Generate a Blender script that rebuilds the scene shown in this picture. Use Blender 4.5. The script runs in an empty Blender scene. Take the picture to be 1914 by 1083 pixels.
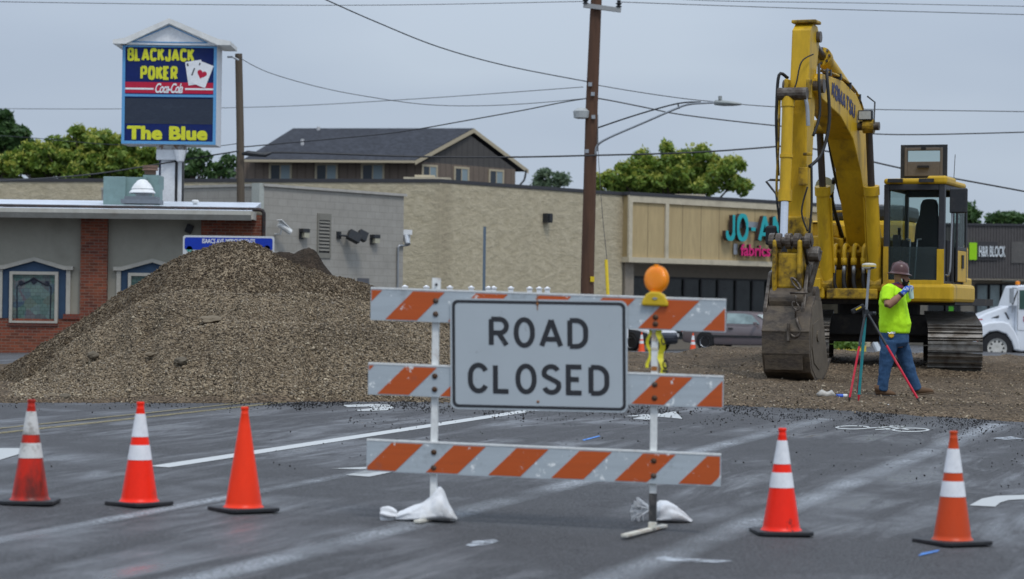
import bpy, bmesh, math, random
import numpy as np
from mathutils import Vector, Matrix, noise
PI = math.pi
random.seed(7); rng = np.random.default_rng(7)
S = bpy.context.scene
COL = S.collection
# ---------------------------------------------------------------- camera
F = 4600.0                       # focal length in photo pixels (photo 1914 wide)
CAM = Vector((0, 0, 1.75)); ROLL = .013; PITCH = 33.5 / F
fw = Vector((0, math.cos(PITCH), math.sin(PITCH))); up0 = Vector((0, -math.sin(PITCH), math.cos(PITCH))); rt0 = Vector((1, 0, 0))
RT = rt0 * math.cos(ROLL) + up0 * math.sin(ROLL); UP = up0 * math.cos(ROLL) - rt0 * math.sin(ROLL)
cd = bpy.data.cameras.new('camera'); cam = bpy.data.objects.new('camera', cd); COL.objects.link(cam)
cam.matrix_world = Matrix(((RT.x, UP.x, -fw.x, CAM.x), (RT.y, UP.y, -fw.y, CAM.y), (RT.z, UP.z, -fw.z, CAM.z), (0, 0, 0, 1)))
cd.sensor_width = 36; cd.lens = F / 1914 * 36; cd.clip_end = 3000; cd.clip_start = .1
cd.dof.use_dof = True; cd.dof.focus_distance = 30; cd.dof.aperture_fstop = 2.8
S.camera = cam
def W(px, py, d):                # world point at depth d seen at photo pixel
    return CAM + (fw + RT * ((px - 957) / F) - UP * ((py - 541.5) / F)) * d
# ---------------------------------------------------------------- world and sun (overcast)
S.view_settings.view_transform = 'Standard'; S.view_settings.look = 'None'; S.view_settings.exposure = 0; S.view_settings.gamma = 1
w = bpy.data.worlds.new('World'); S.world = w; w.use_nodes = True
nt = w.node_tree; nd = nt.nodes; lk = nt.links; nd.clear()
out = nd.new('ShaderNodeOutputWorld'); bg = nd.new('ShaderNodeBackground'); lk.new(bg.outputs[0], out.inputs[0])
sky = nd.new('ShaderNodeTexSky'); sky.sky_type = 'NISHITA'; sky.sun_disc = False
sky.sun_elevation = math.radians(58); sky.sun_rotation = math.radians(150)
skm = nd.new('ShaderNodeVectorMath'); skm.operation = 'SCALE'; skm.inputs[3].default_value = .1; lk.new(sky.outputs[0], skm.inputs[0])
tc = nd.new('ShaderNodeTexCoord'); mp = nd.new('ShaderNodeMapping'); mp.inputs['Scale'].default_value = (2.2, 2.2, 9)
lk.new(tc.outputs['Generated'], mp.inputs[0])
nz = nd.new('ShaderNodeTexNoise'); nz.inputs['Scale'].default_value = 1.5; nz.inputs['Detail'].default_value = 3; lk.new(mp.outputs[0], nz.inputs['Vector'])
rp = nd.new('ShaderNodeValToRGB'); rp.color_ramp.elements[0].position = .32; rp.color_ramp.elements[1].position = .68
rp.color_ramp.elements[0].color = (.40, .475, .60, 1); rp.color_ramp.elements[1].color = (.52, .60, .71, 1)
lk.new(nz.outputs['Fac'], rp.inputs[0])
sx = nd.new('ShaderNodeSeparateXYZ'); lk.new(tc.outputs['Generated'], sx.inputs[0])
mr = nd.new('ShaderNodeMapRange'); mr.inputs['From Min'].default_value = .1; mr.inputs['From Max'].default_value = .9
mr.inputs['To Min'].default_value = 1.0; mr.inputs['To Max'].default_value = 2.3; lk.new(sx.outputs[2], mr.inputs[0])
cm = nd.new('ShaderNodeVectorMath'); cm.operation = 'SCALE'; lk.new(rp.outputs[0], cm.inputs[0]); lk.new(mr.outputs[0], cm.inputs[3])
mx = nd.new('ShaderNodeMix'); mx.data_type = 'RGBA'; mx.inputs[0].default_value = .92
lk.new(skm.outputs[0], mx.inputs[6]); lk.new(cm.outputs[0], mx.inputs[7]); lk.new(mx.outputs[2], bg.inputs[0]); bg.inputs[1].default_value = 1
sl = bpy.data.lights.new('sun', 'SUN'); sl.energy = 1.5; sl.angle = math.radians(14); sl.color = (1, .96, .9)
so = bpy.data.objects.new('sun', sl); COL.objects.link(so); so.rotation_euler = (math.radians(30), 0, math.radians(25))
# ---------------------------------------------------------------- terrain
CR, SR = .948, .317              # the road runs 18.5 degrees to the right of the view
def UV(x, y): return x * CR - y * SR, x * SR + y * CR
def sstep(a, b, t):
    t = min(1, max(0, (t - a) / (b - a))); return t * t * (3 - 2 * t)
def H(x, y):
    u = x * CR - y * SR
    z = -.023 * max(u, -11.8) + .0122 * min(y, 50)
    if u < -11.8: z -= .0187 * min(-11.8 - u, 20)
    z -= .42 * sstep(50, 82, y) * sstep(-9, -2, x)
    return z
def G(px, py, lift=0):           # ground point seen at photo pixel
    r = fw + RT * ((px - 957) / F) - UP * ((py - 541.5) / F)
    a, b = 3.0, None; t = 3.0
    while t < 300:
        p = CAM + r * t
        if p.z < H(p.x, p.y) + lift: b = t; break
        a = t; t += .5
    if b is None: return CAM + r * 150
    for _ in range(30):
        m = (a + b) / 2; p = CAM + r * m
        if p.z < H(p.x, p.y) + lift: b = m
        else: a = m
    return CAM + r * b
def onground(px, d):             # ground point under pixel column at depth d
    p = W(px, 560, d); return Vector((p.x, p.y, H(p.x, p.y)))
def interp(x, pts):
    if x <= pts[0][0]: return pts[0][1]
    for (a, b), (c, e) in zip(pts, pts[1:]):
        if x <= c: return b + (e - b) * (x - a) / (c - a)
    return pts[-1][1]
# ---------------------------------------------------------------- helpers
class MB:
    T0 = Matrix.Identity(4)
    def __init__(s): s.v = []; s.f = []; s.m = []; s.T = MB.T0.copy(); s.k = 0
    def add(s, vs, fs, k=None):
        n = len(s.v); k = s.k if k is None else k
        s.v += [s.T @ Vector(p) for p in vs]
        for f in fs: s.f.append([i + n for i in f]); s.m.append(k)
        return s
    def box(s, c, d, R=None, k=None, tap=(1, 1)):
        c = Vector(c); vs = []
        for z in (-1, 1):
            tx, ty = tap if z > 0 else (1, 1)
            for x, y in ((-1, -1), (1, -1), (1, 1), (-1, 1)):
                p = Vector((x * d[0] / 2 * tx, y * d[1] / 2 * ty, z * d[2] / 2))
                if R is not None: p = R @ p
                vs.append(c + p)
        return s.add(vs, [(3, 2, 1, 0), (4, 5, 6, 7), (0, 1, 5, 4), (1, 2, 6, 5), (2, 3, 7, 6), (3, 0, 4, 7)], k)
    def bb(s, a, b, k=None):
        return s.box([(a[i] + b[i]) / 2 for i in range(3)], [abs(b[i] - a[i]) for i in range(3)], None, k)
    def loft(s, rings, cap=True, k=None, closed=True):
        n = len(rings[0]); vs = [p for r in rings for p in r]; fs = []
        for i in range(len(rings) - 1):
            for j in range(n if closed else n - 1):
                a = i * n + j; b = i * n + (j + 1) % n; fs.append((a, b, b + n, a + n))
        if cap: fs.append(tuple(range(n))[::-1]); fs.append(tuple(range((len(rings) - 1) * n, len(rings) * n)))
        return s.add(vs, fs, k)
    def cyl(s, a, b, r, r2=None, n=12, k=None, cap=True):
        return s.tube([a, b], [r, r if r2 is None else r2], n, k, cap)
    def tube(s, pts, r, n=8, k=None, cap=True, flat=None):
        pts = [Vector(p) for p in pts]; R = r if isinstance(r, (list, tuple)) else [r] * len(pts)
        rings = []; ref = None
        for i, p in enumerate(pts):
            t = (pts[min(i + 1, len(pts) - 1)] - pts[max(i - 1, 0)]).normalized()
            if ref is None:
                ref = t.orthogonal().normalized()
                if flat is not None: ref = (Vector(flat) - t * Vector(flat).dot(t)).normalized()
            ref = (ref - t * ref.dot(t)).normalized(); q = t.cross(ref)
            rr = R[i] if isinstance(R[i], (tuple, list)) else (R[i], R[i])
            rings.append([p + ref * math.cos(2 * PI * j / n) * rr[0] + q * math.sin(2 * PI * j / n) * rr[1] for j in range(n)])
        return s.loft(rings, cap, k)
    def lathe(s, c, prof, n=24, k=None, axis=None, cap=True):
        c = Vector(c); A = Vector(axis or (0, 0, 1)).normalized(); e = A.orthogonal().normalized(); g = A.cross(e)
        return s.loft([[c + A * z + (e * math.cos(2 * PI * j / n) + g * math.sin(2 * PI * j / n)) * max(r, 1e-4) for j in range(n)] for r, z in prof], cap, k)
    def prism(s, poly, a, b, axis='x', k=None):   # polygon in the two other axes, from a to b along axis
        def mk(p, t):
            return {'x': (t, p[0], p[1]), 'y': (p[0], t, p[1]), 'z': (p[0], p[1], t)}[axis]
        n = len(poly); vs = [mk(p, a) for p in poly] + [mk(p, b) for p in poly]
        fs = [tuple(range(n)), tuple(range(n, 2 * n))[::-1]] + [(i, i + n, (i + 1) % n + n, (i + 1) % n) for i in range(n)]
        return s.add(vs, fs, k)
    def quad(s, a, b, c, d, k=None): return s.add([a, b, c, d], [(0, 1, 2, 3)], k)
    def text(s, txt, origin, right, upv, w, h, k=None, ext=.004, bold=0, shear=0, space=1.0):
        cu = bpy.data.curves.new('t', 'FONT'); cu.body = txt; cu.size = 1; cu.offset = bold; cu.shear = shear; cu.space_character = space; cu.resolution_u = 4
        o = bpy.data.objects.new('t', cu); COL.objects.link(o); bpy.context.view_layer.update()
        me = o.evaluated_get(bpy.context.evaluated_depsgraph_get()).to_mesh()
        vs = [v.co.copy() for v in me.vertices]; fs = [tuple(p.vertices) for p in me.polygons]
        o.evaluated_get(bpy.context.evaluated_depsgraph_get()).to_mesh_clear()
        bpy.data.objects.remove(o); bpy.data.curves.remove(cu)
        x0 = min(v.x for v in vs); x1 = max(v.x for v in vs); y0 = min(v.y for v in vs); y1 = max(v.y for v in vs)
        R = Vector(right).normalized(); U = Vector(upv).normalized(); N = R.cross(U); O = Vector(origin)
        ws = [O + R * ((v.x - x0) / (x1 - x0) * w) + U * ((v.y - y0) / (y1 - y0) * h) for v in vs]
        n = len(ws); # thin raised letters: front face plus a skirt from boundary edges
        ed = {}
        for f in fs:
            for i in range(len(f)):
                e = (f[i], f[(i + 1) % len(f)]); ed[e] = 1
        fr = [p + N * ext for p in ws]
        sk = [(a, b, b + n, a + n) for (a, b) in ed if (b, a) not in ed]
        return s.add(ws + fr, [tuple(i + n for i in f) for f in fs] + sk, k)
    def boldtext(s, txt, origin, right, upv, w, h, sh=.02, k=None, ext=.004, bold=.02, space=1.0):
        R = Vector(right).normalized(); U = Vector(upv).normalized(); N_ = R.cross(U)
        for i, (a, c) in enumerate(((0, 0), (sh, 0), (sh / 2, sh / 2), (sh / 2, 0), (sh / 4, sh / 2), (sh * .75, sh / 2))): s.text(txt, Vector(origin) + R * a + U * c + N_ * .0006 * i, right, upv, w - sh, h - sh / 2, k, ext, bold, 0, space)
        return s
    def build(s, name, mats, parent=None, smooth=False, bevel=0, world=False, loc=None, recalc=False):
        me = bpy.data.meshes.new(name)
        if parent is not None and world:
            I = FR[parent.name].inverted(); vs = [I @ p for p in s.v]
        elif loc is not None:
            L = Vector(loc); vs = [p - L for p in s.v]
        else: vs = s.v
        me.from_pydata([tuple(v) for v in vs], [], s.f)
        if not isinstance(mats, (list, tuple)): mats = [mats]
        for m in mats: me.materials.append(m)
        me.polygons.foreach_set('material_index', s.m)
        if recalc or not smooth:
            b = bmesh.new(); b.from_mesh(me); bmesh.ops.recalc_face_normals(b, faces=b.faces); b.to_mesh(me); b.free()
        if smooth: me.polygons.foreach_set('use_smooth', [True] * len(me.polygons))
        me.update()
        o = bpy.data.objects.new(name, me); COL.objects.link(o)
        if parent is not None: o.parent = parent; FR[o.name] = FR[parent.name]
        elif loc is not None: o.location = loc
        if parent is None: FR[o.name] = Matrix.Translation(Vector(loc)) if loc is not None else Matrix.Identity(4)
        if smooth == 'auto':
            try: me.set_sharp_from_angle(angle=math.radians(35))
            except Exception: pass
        if bevel:
            md = o.modifiers.new('bevel', 'BEVEL'); md.width = bevel; md.segments = 2; md.limit_method = 'ANGLE'; md.angle_limit = math.radians(40)
        return o
FR = {}
def tag(o, label=None, cat=None, group=None, kind=None):
    if label: o['label'] = label
    if cat: o['category'] = cat
    if group: o['group'] = group
    if kind: o['kind'] = kind
    return o
def thing(name, label, cat, loc, rz=0, group=None, M=None):
    o = bpy.data.objects.new(name, None); o.empty_display_size = .3; COL.objects.link(o)
    M = M if M is not None else Matrix.Translation(Vector(loc)) @ Matrix.Rotation(rz, 4, 'Z')
    o.matrix_world = M; FR[o.name] = M
    return tag(o, label, cat, group)
def copy_tree(o, parent=None):
    c = o.copy(); COL.objects.link(c)
    if parent: c.parent = parent
    for ch in [x for x in COL.objects if x.parent == o]: copy_tree(ch, c)
    return c
def smoothpts(p, n=6):
    p = [Vector(q) for q in p]; o = []
    for i in range(len(p) - 1):
        a = p[max(i - 1, 0)]; b = p[i]; c = p[i + 1]; d = p[min(i + 2, len(p) - 1)]
        for j in range(n):
            t = j / n; o.append(.5 * ((2 * b) + (c - a) * t + (2 * a - 5 * b + 4 * c - d) * t * t + (3 * b - a - 3 * c + d) * t ** 3))
    o.append(p[-1]); return o
# block capitals drawn as strokes on a unit cap height
def arc(cx, cy, rx, ry, a0, a1, n=14): return [(cx + rx * math.cos(math.radians(a0 + (a1 - a0) * i / n)), cy + ry * math.sin(math.radians(a0 + (a1 - a0) * i / n))) for i in range(n + 1)]
def oval(w_): r = w_ / 2; return arc(r, 1 - .46, r, .46, 0, 180) + arc(r, .46, r, .46, 180, 360) + [(w_, .54)]
LT = {'R': (.60, [[(0, 0), (0, 1)], [(0, 1), (.30, 1)] + arc(.32, .735, .26, .265, 90, -90) + [(0, .47)], [(.28, .47), (.58, 0)]]),
      'O': (.62, [oval(.62)]), 'A': (.72, [[(0, 0), (.36, 1)], [(.36, 1), (.72, 0)], [(.12, .26), (.60, .26)]]),
      'D': (.60, [[(0, 0), (0, 1)], [(0, 1), (.22, 1)] + arc(.24, .62, .36, .38, 90, 0) + arc(.24, .38, .36, .38, 0, -90) + [(0, 0)]]),
      'C': (.60, [arc(.31, .60, .31, .40, 28, 180) + arc(.31, .40, .31, .40, 180, 332)]), 'L': (.50, [[(0, 1), (0, 0), (.50, 0)]]),
      'S': (.58, [arc(.29, .745, .27, .255, 25, 200, 12) + [(.12, .60), (.44, .44)] + arc(.30, .265, .28, .265, 20, -160, 12)]),
      'E': (.50, [[(.50, 1), (0, 1), (0, 0), (.50, 0)], [(0, .52), (.40, .52)]]),
      'B': (.58, [[(0, 0), (0, 1)], [(0, 1), (.3, 1)] + arc(.3, .765, .24, .235, 90, -90) + [(0, .53)], [(0, .53), (.3, .53)] + arc(.3, .265, .28, .265, 90, -90) + [(0, 0)]]),
      'K': (.58, [[(0, 0), (0, 1)], [(.56, 1), (.05, .42)], [(.2, .6), (.58, 0)]]), 'J': (.48, [[(.46, 1), (.46, .25)] + arc(.24, .25, .22, .25, 0, -180) + [(.02, .34)]]),
      'P': (.58, [[(0, 0), (0, 1)], [(0, 1), (.30, 1)] + arc(.32, .72, .26, .28, 90, -90) + [(0, .44)]]), 'M': (.80, [[(0, 0), (0, 1)], [(.0, 1), (.4, .1), (.8, 1)], [(.8, 1), (.8, 0)]]),
      'T': (.60, [[(0, 1), (.60, 1)], [(.3, 1), (.3, 0)]]), 'U': (.60, [[(0, 1), (0, .3)] + arc(.3, .3, .3, .3, 180, 360) + [(.6, 1)]]), 'N': (.62, [[(0, 0), (0, 1)], [(0, 1), (.62, 0)], [(.62, 0), (.62, 1)]]), '-': (.3, [[(0, .45), (.3, .45)]]), ' ': (.3, [])}
def capsword(b, txt, origin, right, upv, w, h, sw, ext=.006, k=None, gapf=.3):
    R = Vector(right).normalized(); U = Vector(upv).normalized(); Nn = R.cross(U); O = Vector(origin); sv = min(sw, h * .24); gap = sw * gapf; n = len(txt)
    sx_ = (w - sw * n - gap * (n - 1)) / sum(LT[c][0] for c in txt); x = 0
    for ci, c in enumerate(txt):
        for si, st in enumerate(LT[c][1]):
            pts = [Vector((x + sw / 2 + p[0] * sx_, sv / 2 + p[1] * (h - sv))) for p in st]; m_ = len(pts); Lp = []; Rp = []
            for i, p in enumerate(pts):
                d1_ = (p - pts[i - 1]).normalized() if i > 0 else (pts[1] - p).normalized(); d2_ = (pts[i + 1] - p).normalized() if i < m_ - 1 else d1_
                n1 = Vector((-d1_.y, d1_.x)); n2 = Vector((-d2_.y, d2_.x)); mt = (n1 + n2); mt = mt.normalized() if mt.length > .2 else n1
                hw_ = (sw * abs(mt.x) + sv * abs(mt.y)) / 2; l = hw_ / max(.6, mt.dot(n1)); a = p + mt * l; q = p - mt * l
                for z in (a, q): z.y = min(h, max(0, z.y))
                Lp.append(a); Rp.append(q)
            e_ = ext + .0005 * ((ci + si * 2) % 5)
            for i in range(m_ - 1):
                f4 = [O + R * v.x + U * v.y for v in (Lp[i], Lp[i + 1], Rp[i + 1], Rp[i])]; b.add(f4 + [v + Nn * e_ for v in f4], [(4, 5, 6, 7), (0, 1, 5, 4), (2, 3, 7, 6), (1, 2, 6, 5), (3, 0, 4, 7)], k)
        x += LT[c][0] * sx_ + sw + gap
    return b
# ---------------------------------------------------------------- materials
def newmat(name):
    m = bpy.data.materials.new(name); m.use_nodes = True; t = m.node_tree; t.nodes.clear()
    o = t.nodes.new('ShaderNodeOutputMaterial'); b = t.nodes.new('ShaderNodeBsdfPrincipled'); t.links.new(b.outputs[0], o.inputs[0])
    return m, t, b, o
def N(t, ty, **kw):
    n = t.nodes.new(ty)
    for k, v in kw.items():
        if k.startswith('i_'): n.inputs[k[2:].replace('_', ' ')].default_value = v
        else: setattr(n, k, v)
    return n
def mixc(t, fac, a, b, mode='MIX'):
    n = t.nodes.new('ShaderNodeMix'); n.data_type = 'RGBA'; n.blend_type = mode
    for s, v in ((0, fac), (6, a), (7, b)):
        if hasattr(v, 'node'): t.links.new(v, n.inputs[s])
        else: n.inputs[s].default_value = (*v, 1) if isinstance(v, (tuple, list)) and len(v) == 3 else v
    return n.outputs[2]
def coord(t, scale=(1, 1, 1), kind='Object', rot=(0, 0, 0)):
    c = t.nodes.new('ShaderNodeTexCoord'); m = t.nodes.new('ShaderNodeMapping'); m.inputs['Scale'].default_value = scale; m.inputs['Rotation'].default_value = rot
    if kind == 'World':
        g = t.nodes.new('ShaderNodeNewGeometry'); t.links.new(g.outputs['Position'], m.inputs[0])
    else: t.links.new(c.outputs[kind], m.inputs[0])
    return m.outputs[0]
def noise_(t, vec, scale, detail=4, rough=.6, lo=.4, hi=.6, dist=0):
    n = t.nodes.new('ShaderNodeTexNoise'); n.inputs['Scale'].default_value = scale; n.inputs['Detail'].default_value = detail; n.inputs['Roughness'].default_value = rough
    n.inputs['Distortion'].default_value = dist
    t.links.new(vec, n.inputs['Vector']); r = t.nodes.new('ShaderNodeMapRange'); r.inputs[1].default_value = lo; r.inputs[2].default_value = hi; t.links.new(n.outputs['Fac'], r.inputs[0])
    return r.outputs[0]
def math_(t, op, a, b=0):
    n = t.nodes.new('ShaderNodeMath'); n.operation = op; n.use_clamp = False
    for i, v in enumerate((a, b)):
        if hasattr(v, 'node'): t.links.new(v, n.inputs[i])
        else: n.inputs[i].default_value = v
    return n.outputs[0]
def bump(t, b, h, strength=.3, dist=.02):
    n = t.nodes.new('ShaderNodeBump'); n.inputs['Strength'].default_value = strength; n.inputs['Distance'].default_value = dist
    t.links.new(h, n.inputs['Height']); t.links.new(n.outputs[0], b.inputs['Normal'])
def mat(name, col, rough=.6, metal=0, dirt=None, dirtamt=.4, scale=6, fine=.12, spec=.3, bumps=0, lo=.5, hi=.75, streak=1, coat=0):
    m, t, b, o = newmat(name); b.inputs['Roughness'].default_value = rough; b.inputs['Metallic'].default_value = metal
    b.inputs['Specular IOR Level'].default_value = spec; b.inputs['Coat Weight'].default_value = coat
    v = coord(t, (1, 1, 1 / streak)); g = noise_(t, v, scale * 4, 5, .65, .3, .7)
    c = mixc(t, g, tuple(x * (1 - fine) for x in col), tuple(min(1, x * (1 + fine)) for x in col))
    if dirt:
        d = noise_(t, v, scale, 6, .68, lo, hi); d = math_(t, 'MULTIPLY', d, dirtamt); c = mixc(t, d, c, dirt)
    t.links.new(c, b.inputs['Base Color'])
    if bumps: bump(t, b, g, bumps, .01)
    return m
def glass(name, col=(.02, .025, .03), rough=.06, mirror=.0):
    m, t, b, o = newmat(name); v = coord(t); g = noise_(t, v, 1.5, 4, .6, .35, .7)
    t.links.new(mixc(t, g, col, tuple(x * 2.2 + .01 for x in col)), b.inputs['Base Color']); b.inputs['Roughness'].default_value = rough; b.inputs['Specular IOR Level'].default_value = .35; return m
def seeglass(name, tint=(.8, .88, .86), a=.35, rough=.05):
    m, t, b, o = newmat(name); b.inputs['Base Color'].default_value = (.06, .075, .075, 1); b.inputs['Roughness'].default_value = rough; b.inputs['Specular IOR Level'].default_value = .3
    tr = t.nodes.new('ShaderNodeBsdfTransparent'); tr.inputs[0].default_value = (*tint, 1); mx = t.nodes.new('ShaderNodeMixShader'); mx.inputs[0].default_value = a
    t.links.new(tr.outputs[0], mx.inputs[1]); t.links.new(b.outputs[0], mx.inputs[2]); t.links.new(mx.outputs[0], o.inputs[0]); return m
def brickmat(name, c1, c2, mortar, bw, bh, ms=.012, vec=None, rough=.8, bumpd=.3, dirt=None):
    m, t, b, o = newmat(name); v = coord(t, (1, 1, 1), 'UV')
    k = t.nodes.new('ShaderNodeTexBrick'); t.links.new(v, k.inputs[0]); k.inputs['Color1'].default_value = (*c1, 1); k.inputs['Color2'].default_value = (*c2, 1); k.inputs['Mortar'].default_value = (*mortar, 1)
    k.inputs['Scale'].default_value = 1; k.inputs['Brick Width'].default_value = bw; k.inputs['Row Height'].default_value = bh; k.inputs['Mortar Size'].default_value = ms; k.inputs['Bias'].default_value = 0
    g = noise_(t, v, 2.2, 5, .65, .3, .75); c = mixc(t, math_(t, 'MULTIPLY', g, .35), k.outputs[0], dirt or tuple(x * .5 for x in c1))
    g2 = noise_(t, v, 30, 3, .6, .3, .7); c = mixc(t, math_(t, 'MULTIPLY', g2, .25), c, tuple(x * .6 for x in c2))
    t.links.new(c, b.inputs['Base Color']); b.inputs['Roughness'].default_value = rough; b.inputs['Specular IOR Level'].default_value = .2
    bump(t, b, math_(t, 'SUBTRACT', 1, k.outputs['Fac']), bumpd, .01); return m
def uvbox(o, sc=1.0):           # metric UVs: u along the horizontal run of each face, v up
    me = o.data; uv = me.uv_layers.new(name='UVMap')
    for p in me.polygons:
        n = p.normal
        if abs(n.z) > .8: a, b = Vector((1, 0, 0)), Vector((0, 1, 0))
        else:
            a = Vector((-n.y, n.x, 0)); a = a.normalized() if a.length > 1e-6 else Vector((1, 0, 0)); b = Vector((0, 0, 1))
        for li in p.loop_indices:
            c = me.vertices[me.loops[li].vertex_index].co; uv.data[li].uv = (c.dot(a) * sc, c.dot(b) * sc)
    return o
M_white = mat('white_paint', (.72, .73, .72), .5, dirt=(.25, .2, .14), dirtamt=.35, scale=5)
M_black = mat('black_rubber', (.018, .018, .02), .6)
M_dark = mat('dark_metal', (.035, .038, .042), .45, .3, dirt=(.12, .1, .08), dirtamt=.4)
M_steel = mat('galvanised_steel', (.38, .40, .42), .4, .7, dirt=(.2, .19, .17), dirtamt=.4)
M_wood = mat('pole_wood', (.105, .055, .034), .85, dirt=(.04, .025, .018), dirtamt=.8, scale=7, streak=12, bumps=.5)
M_woodg = mat('grey_pole_wood', (.12, .095, .07), .85, dirt=(.05, .04, .03), dirtamt=.8, scale=7, streak=12, bumps=.5)
M_wire = mat('wire_black', (.03, .032, .036), .6)
# ================================================================ ground
def asphalt(name, base=(.080, .080, .083), patch=True):
    m, t, b, o = newmat(name); v = coord(t, (1, 1, 1), 'World')
    vr0 = coord(t, (1, 1, 1), 'World', (0, 0, math.radians(18.5))); mp_ = t.nodes.new('ShaderNodeMapping'); mp_.inputs['Scale'].default_value = (1.7, .24, 1); t.links.new(vr0, mp_.inputs[0]); vr = mp_.outputs[0]   # drawn out along the road
    grain = noise_(t, v, 55, 4, .85, .37, .63); mid = noise_(t, v, 2.2, 5, .6, .3, .7); wet = noise_(t, vr, 1.5, 7, .68, .44, .66, .6)
    wet2 = noise_(t, vr0, .30, 4, .6, .42, .58)
    c = mixc(t, grain, tuple(x * .12 for x in base), tuple(x * 1.95 for x in base)); c = mixc(t, math_(t, 'MULTIPLY', mid, .5), c, tuple(x * 1.35 for x in base))
    vs = coord(t, (1, 1, 1), 'World'); stone = N(t, 'ShaderNodeTexVoronoi', i_Scale=75.0); t.links.new(vs, stone.inputs['Vector'])
    r = N(t, 'ShaderNodeMapRange'); r.inputs[1].default_value = .12; r.inputs[2].default_value = .2; r.inputs[3].default_value = 1; r.inputs[4].default_value = 0; t.links.new(stone.outputs['Distance'], r.inputs[0])
    c = mixc(t, math_(t, 'MULTIPLY', r.outputs[0], .5), c, (.2, .19, .18))
    W_ = math_(t, 'MULTIPLY', wet, wet2); c = mixc(t, math_(t, 'MULTIPLY', W_, .45), c, tuple(x * .5 for x in base)); t.links.new(c, b.inputs['Base Color'])
    rr = N(t, 'ShaderNodeMapRange'); rr.inputs[3].default_value = .66; rr.inputs[4].default_value = .16; t.links.new(W_, rr.inputs[0]); t.links.new(rr.outputs[0], b.inputs['Roughness'])
    sp_ = N(t, 'ShaderNodeMapRange'); sp_.inputs[3].default_value = .10; sp_.inputs[4].default_value = .8; t.links.new(W_, sp_.inputs[0]); t.links.new(sp_.outputs[0], b.inputs['Specular IOR Level'])
    st = N(t, 'ShaderNodeMapRange'); st.inputs[3].default_value = .8; st.inputs[4].default_value = .1; t.links.new(W_, st.inputs[0])
    n = t.nodes.new('ShaderNodeBump'); n.inputs['Distance'].default_value = .006; t.links.new(st.outputs[0], n.inputs['Strength']); t.links.new(grain, n.inputs['Height']); t.links.new(n.outputs[0], b.inputs['Normal'])
    return m
M_asph = asphalt('wet_asphalt')
def axis_pts(lo, hi, fine_lo, fine_hi, st):
    a = list(np.arange(fine_lo, fine_hi + .01, st)); s = st; x = fine_lo
    while x > lo: s *= 1.5; x -= s; a.insert(0, x)
    s = st; x = fine_hi
    while x < hi: s *= 1.5; x += s; a.append(x)
    return a
xs = axis_pts(-700, 700, -25, 30, .6); ys = axis_pts(-60, 1500, 0, 100, .6)
g = MB(); g.v = [Vector((x, y, H(x, y))) for y in ys for x in xs]; n = len(xs)
g.f = [(j * n + i, j * n + i + 1, (j + 1) * n + i + 1, (j + 1) * n + i) for j in range(len(ys) - 1) for i in range(n - 1)]; g.m = [0] * len(g.f)
tag(g.build('road', M_asph, smooth=True), kind='structure')
# painted road markings -------------------------------------------------
def worn(name, col, wear=.5, scale=25, soft=False):
    m, t, b, o = newmat(name); v = coord(t, (1, 1, 1), 'World'); b.inputs['Base Color'].default_value = (*col, 1); b.inputs['Roughness'].default_value = .6
    a = noise_(t, v, scale, 5, .75, wear - .12, wear + .12); a = math_(t, 'SUBTRACT', 1, a)
    if soft:
        c = coord(t, (1, 1, 1), 'UV'); s = t.nodes.new('ShaderNodeSeparateXYZ'); t.links.new(c, s.inputs[0])
        e = math_(t, 'SINE', math_(t, 'MULTIPLY', s.outputs[0], PI), 0); a = math_(t, 'MULTIPLY', a, e)
        a = math_(t, 'MULTIPLY', a, noise_(t, v, .8, 3, .5, .25, .6))
    tr = t.nodes.new('ShaderNodeBsdfTransparent'); mx = t.nodes.new('ShaderNodeMixShader'); t.links.new(a, mx.inputs[0]); t.links.new(tr.outputs[0], mx.inputs[1]); t.links.new(b.outputs[0], mx.inputs[2]); t.links.new(mx.outputs[0], o.inputs[0]); return m
M_mark = worn('road_paint_white', (.47, .48, .47), .80, 30); M_mark2 = worn('arrow_paint_white', (.42, .43, .42), .88, 14); M_markw = worn('road_paint_worn', (.36, .38, .40), .52, 45, True); M_yel = worn('road_paint_yellow', (.24, .19, .07), .52, 30); M_blue = worn('survey_paint_blue', (.05, .2, .55), .6, 30)
def strip(name, u0, u1, v0, v1, m, lift=.004):
    b = MB(); nn = int((v1 - v0) / .5) + 2; uvs = []
    for i in range(nn):
        v = v0 + (v1 - v0) * i / (nn - 1)
        for u in (u0, (u0 + u1) / 2, u1):
            x = u * CR + v * SR; y = -u * SR + v * CR; b.v.append(Vector((x, y, H(x, y) + lift))); uvs.append(((u - u0) / (u1 - u0), v))
    for i in range(nn - 1):
        for j in range(2): a = i * 3 + j; b.f.append((a, a + 1, a + 4, a + 3)); b.m.append(0)
    o = b.build(name, m); uv = o.data.uv_layers.new(name='UVMap')
    for l in o.data.loops: uv.data[l.index].uv = uvs[l.vertex_index]
    return tag(o, kind='structure')
def pv(px, py): p = G(px, py); return UV(p.x, p.y)
ua, va = pv(296, 873); ub, vb = pv(965, 772); u_ = (ua + ub) / 2
strip('lane_line', u_ - .085, u_ + .085, va, vb + 6, M_mark)
b1 = pv(640, 1018); b2 = pv(1505, 791); strip('worn_lane_line', (b1[0] + b2[0]) / 2 - .16, (b1[0] + b2[0]) / 2 + .16, 5, b2[1] + 1, M_markw)
c1 = pv(1480, 950); c2 = pv(1840, 801); strip('worn_bike_lane_line', (c1[0] + c2[0]) / 2 - .17, (c1[0] + c2[0]) / 2 + .17, 5, c2[1] + 1, M_markw)
y1 = pv(0, 805); y2 = pv(380, 765); uy = (y1[0] + y2[0]) / 2
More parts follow.
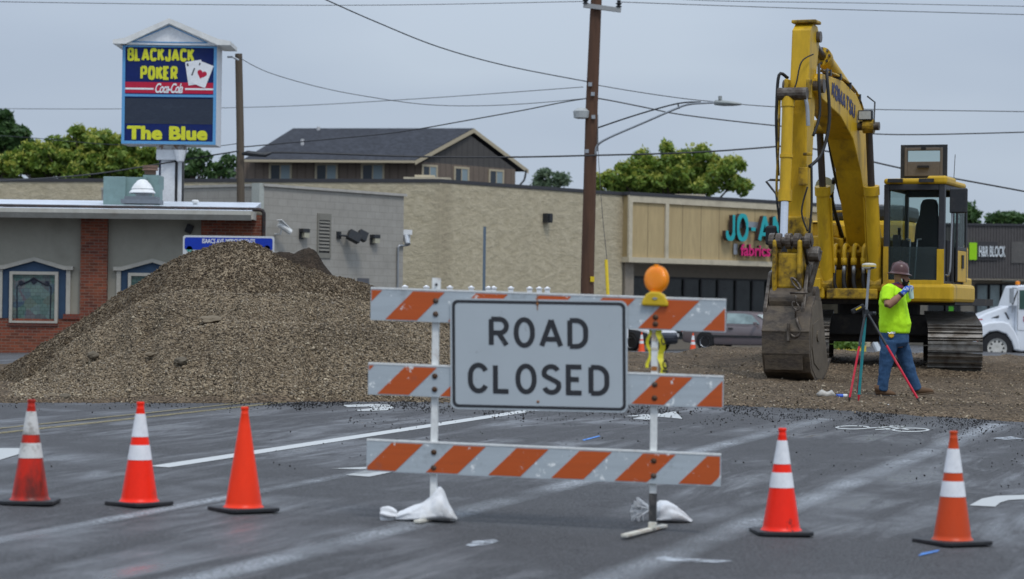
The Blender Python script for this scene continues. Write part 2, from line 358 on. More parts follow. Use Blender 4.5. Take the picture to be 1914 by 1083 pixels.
strip('yellow_centre_line', uy - .2, uy - .1, 12, 30, M_yel); strip('yellow_centre_line', uy + .1, uy + .2, 12, 30, M_yel)
d1 = pv(560, 905); strip('worn_water_streak', d1[0] - .1, d1[0] + .1, 8, d1[1] + 4, M_markw, .005)
def paint(name, polys, m, lift=.005):
    b = MB()
    for poly in polys:
        P = []
        for i in range(len(poly)):
            a = poly[i]; c = poly[(i + 1) % len(poly)]; P.append(a)
        vs = []
        for p in P: q = G(*p); vs.append((q.x, q.y, H(q.x, q.y) + lift))
        b.add(vs, [tuple(range(len(vs)))])
    o = b.build(name, m); bm = bmesh.new(); bm.from_mesh(o.data); bmesh.ops.triangulate(bm, faces=bm.faces); bm.to_mesh(o.data); bm.free()
    return tag(o, kind='structure')
paint('turn_arrow_marking', [[(640, 758), (700, 756), (728, 757.5), (736, 763), (724, 768), (672, 769.5), (664, 767.5), (700, 763.5), (690, 761), (650, 762)]], M_mark2)
paint('turn_arrow_marking', [[(1165, 779), (1205, 775.5), (1225, 775), (1262, 770), (1276, 784), (1232, 780), (1212, 786), (1182, 783.5), (1200, 779.5)]], M_mark2)
paint('turn_arrow_marking', [[(1812, 946), (1835, 933.5), (1863, 928), (1914, 926.5), (1970, 927), (1970, 934), (1914, 934.5), (1885, 936), (1869, 941), (1860, 948.5)]], M_mark2)
paint('turn_arrow_marking', [[(-60, 838), (0, 839), (38, 839), (36, 850), (0, 861), (-60, 869)]], M_mark2)
paint('turn_arrow_marking', [[(646, 889), (682, 881), (745, 881), (690, 892.5)], [(620, 877), (688, 874), (800, 883), (799, 886), (688, 879)]], M_mark2)
paint('painted_reflection', [[(870, 1021), (885, 1013), (925, 1010), (932, 1013), (915, 1019), (880, 1023)], [(1222, 1044), (1240, 1042.5), (1370, 1050), (1340, 1053.5), (1240, 1050)], [(1850, 820), (1890, 817), (1914, 821), (1880, 823)]], worn('reflection_paint', (.42, .45, .48), .52, 9))  # faint puddle reflections painted as flat pale patches
paint('blue_survey_mark', [[(1716, 1041), (1722, 1035.5), (1757, 1028.5), (1752, 1033)], [(1088, 823), (1120, 815), (1122, 817), (1092, 825)]], M_blue)
def ringpoly(cx, cy, rx, ry, k=20):
    out_ = []
    for i in range(k):
        a0 = 2 * PI * i / k; a1 = 2 * PI * (i + 1) / k; out_.append([(cx + rx * math.cos(a), cy + ry * math.sin(a)) for a in (a0, a1)] + [(cx + (rx - 6) * math.cos(a), cy + (ry - 1.6) * math.sin(a)) for a in (a1, a0)])
    return out_
paint('bicycle_symbol', ringpoly(1594, 800, 33, 3.8) + ringpoly(1702, 804.5, 36, 4) + [[(1618, 801), (1660, 797.6), (1664, 798.8), (1622, 802.3)], [(1660, 797.6), (1700, 803.5), (1697, 804.8), (1656, 798.8)], [(1640, 799.2), (1672, 803), (1668, 804), (1636, 800)], [(1664, 796.5), (1690, 797.5), (1688, 798.8), (1662, 798)], [(1636, 803.2), (1672, 802.4), (1670, 804), (1636, 804.6)]], M_mark2)
# far wet street beyond the rise (flatter, smoother) ----------------------
M_street = asphalt('far_street_asphalt', (.075, .08, .088))
# curb along the far shops
# gravel bed --------------------------------------------------------------
def gravelmat(name, cols, sc=38, bumpd=.02):
    m, t, b, o = newmat(name); v = coord(t, (1, 1, 1), 'World')
    vo = N(t, 'ShaderNodeTexVoronoi', i_Scale=float(sc), i_Randomness=1.0); t.links.new(v, vo.inputs['Vector'])
    s = t.nodes.new('ShaderNodeSeparateXYZ'); t.links.new(vo.outputs['Color'], s.inputs[0])
    r = t.nodes.new('ShaderNodeValToRGB'); e = r.color_ramp.elements; e[0].color = (*cols[0], 1); e[1].color = (*cols[-1], 1)
    for i, c in enumerate(cols[1:-1]): x = e.new((i + 1) / (len(cols) - 1)); x.color = (*c, 1)
    t.links.new(s.outputs[0], r.inputs[0]); g2 = noise_(t, v, .9, 4, .6, .35, .7)
    c = mixc(t, math_(t, 'MULTIPLY', g2, .55), r.outputs[0], cols[0]); t.links.new(c, b.inputs['Base Color']); b.inputs['Roughness'].default_value = .9; b.inputs['Specular IOR Level'].default_value = .12
    bump(t, b, math_(t, 'SUBTRACT', 1, vo.outputs['Distance']), .9, bumpd); return m
def pebmat(name, cols):
    m, t, b, o = newmat(name); g = t.nodes.new('ShaderNodeNewGeometry'); r = t.nodes.new('ShaderNodeValToRGB'); e = r.color_ramp.elements; e[0].color = (*cols[0], 1); e[1].color = (*cols[-1], 1)
    for i, c in enumerate(cols[1:-1]): x = e.new((i + 1) / (len(cols) - 1)); x.color = (*c, 1)
    t.links.new(g.outputs['Random Per Island'], r.inputs[0]); v = coord(t, (1, 1, 1), 'World'); g2 = noise_(t, v, .8, 4, .6, .4, .7)
    t.links.new(mixc(t, math_(t, 'MULTIPLY', g2, .45), r.outputs[0], cols[1]), b.inputs['Base Color']); b.inputs['Roughness'].default_value = .85; b.inputs['Specular IOR Level'].default_value = .15; return m
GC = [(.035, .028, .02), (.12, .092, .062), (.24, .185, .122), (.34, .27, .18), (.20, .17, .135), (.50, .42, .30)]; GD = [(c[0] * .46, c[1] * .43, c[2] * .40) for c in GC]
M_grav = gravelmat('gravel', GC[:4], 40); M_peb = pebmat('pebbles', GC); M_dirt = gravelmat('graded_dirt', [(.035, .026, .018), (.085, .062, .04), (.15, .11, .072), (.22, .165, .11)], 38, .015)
M_peb2 = pebmat('dark_pebbles', GD); M_crumb = pebmat('asphalt_crumbs', [(.012, .012, .013), (.02, .02, .022), (.035, .034, .034), (.06, .055, .05)])
OV = np.array([(1, 0, 0), (-1, 0, 0), (0, 1, 0), (0, -1, 0), (0, 0, 1), (0, 0, -1)], float); OF = np.array([(0, 2, 4), (2, 1, 4), (1, 3, 4), (3, 0, 4), (2, 0, 5), (1, 2, 5), (3, 1, 5), (0, 3, 5)])
def pebbles(name, P, r0, r1, m, sink=.2):
    P = np.asarray(P, float); n = len(P); r = rng.uniform(r0, r1, n) * (1 + (rng.random(n) > .97) * .7)
    q = rng.normal(size=(n, 4)); q /= np.linalg.norm(q, axis=1)[:, None]; a, b, c, d = q.T
    R = np.stack([np.stack([1 - 2 * (c * c + d * d), 2 * (b * c - a * d), 2 * (b * d + a * c)], -1), np.stack([2 * (b * c + a * d), 1 - 2 * (b * b + d * d), 2 * (c * d - a * b)], -1), np.stack([2 * (b * d - a * c), 2 * (c * d + a * b), 1 - 2 * (b * b + c * c)], -1)], -2)
    V = OV[None] * rng.uniform(.55, 1.25, (n, 6, 1)) * np.array([1.15, .9, .7]); V = V + rng.normal(scale=.12, size=V.shape); V = np.einsum('nij,nkj->nki', R, V) * r[:, None, None]
    P = P.copy(); P[:, 2] += r * (.5 - sink); V += P[:, None]
    Fc = (OF[None] + (np.arange(n) * 6)[:, None, None]).reshape(-1)
    me = bpy.data.meshes.new(name); me.vertices.add(n * 6); me.vertices.foreach_set('co', V.reshape(-1)); nf = n * 8
    me.loops.add(nf * 3); me.loops.foreach_set('vertex_index', Fc.astype(np.int32)); me.polygons.add(nf)
    me.polygons.foreach_set('loop_start', np.arange(nf, dtype=np.int32) * 3); me.materials.append(m); me.update(calc_edges=True); me.validate()
    o = bpy.data.objects.new(name, me); COL.objects.link(o); return tag(o, kind='stuff')
FE = [(-500, 757), (0, 753), (400, 754), (700, 751), (900, 752), (1180, 756), (1340, 758), (1500, 764), (1700, 776), (1914, 790), (2500, 810)]
ncol, nrow = 520, 90; gb = MB(); BED = []
back_d = lambda px: interp(px, [(-500, 40), (300, 44), (900, 49), (1500, 49.5), (2500, 50)])
for i in range(ncol):
    px = -500 + 3000 * i / (ncol - 1); f0 = G(px, interp(px, FE) + 2.0 * noise.noise((px * .02, 0, 3)) + 1.2 * noise.noise((px * .11, 7, 3))); d0 = (f0 - CAM).dot(fw); d1 = back_d(px)
    for j in range(nrow):
        t = j / (nrow - 1); d = d0 + (d1 - d0) * t ** 1.3; p = W(px, 600, d); x, y = p.x, p.y
        e = min(1, t / .035) * min(1, (1 - t) / .02)
        hh = .05 * e + .05 * noise.fractal((x * .9, y * .5, 0), .8, 2, 4) * e + .025 * noise.fractal((x * 4, y * 4, 2), .8, 2, 3) * e
        u, v = UV(x, y); lat = (d - 40.8 - .25 * noise.noise((x * .8, 1, 0))) ; hh += .10 * sstep(0, .12, lat) * sstep(3.2, 4.2, x) * e
        gb.v.append(Vector((x, y, H(x, y) - .012 * (1 - e) + hh))); BED.append((px, t, x, y, H(x, y) + hh))
gb.f = [(i * nrow + j, (i + 1) * nrow + j, (i + 1) * nrow + j + 1, i * nrow + j + 1) for i in range(ncol - 1) for j in range(nrow - 1)]; gb.m = [0] * len(gb.f)
tag(gb.build('gravel_bed', M_dirt, smooth=True), kind='structure')
_A = np.array(BED)[:, 2:]; _R = np.array([RT[:], UP[:], fw[:]]); _c = (_A - np.array(CAM)) @ _R.T; _px = 957 + _c[:, 0] / _c[:, 2] * F; _py = 541.5 - _c[:, 1] / _c[:, 2] * F
def Gbed(px, py):                # gravel surface point seen at photo pixel
    i = int(np.argmin((_px - px) ** 2 + 6 * (_py - py) ** 2)); return Vector(_A[i])
B = np.array(BED)[:, 2:]; ii = rng.integers(0, ncol * nrow, 26000); Pp = B[ii] + np.column_stack([rng.normal(scale=.06, size=26000), rng.normal(scale=.12, size=26000), np.zeros(26000)])
keep = rng.random(len(Pp)) < np.array([.25 + .75 * (noise.noise((p[0] * .7, p[1] * .5, 5)) > -.05) for p in Pp])
pebbles('loose_gravel', Pp[keep], .008, .022, M_peb)
# asphalt crumbs scattered on the road near the cut edge
cr = []
for k in range(7500):
    px = random.uniform(500, 1990) if k % 6 else random.uniform(0, 1960); fe = interp(px, FE); py = fe + abs(random.gauss(0, 1)) * (15 if px > 650 else 7) + (random.random() < .06) * random.uniform(0, 120)
    if noise.noise((px * .012, py * .06, 1)) < .02 and random.random() < .8: continue
    q = G(px, py); cr.append((q.x, q.y, q.z + .004))
pebbles('asphalt_crumbs', cr, .004, .012, M_crumb, 0)
# gravel pile --------------------------------------------------------------
RD = [(-420, 752), (-200, 735), (-60, 712), (0, 699), (60, 656), (130, 612), (180, 582), (250, 531), (300, 496), (350, 468), (400, 449), (436, 443), (480, 450), (512, 465), (560, 490), (610, 508), (680, 526), (730, 541), (800, 575), (870, 600), (950, 650), (1040, 700), (1110, 745)]
BN = [(-420, 753), (-200, 742), (0, 728), (59, 706), (142, 634), (227, 578), (284, 548), (337, 540), (406, 541), (520, 544), (600, 548), (700, 562), (800, 596), (880, 630), (980, 685), (1110, 748)]
B2 = [(-420, 754), (0, 738), (142, 690), (300, 625), (430, 601), (520, 600), (600, 603), (700, 612), (800, 640), (900, 680), (1110, 750)]
def pile_pt(px, t):
    toe = G(px, 752 + 2.5 * noise.noise((px * .03, 0, 9))); d0 = (toe - CAM).dot(fw)
    def zp(py, d):
        p = W(px, py, d); return max(p.z, H(p.x, p.y) - .05)
    K = [(d0, toe.z - .02), (d0 + 1.7, zp(interp(px, B2) + 2, d0 + 1.7)), (d0 + 2.3, zp(interp(px, B2), d0 + 2.3) - .10), (d0 + 3.3, zp(interp(px, BN), d0 + 3.3)), (d0 + 4.2, zp(interp(px, BN), d0 + 4.2) - .42), (d0 + 6.2, zp(interp(px, RD), d0 + 6.2)), (d0 + 9.5, H(0, 0) * 0 + .5)]
    p9 = W(px, 560, d0 + 10.5); K[-1] = (d0 + 10.5, H(p9.x, p9.y) - .1)
    d = d0 + 10.5 * t; z = (interp(d - .12, K) + interp(d + .12, K) + interp(d, K) * 2) / 4 if t > .01 else K[0][1]
    p = W(px, 560, d); e = min(1, t * 12)
    z += e * (.05 * noise.fractal((p.x * 1.1, p.y * 1.1, 0), .8, 2, 4) + .012 * noise.noise((p.x * 9, p.y * 9, 1)))
    return (p.x, p.y, z)
pc, pr = 560, 130; pb = MB(); PT = [pile_pt(-420 + 1540 * i / (pc - 1), j / (pr - 1)) for i in range(pc) for j in range(pr)]
pb.v = [Vector(p) for p in PT]; pb.f = [(i * pr + j, (i + 1) * pr + j, (i + 1) * pr + j + 1, i * pr + j + 1) for i in range(pc - 1) for j in range(pr - 1)]; pb.m = [0] * len(pb.f)
L0 = G(420, 750); pile = pb.build('gravel_pile', M_grav, smooth=True, loc=L0); tag(pile, 'tall heap of tan crushed gravel behind the left traffic cones', 'gravel pile')
A = np.array(PT).reshape(pc, pr, 3); NP = 100000; fi = rng.uniform(60, pc - 1.01, NP); fj = rng.uniform(0, pr * .66, NP); i0 = fi.astype(int); j0 = fj.astype(int); a = (fi - i0)[:, None]; b_ = (fj - j0)[:, None]
PP = A[i0, j0] * (1 - a) * (1 - b_) + A[i0 + 1, j0] * a * (1 - b_) + A[i0, j0 + 1] * (1 - a) * b_ + A[i0 + 1, j0 + 1] * a * b_
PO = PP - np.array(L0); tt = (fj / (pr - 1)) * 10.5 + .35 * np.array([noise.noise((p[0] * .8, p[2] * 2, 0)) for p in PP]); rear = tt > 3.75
for nm_, sel, m_ in (('loose_stones', ~rear, M_peb), ('dark_stones', rear, M_peb2)): pp = pebbles(nm_, PO[sel], (.008 if nm_[0] == 'l' else .009), .019, m_, .15); pp.parent = pile  # stones behind the bench line take the darker colour set
M_rock = mat('rock', (.17, .135, .09), .85, dirt=(.07, .055, .04), dirtamt=.7, scale=8, bumps=.5); M_rockd = mat('dark_clod', (.12, .10, .072), .9, scale=8, bumps=.5)
def rock(px, py, wpx, hpx, m, label):
    best = None
    for t in np.linspace(.01, .62, 160):
        p = Vector(pile_pt(px, t)); d = (p - CAM).dot(fw); py_ = 541.5 - (p - CAM).dot(UP) / d * F
        if best is None or abs(py_ - py) < best[0]: best = (abs(py_ - py), p, d)
    _, p, d = best; s = d / F; bm = bmesh.new(); bmesh.ops.create_icosphere(bm, subdivisions=3, radius=1); me = bpy.data.meshes.new('rock')
    for v in bm.verts:
        q = v.co * (1 + .35 * noise.noise(v.co * 1.3 + Vector((px, 0, 0))) + .1 * noise.noise(v.co * 4)); v.co = Vector((q.x * wpx * s / 2, q.y * wpx * s / 2.4, q.z * hpx * s / 2.6))
    bm.to_mesh(me); bm.free(); me.materials.append(m); o = bpy.data.objects.new('rock', me); COL.objects.link(o); o.location = p + Vector((0, -.09, .02)); o.rotation_euler = (.3, 0, random.uniform(-.3, .3)); tag(o, label, 'rock', 'rocks on the gravel pile')
rock(397, 601, 40, 15, M_rock, 'long pale tan rock below the crest of the gravel heap'); rock(284, 665, 17, 12, M_rock, 'small round tan rock low on the gravel heap')
rock(342, 676, 25, 18, M_rockd, 'angular dark grey rock low on the gravel heap'); rock(178, 668, 22, 18, M_rockd, 'flat brown rock on the left slope of the gravel heap')
rock(126, 744, 22, 12, M_rockd, 'dark dirt clod at the foot of the pile between two cones'); rock(38, 737, 15, 14, M_rockd, 'dark clod at the foot of the pile beside the dirtiest cone')
rock(103, 742, 20, 10, M_rock, 'flat tan stone lying at the toe of the gravel pile')
# dark soil heap behind the pile
sb = MB(); nS = 70; c0 = onground(578, 41); SO = [(505, 478), (520, 471), (545, 473), (575, 465), (590, 474), (606, 495), (622, 520), (660, 565), (700, 620)]
SO2 = [(400, 560), (460, 500), (505, 474), (520, 470), (548, 474), (560, 468), (577, 465), (590, 474), (606, 497), (622, 516), (660, 560), (720, 630)]
for i in range(nS):
    px = 400 + 320 * i / (nS - 1); zt = W(px, interp(px, SO2), 41).z
    for j in range(30):
        t = j / 29; d = 39 + 4 * t; p = W(px, 560, d); h = math.sin(PI * t); k = H(p.x, p.y) - .05
        sb.v.append(Vector((p.x, p.y, k + (zt - k) * h + .05 * noise.fractal((p.x * 3, p.y * 3, 4), .8, 2, 4) * h)))
sb.f = [(i * 30 + j, (i + 1) * 30 + j, (i + 1) * 30 + j + 1, i * 30 + j + 1) for i in range(nS - 1) for j in range(29)]; sb.m = [0] * len(sb.f)
tag(sb.build('soil_pile', gravelmat('dark_soil', [(.02, .015, .01), (.04, .028, .019), (.055, .04, .028), (.07, .05, .035)], 30, .03), smooth=True, loc=c0), 'heap of dark brown soil peeking out behind the gravel heap', 'soil pile')
# ================================================================ road closed barricade
BO = G(1013, 985); SB = F / (BO - CAM).dot(fw)
SHR = Matrix(((1, 0, -.021, 0), (0, 1, 0, 0), (0, 0, 277 / SB, 0), (0, 0, 0, 1)))   # the frame is racked a little out of square
MB.T0 = SHR
MBar = Matrix.Translation(BO) @ Matrix.Rotation(math.radians(-8), 4, 'Z') @ Matrix.Rotation(.021, 4, 'Y')
bar = thing('road_barricade', 'white and orange striped three-rail road closed barricade standing across the wet road', 'barricade', None, M=MBar)
def chipmat(name, base, chip, amt=.66, rough=.5):
    m, t, b, o = newmat(name); v = coord(t, (1, 1, 1)); g = noise_(t, v, 14, 6, .75, amt, amt + .02); vs = coord(t, (.5, 1, 6)); st = noise_(t, vs, 5, 4, .6, .3, .75); g3 = noise_(t, v, 60, 3, .7, .68, .72); spot = noise_(t, v, 5, 5, .7, .6, .75)
    c = mixc(t, math_(t, 'MULTIPLY', st, .35), base, tuple(x * .62 for x in base)); c = mixc(t, math_(t, 'MULTIPLY', spot, .45), c, (.1, .1, .1)); c = mixc(t, g, c, chip); c = mixc(t, math_(t, 'MULTIPLY', g3, .7), c, (.08, .07, .06)); t.links.new(c, b.inputs['Base Color']); b.inputs['Roughness'].default_value = rough; return m
M_rail = chipmat('rail_white_sheeting', (.42, .47, .50), (.78, .80, .79), .612); M_or = chipmat('rail_orange_sheeting', (.50, .085, .008), (.66, .66, .64), .635); M_post = mat('barricade_white_steel', (.70, .71, .69), .45, dirt=(.22, .1, .03), dirtamt=.6, scale=9, lo=.58, hi=.72)
def clipx(poly, X, keep_less):
    o = []; n = len(poly)
    for i in range(n):
        a = poly[i]; b = poly[(i + 1) % n]; ia = (a[0] <= X) == keep_less or a[0] == X; ib = (b[0] <= X) == keep_less or b[0] == X
        if ia: o.append(a)
        if ia != ib: t = (X - a[0]) / (b[0] - a[0]); o.append((X, a[1] + (b[1] - a[1]) * t))
    return o
bx = lambda p: (p - 1013) / SB
def rail(x0, x1, zt, hgt, tops, yy=-.03):
    b = MB(); b.bb((x0, yy - .014, zt - hgt), (x1, yy + .014, zt), 0); b.bb((x0, yy - .017, zt), (x1, yy + .017, zt + .012), 2)
    pw = .212; sh = .185; e = .008
    for t in tops:
        poly = [(t - pw - sh, zt - hgt + e), (t - sh, zt - hgt + e), (t, zt - e), (t - pw, zt - e)]
        for X, kl in ((x1 - .006, True), (x0 + .006, False)): poly = clipx(poly, X, kl) if len(poly) > 2 else []
        if len(poly) > 2: b.prism(poly, yy - .0165, yy - .0135, 'y', 1)
    return b.build('rail', [M_rail, M_or, M_post], bar)
rail(bx(684), bx(1352), 1.567, .212, [bx(706 + 119.4 * k) for k in range(7)])
rail(bx(681), bx(1349), 1.054, .206, [bx(692 + 120 * k) for k in range(7)])
rail(bx(680), bx(1346), .534, .206, [bx(788 + 118.6 * k) for k in range(-1, 7)])
for px, zt in ((806.5, 1.64), (1220, 1.5)):
    b = MB(); X = bx(px); b.bb((X - .022, -.014, .03), (X + .022, .03, 1.5 if px > 1000 else 1.56))
    o = b.build('post', M_post, bar, bevel=.004)
    if px > 1000:
        b = MB(); b.bb((X - .0245, -.0165, .07), (X + .0245, .0325, .26)); b.build('post_sleeve', mat('dark_galvanised', (.07, .07, .07), .5, .6, dirt=(.25, .22, .2), dirtamt=.7, scale=10), bar)
        b = MB(); [b.bb((X - .021, -.0175, z), (X + .02, -.0138, z + h)) for z, h in ((1.28, .06), (1.22, .016), (1.08, .03))]; b.build('rust_stain', mat('rusty_tape', (.30, .11, .025), .7, dirt=(.6, .58, .5), dirtamt=.9, scale=18, lo=.45, hi=.55), bar)
    else:
        b = MB(); b.prism([(X - .032, 1.35), (X + .028, 1.35), (X + .028, 1.655), (X - .03, 1.655)], .0145, .02, 'y'); b.cyl((X - .0, .0, 1.61), (X, .0145, 1.61), .009, k=1); b.build('upper_post', [M_post, M_dark], bar)
    b = MB(); b.box((X - (.04 if px > 1000 else 0), -.12 if px > 1000 else .05, .018), (.045, .85 if px > 1000 else .6, .02), Matrix.Rotation(math.radians(-13), 3, 'Z')); b.box((X, 0, .045), (.052, .06, .04)); b.build('foot', mat('foot_rusty_white', (.60, .58, .50), .6, dirt=(.3, .15, .06), dirtamt=.6, scale=14, lo=.5, hi=.62), bar, bevel=.004)
M_bolt = mat('rusty_bolt', (.09, .05, .03), .6, .5, dirt=(.2, .2, .2), dirtamt=.5)
bo = {806.5: [1.50, 1.41, .99, .90, .475, .37], 1220: [1.44, 1.375 + .02, .99, .90, .48, .38]}
for px, zs in bo.items():
    for z in zs:
        b = MB(); b.lathe((bx(px + 2), -.0462, z), [(.0, -.0), (.019, 0), (.019, .004), (.012, .008), (.004, .012), (0, .012)], 10, axis=(0, -1, 0)); b.build('bolt', M_bolt, bar, smooth='auto')
# the sign
Ms = SHR @ Matrix.Rotation(-.018, 4, 'Y')
sx0, sx1, sz0, sz1 = bx(844), bx(1177), .784, 1.533
def rrect(x0, z0, x1, z1, r, n=5):
    o = []
    for cx, cz, a0 in ((x1 - r, z1 - r, 0), (x0 + r, z1 - r, 90), (x0 + r, z0 + r, 180), (x1 - r, z0 + r, 270)):
        for i in range(n + 1): a = math.radians(a0 + 90 * i / n); o.append((cx + r * math.cos(a), cz + r * math.sin(a)))
    return o
def signmat(name, col, sc=(.12, .11, .1), thr=.66):
    m, t, b, o = newmat(name); v = coord(t, (1, 1, 1)); vs = coord(t, (2, 1, 5), rot=(0, .5, 0)); g = noise_(t, v, 9, 6, .8, thr + .03, thr + .08); s = noise_(t, vs, 9, 5, .75, .70, .74); big = noise_(t, v, 1.8, 4, .6, .3, .75)
    c = mixc(t, math_(t, 'MULTIPLY', big, .22), col, tuple(x * .6 for x in col)); c = mixc(t, math_(t, 'MULTIPLY', g, .5), c, sc); c = mixc(t, math_(t, 'MULTIPLY', s, .6), c, sc); t.links.new(c, b.inputs['Base Color']); b.inputs['Roughness'].default_value = .42; return m
M_sgn = signmat('sign_white_sheeting', (.43, .475, .50), thr=.60); M_sgb = signmat('sign_black_legend', (.022, .023, .027), (.3, .32, .33), .62)
b = MB(); b.T = Ms; b.prism(rrect(sx0, sz0, sx1, sz1, .045), -.056, -.048, 'y'); sgn = b.build('road_closed_sign', M_sgn, bar)
sgn['label'] = 'white rectangular sign with black border reading ROAD CLOSED'
b = MB(); b.T = Ms; o_ = rrect(sx0 + .012, sz0 + .012, sx1 - .012, sz1 - .012, .038); i_ = rrect(sx0 + .032, sz0 + .032, sx1 - .032, sz1 - .032, .024); n = len(o_)
for i in range(n):
    j = (i + 1) % n; b.quad((o_[i][0], -.0575, o_[i][1]), (o_[j][0], -.0575, o_[j][1]), (i_[j][0], -.0575, i_[j][1]), (i_[i][0], -.0575, i_[i][1]))
b.build('sign_border', M_sgb, sgn)
# hand drawn highway lettering: strokes on a unit cap height
def stroke(b, pts, wd, y, k=0, zc=None):
    n = len(pts); L = []; R = []
    for i, p in enumerate(pts):
        p = Vector((p[0], p[1])); a = Vector(pts[max(i - 1, 0)]); c = Vector(pts[min(i + 1, n - 1)])
        d1_ = (p - a).normalized() if i > 0 else (c - p).normalized(); d2_ = (c - p).normalized() if i < n - 1 else d1_
        n1 = Vector((-d1_.y, d1_.x)); n2 = Vector((-d2_.y, d2_.x)); mth = (n1 + n2).normalized(); l = wd / 2 / max(.35, mth.dot(n1)); L.append(p + mth * l); R.append(p - mth * l)
    if zc:
        for p in L + R: p.y = min(zc[1], max(zc[0], p.y))
    for i in range(n - 1): b.quad((L[i].x, y, L[i].y), (L[i + 1].x, y, L[i + 1].y), (R[i + 1].x, y, R[i + 1].y), (R[i].x, y, R[i].y), k)
def word(b, wd, x0, x1, z0, cap, sw, y):
    sc = cap - sw; tot = sum(LT[c][0] for c in wd) * sc + sw * len(wd); gap = ((x1 - x0) - tot) / (len(wd) - 1); x = x0
    for c in wd:
        for s_ in LT[c][1]: stroke(b, [(x + sw / 2 + p[0] * sc, z0 + sw / 2 + p[1] * sc) for p in s_], sw, y - random.uniform(0, .0008), zc=(z0, z0 + cap))
        x += LT[c][0] * sc + sw + gap
b = MB(); b.T = Ms; word(b, 'ROAD', bx(917), bx(1104), 1.205, .207, .033, -.0578); b.build('sign_lettering', M_sgb, sgn); b = MB(); b.T = Ms; word(b, 'CLOSED', bx(877), bx(1143), .893, .207, .033, -.0578); b.build('sign_lettering', M_sgb, sgn)
b = MB(); b.T = Ms
for z in (1.50, .845): b.lathe((bx(1009), -.056, z), [(0, 0), (.009, 0), (.009, .004), (0, .008)], 8, axis=(0, -1, 0))
b.bb((bx(1009) - .003, -.0585, 1.46), (bx(1009) + .003, -.0562, 1.565)); b.build('sign_bolt', mat('rust', (.25, .1, .03), .8), sgn)
# warning light on the right post
wl = MB(); X = bx(1221); wl.prism([(X - .088, 1.515), (X + .088, 1.515), (X + .085, 1.545), (X + .06, 1.59), (X + .03, 1.61), (X - .03, 1.61), (X - .06, 1.59), (X - .085, 1.545)], -.075, .04, 'y')
lt = wl.build('warning_light', mat('yellow_plastic', (.62, .42, .02), .4, dirt=(.2, .14, .03), dirtamt=.5), bar, bevel=.012)
m, t, b_, o = newmat('amber_lens'); v = coord(t); g = noise_(t, v, 5, 3, .5, .3, .7); t.links.new(mixc(t, g, (.86, .20, .003), (.98, .32, .008)), b_.inputs['Base Color']); b_.inputs['Roughness'].default_value = .18; b_.inputs['Subsurface Weight'].default_value = .25; b_.inputs['Subsurface Radius'].default_value = (.05, .02, .005); b_.inputs['Emission Color'].default_value = (1, .35, .0, 1); b_.inputs['Emission Strength'].default_value = .06
wv = N(t, 'ShaderNodeTexWave', wave_type='RINGS', rings_direction='Y', i_Scale=22.0); t.links.new(coord(t), wv.inputs[0]); bump(t, b_, wv.outputs['Fac'], .5, .004)
b = MB(); c_ = Vector((X + .005, -.02, 1.695)); b.lathe(c_, [(0, -.030), (.05, -.029), (.075, -.024), (.086, -.012), (.088, 0), (.086, .012), (.075, .024), (.05, .029), (0, .030)], 32, axis=(-.55, -1, .05)); b.build('amber_lens', m, lt, smooth=True)
b = MB(); b.lathe(c_, [(.089, -.009), (.093, -.008), (.093, .008), (.089, .009)], 32, axis=(-.55, -1, .05), cap=False); b.bb((X - .03, -.05, 1.60), (X + .04, .01, 1.62)); b.bb((X - .012, -.03, 1.775), (X + .018, -.0, 1.795)); b.build('lens_rim', mat('amber_plastic', (.8, .26, .01), .4), lt, smooth='auto')
b = MB(); b.prism([(X - .02, 1.565), (X, 1.555), (X + .02, 1.565), (X, 1.575)], -.079, -.0755, 'y'); b.build('reflector', M_steel, lt)
MB.T0 = Matrix.Identity(4)
# caution tape tied round the right post
b = MB(); 
for x_, zz, ww in ((-.04, 1.36, .02), (.032, 1.36, .038)):
    pts = [(X + x_ + .012 * math.sin(z * 40 + x_ * 50) + (.02 if x_ > 0 else 0) * (1.36 - z) / .3, -.02 - .01 * math.sin(z * 30), z) for z in np.linspace(1.36, 1.10 if x_ < 0 else 1.0, 12)]
    for p, q in zip(pts, pts[1:]): b.quad((p[0] - ww / 2, p[1], p[2]), (p[0] + ww / 2, p[1] + .012, p[2]), (q[0] + ww / 2, q[1] + .012, q[2]), (q[0] - ww / 2, q[1], q[2]))
b.v = [MBar @ SHR @ p for p in b.v]
tp = b.build('caution_tape', mat('yellow_tape', (.62, .56, .03), .4), loc=MBar @ Vector((X, -.02, 1.36))); tag(tp, 'yellow caution tape tied behind the right barricade post', 'tape')
sd = tp.modifiers.new('s', 'SOLIDIFY'); sd.thickness = .001
b = MB(); b.T = MBar @ SHR; b.text('NO', (X + .088, -.0265, 1.03), (0, 0, 1), (-1, 0, 0), .13, .036, ext=.0012, bold=.03); b.text('C', (X + .074, -.0265, 1.255), (0, 0, 1), (-1, 0, 0), .05, .034, ext=.0012, bold=.03); b.build('tape_lettering', M_black, tp, world=True)
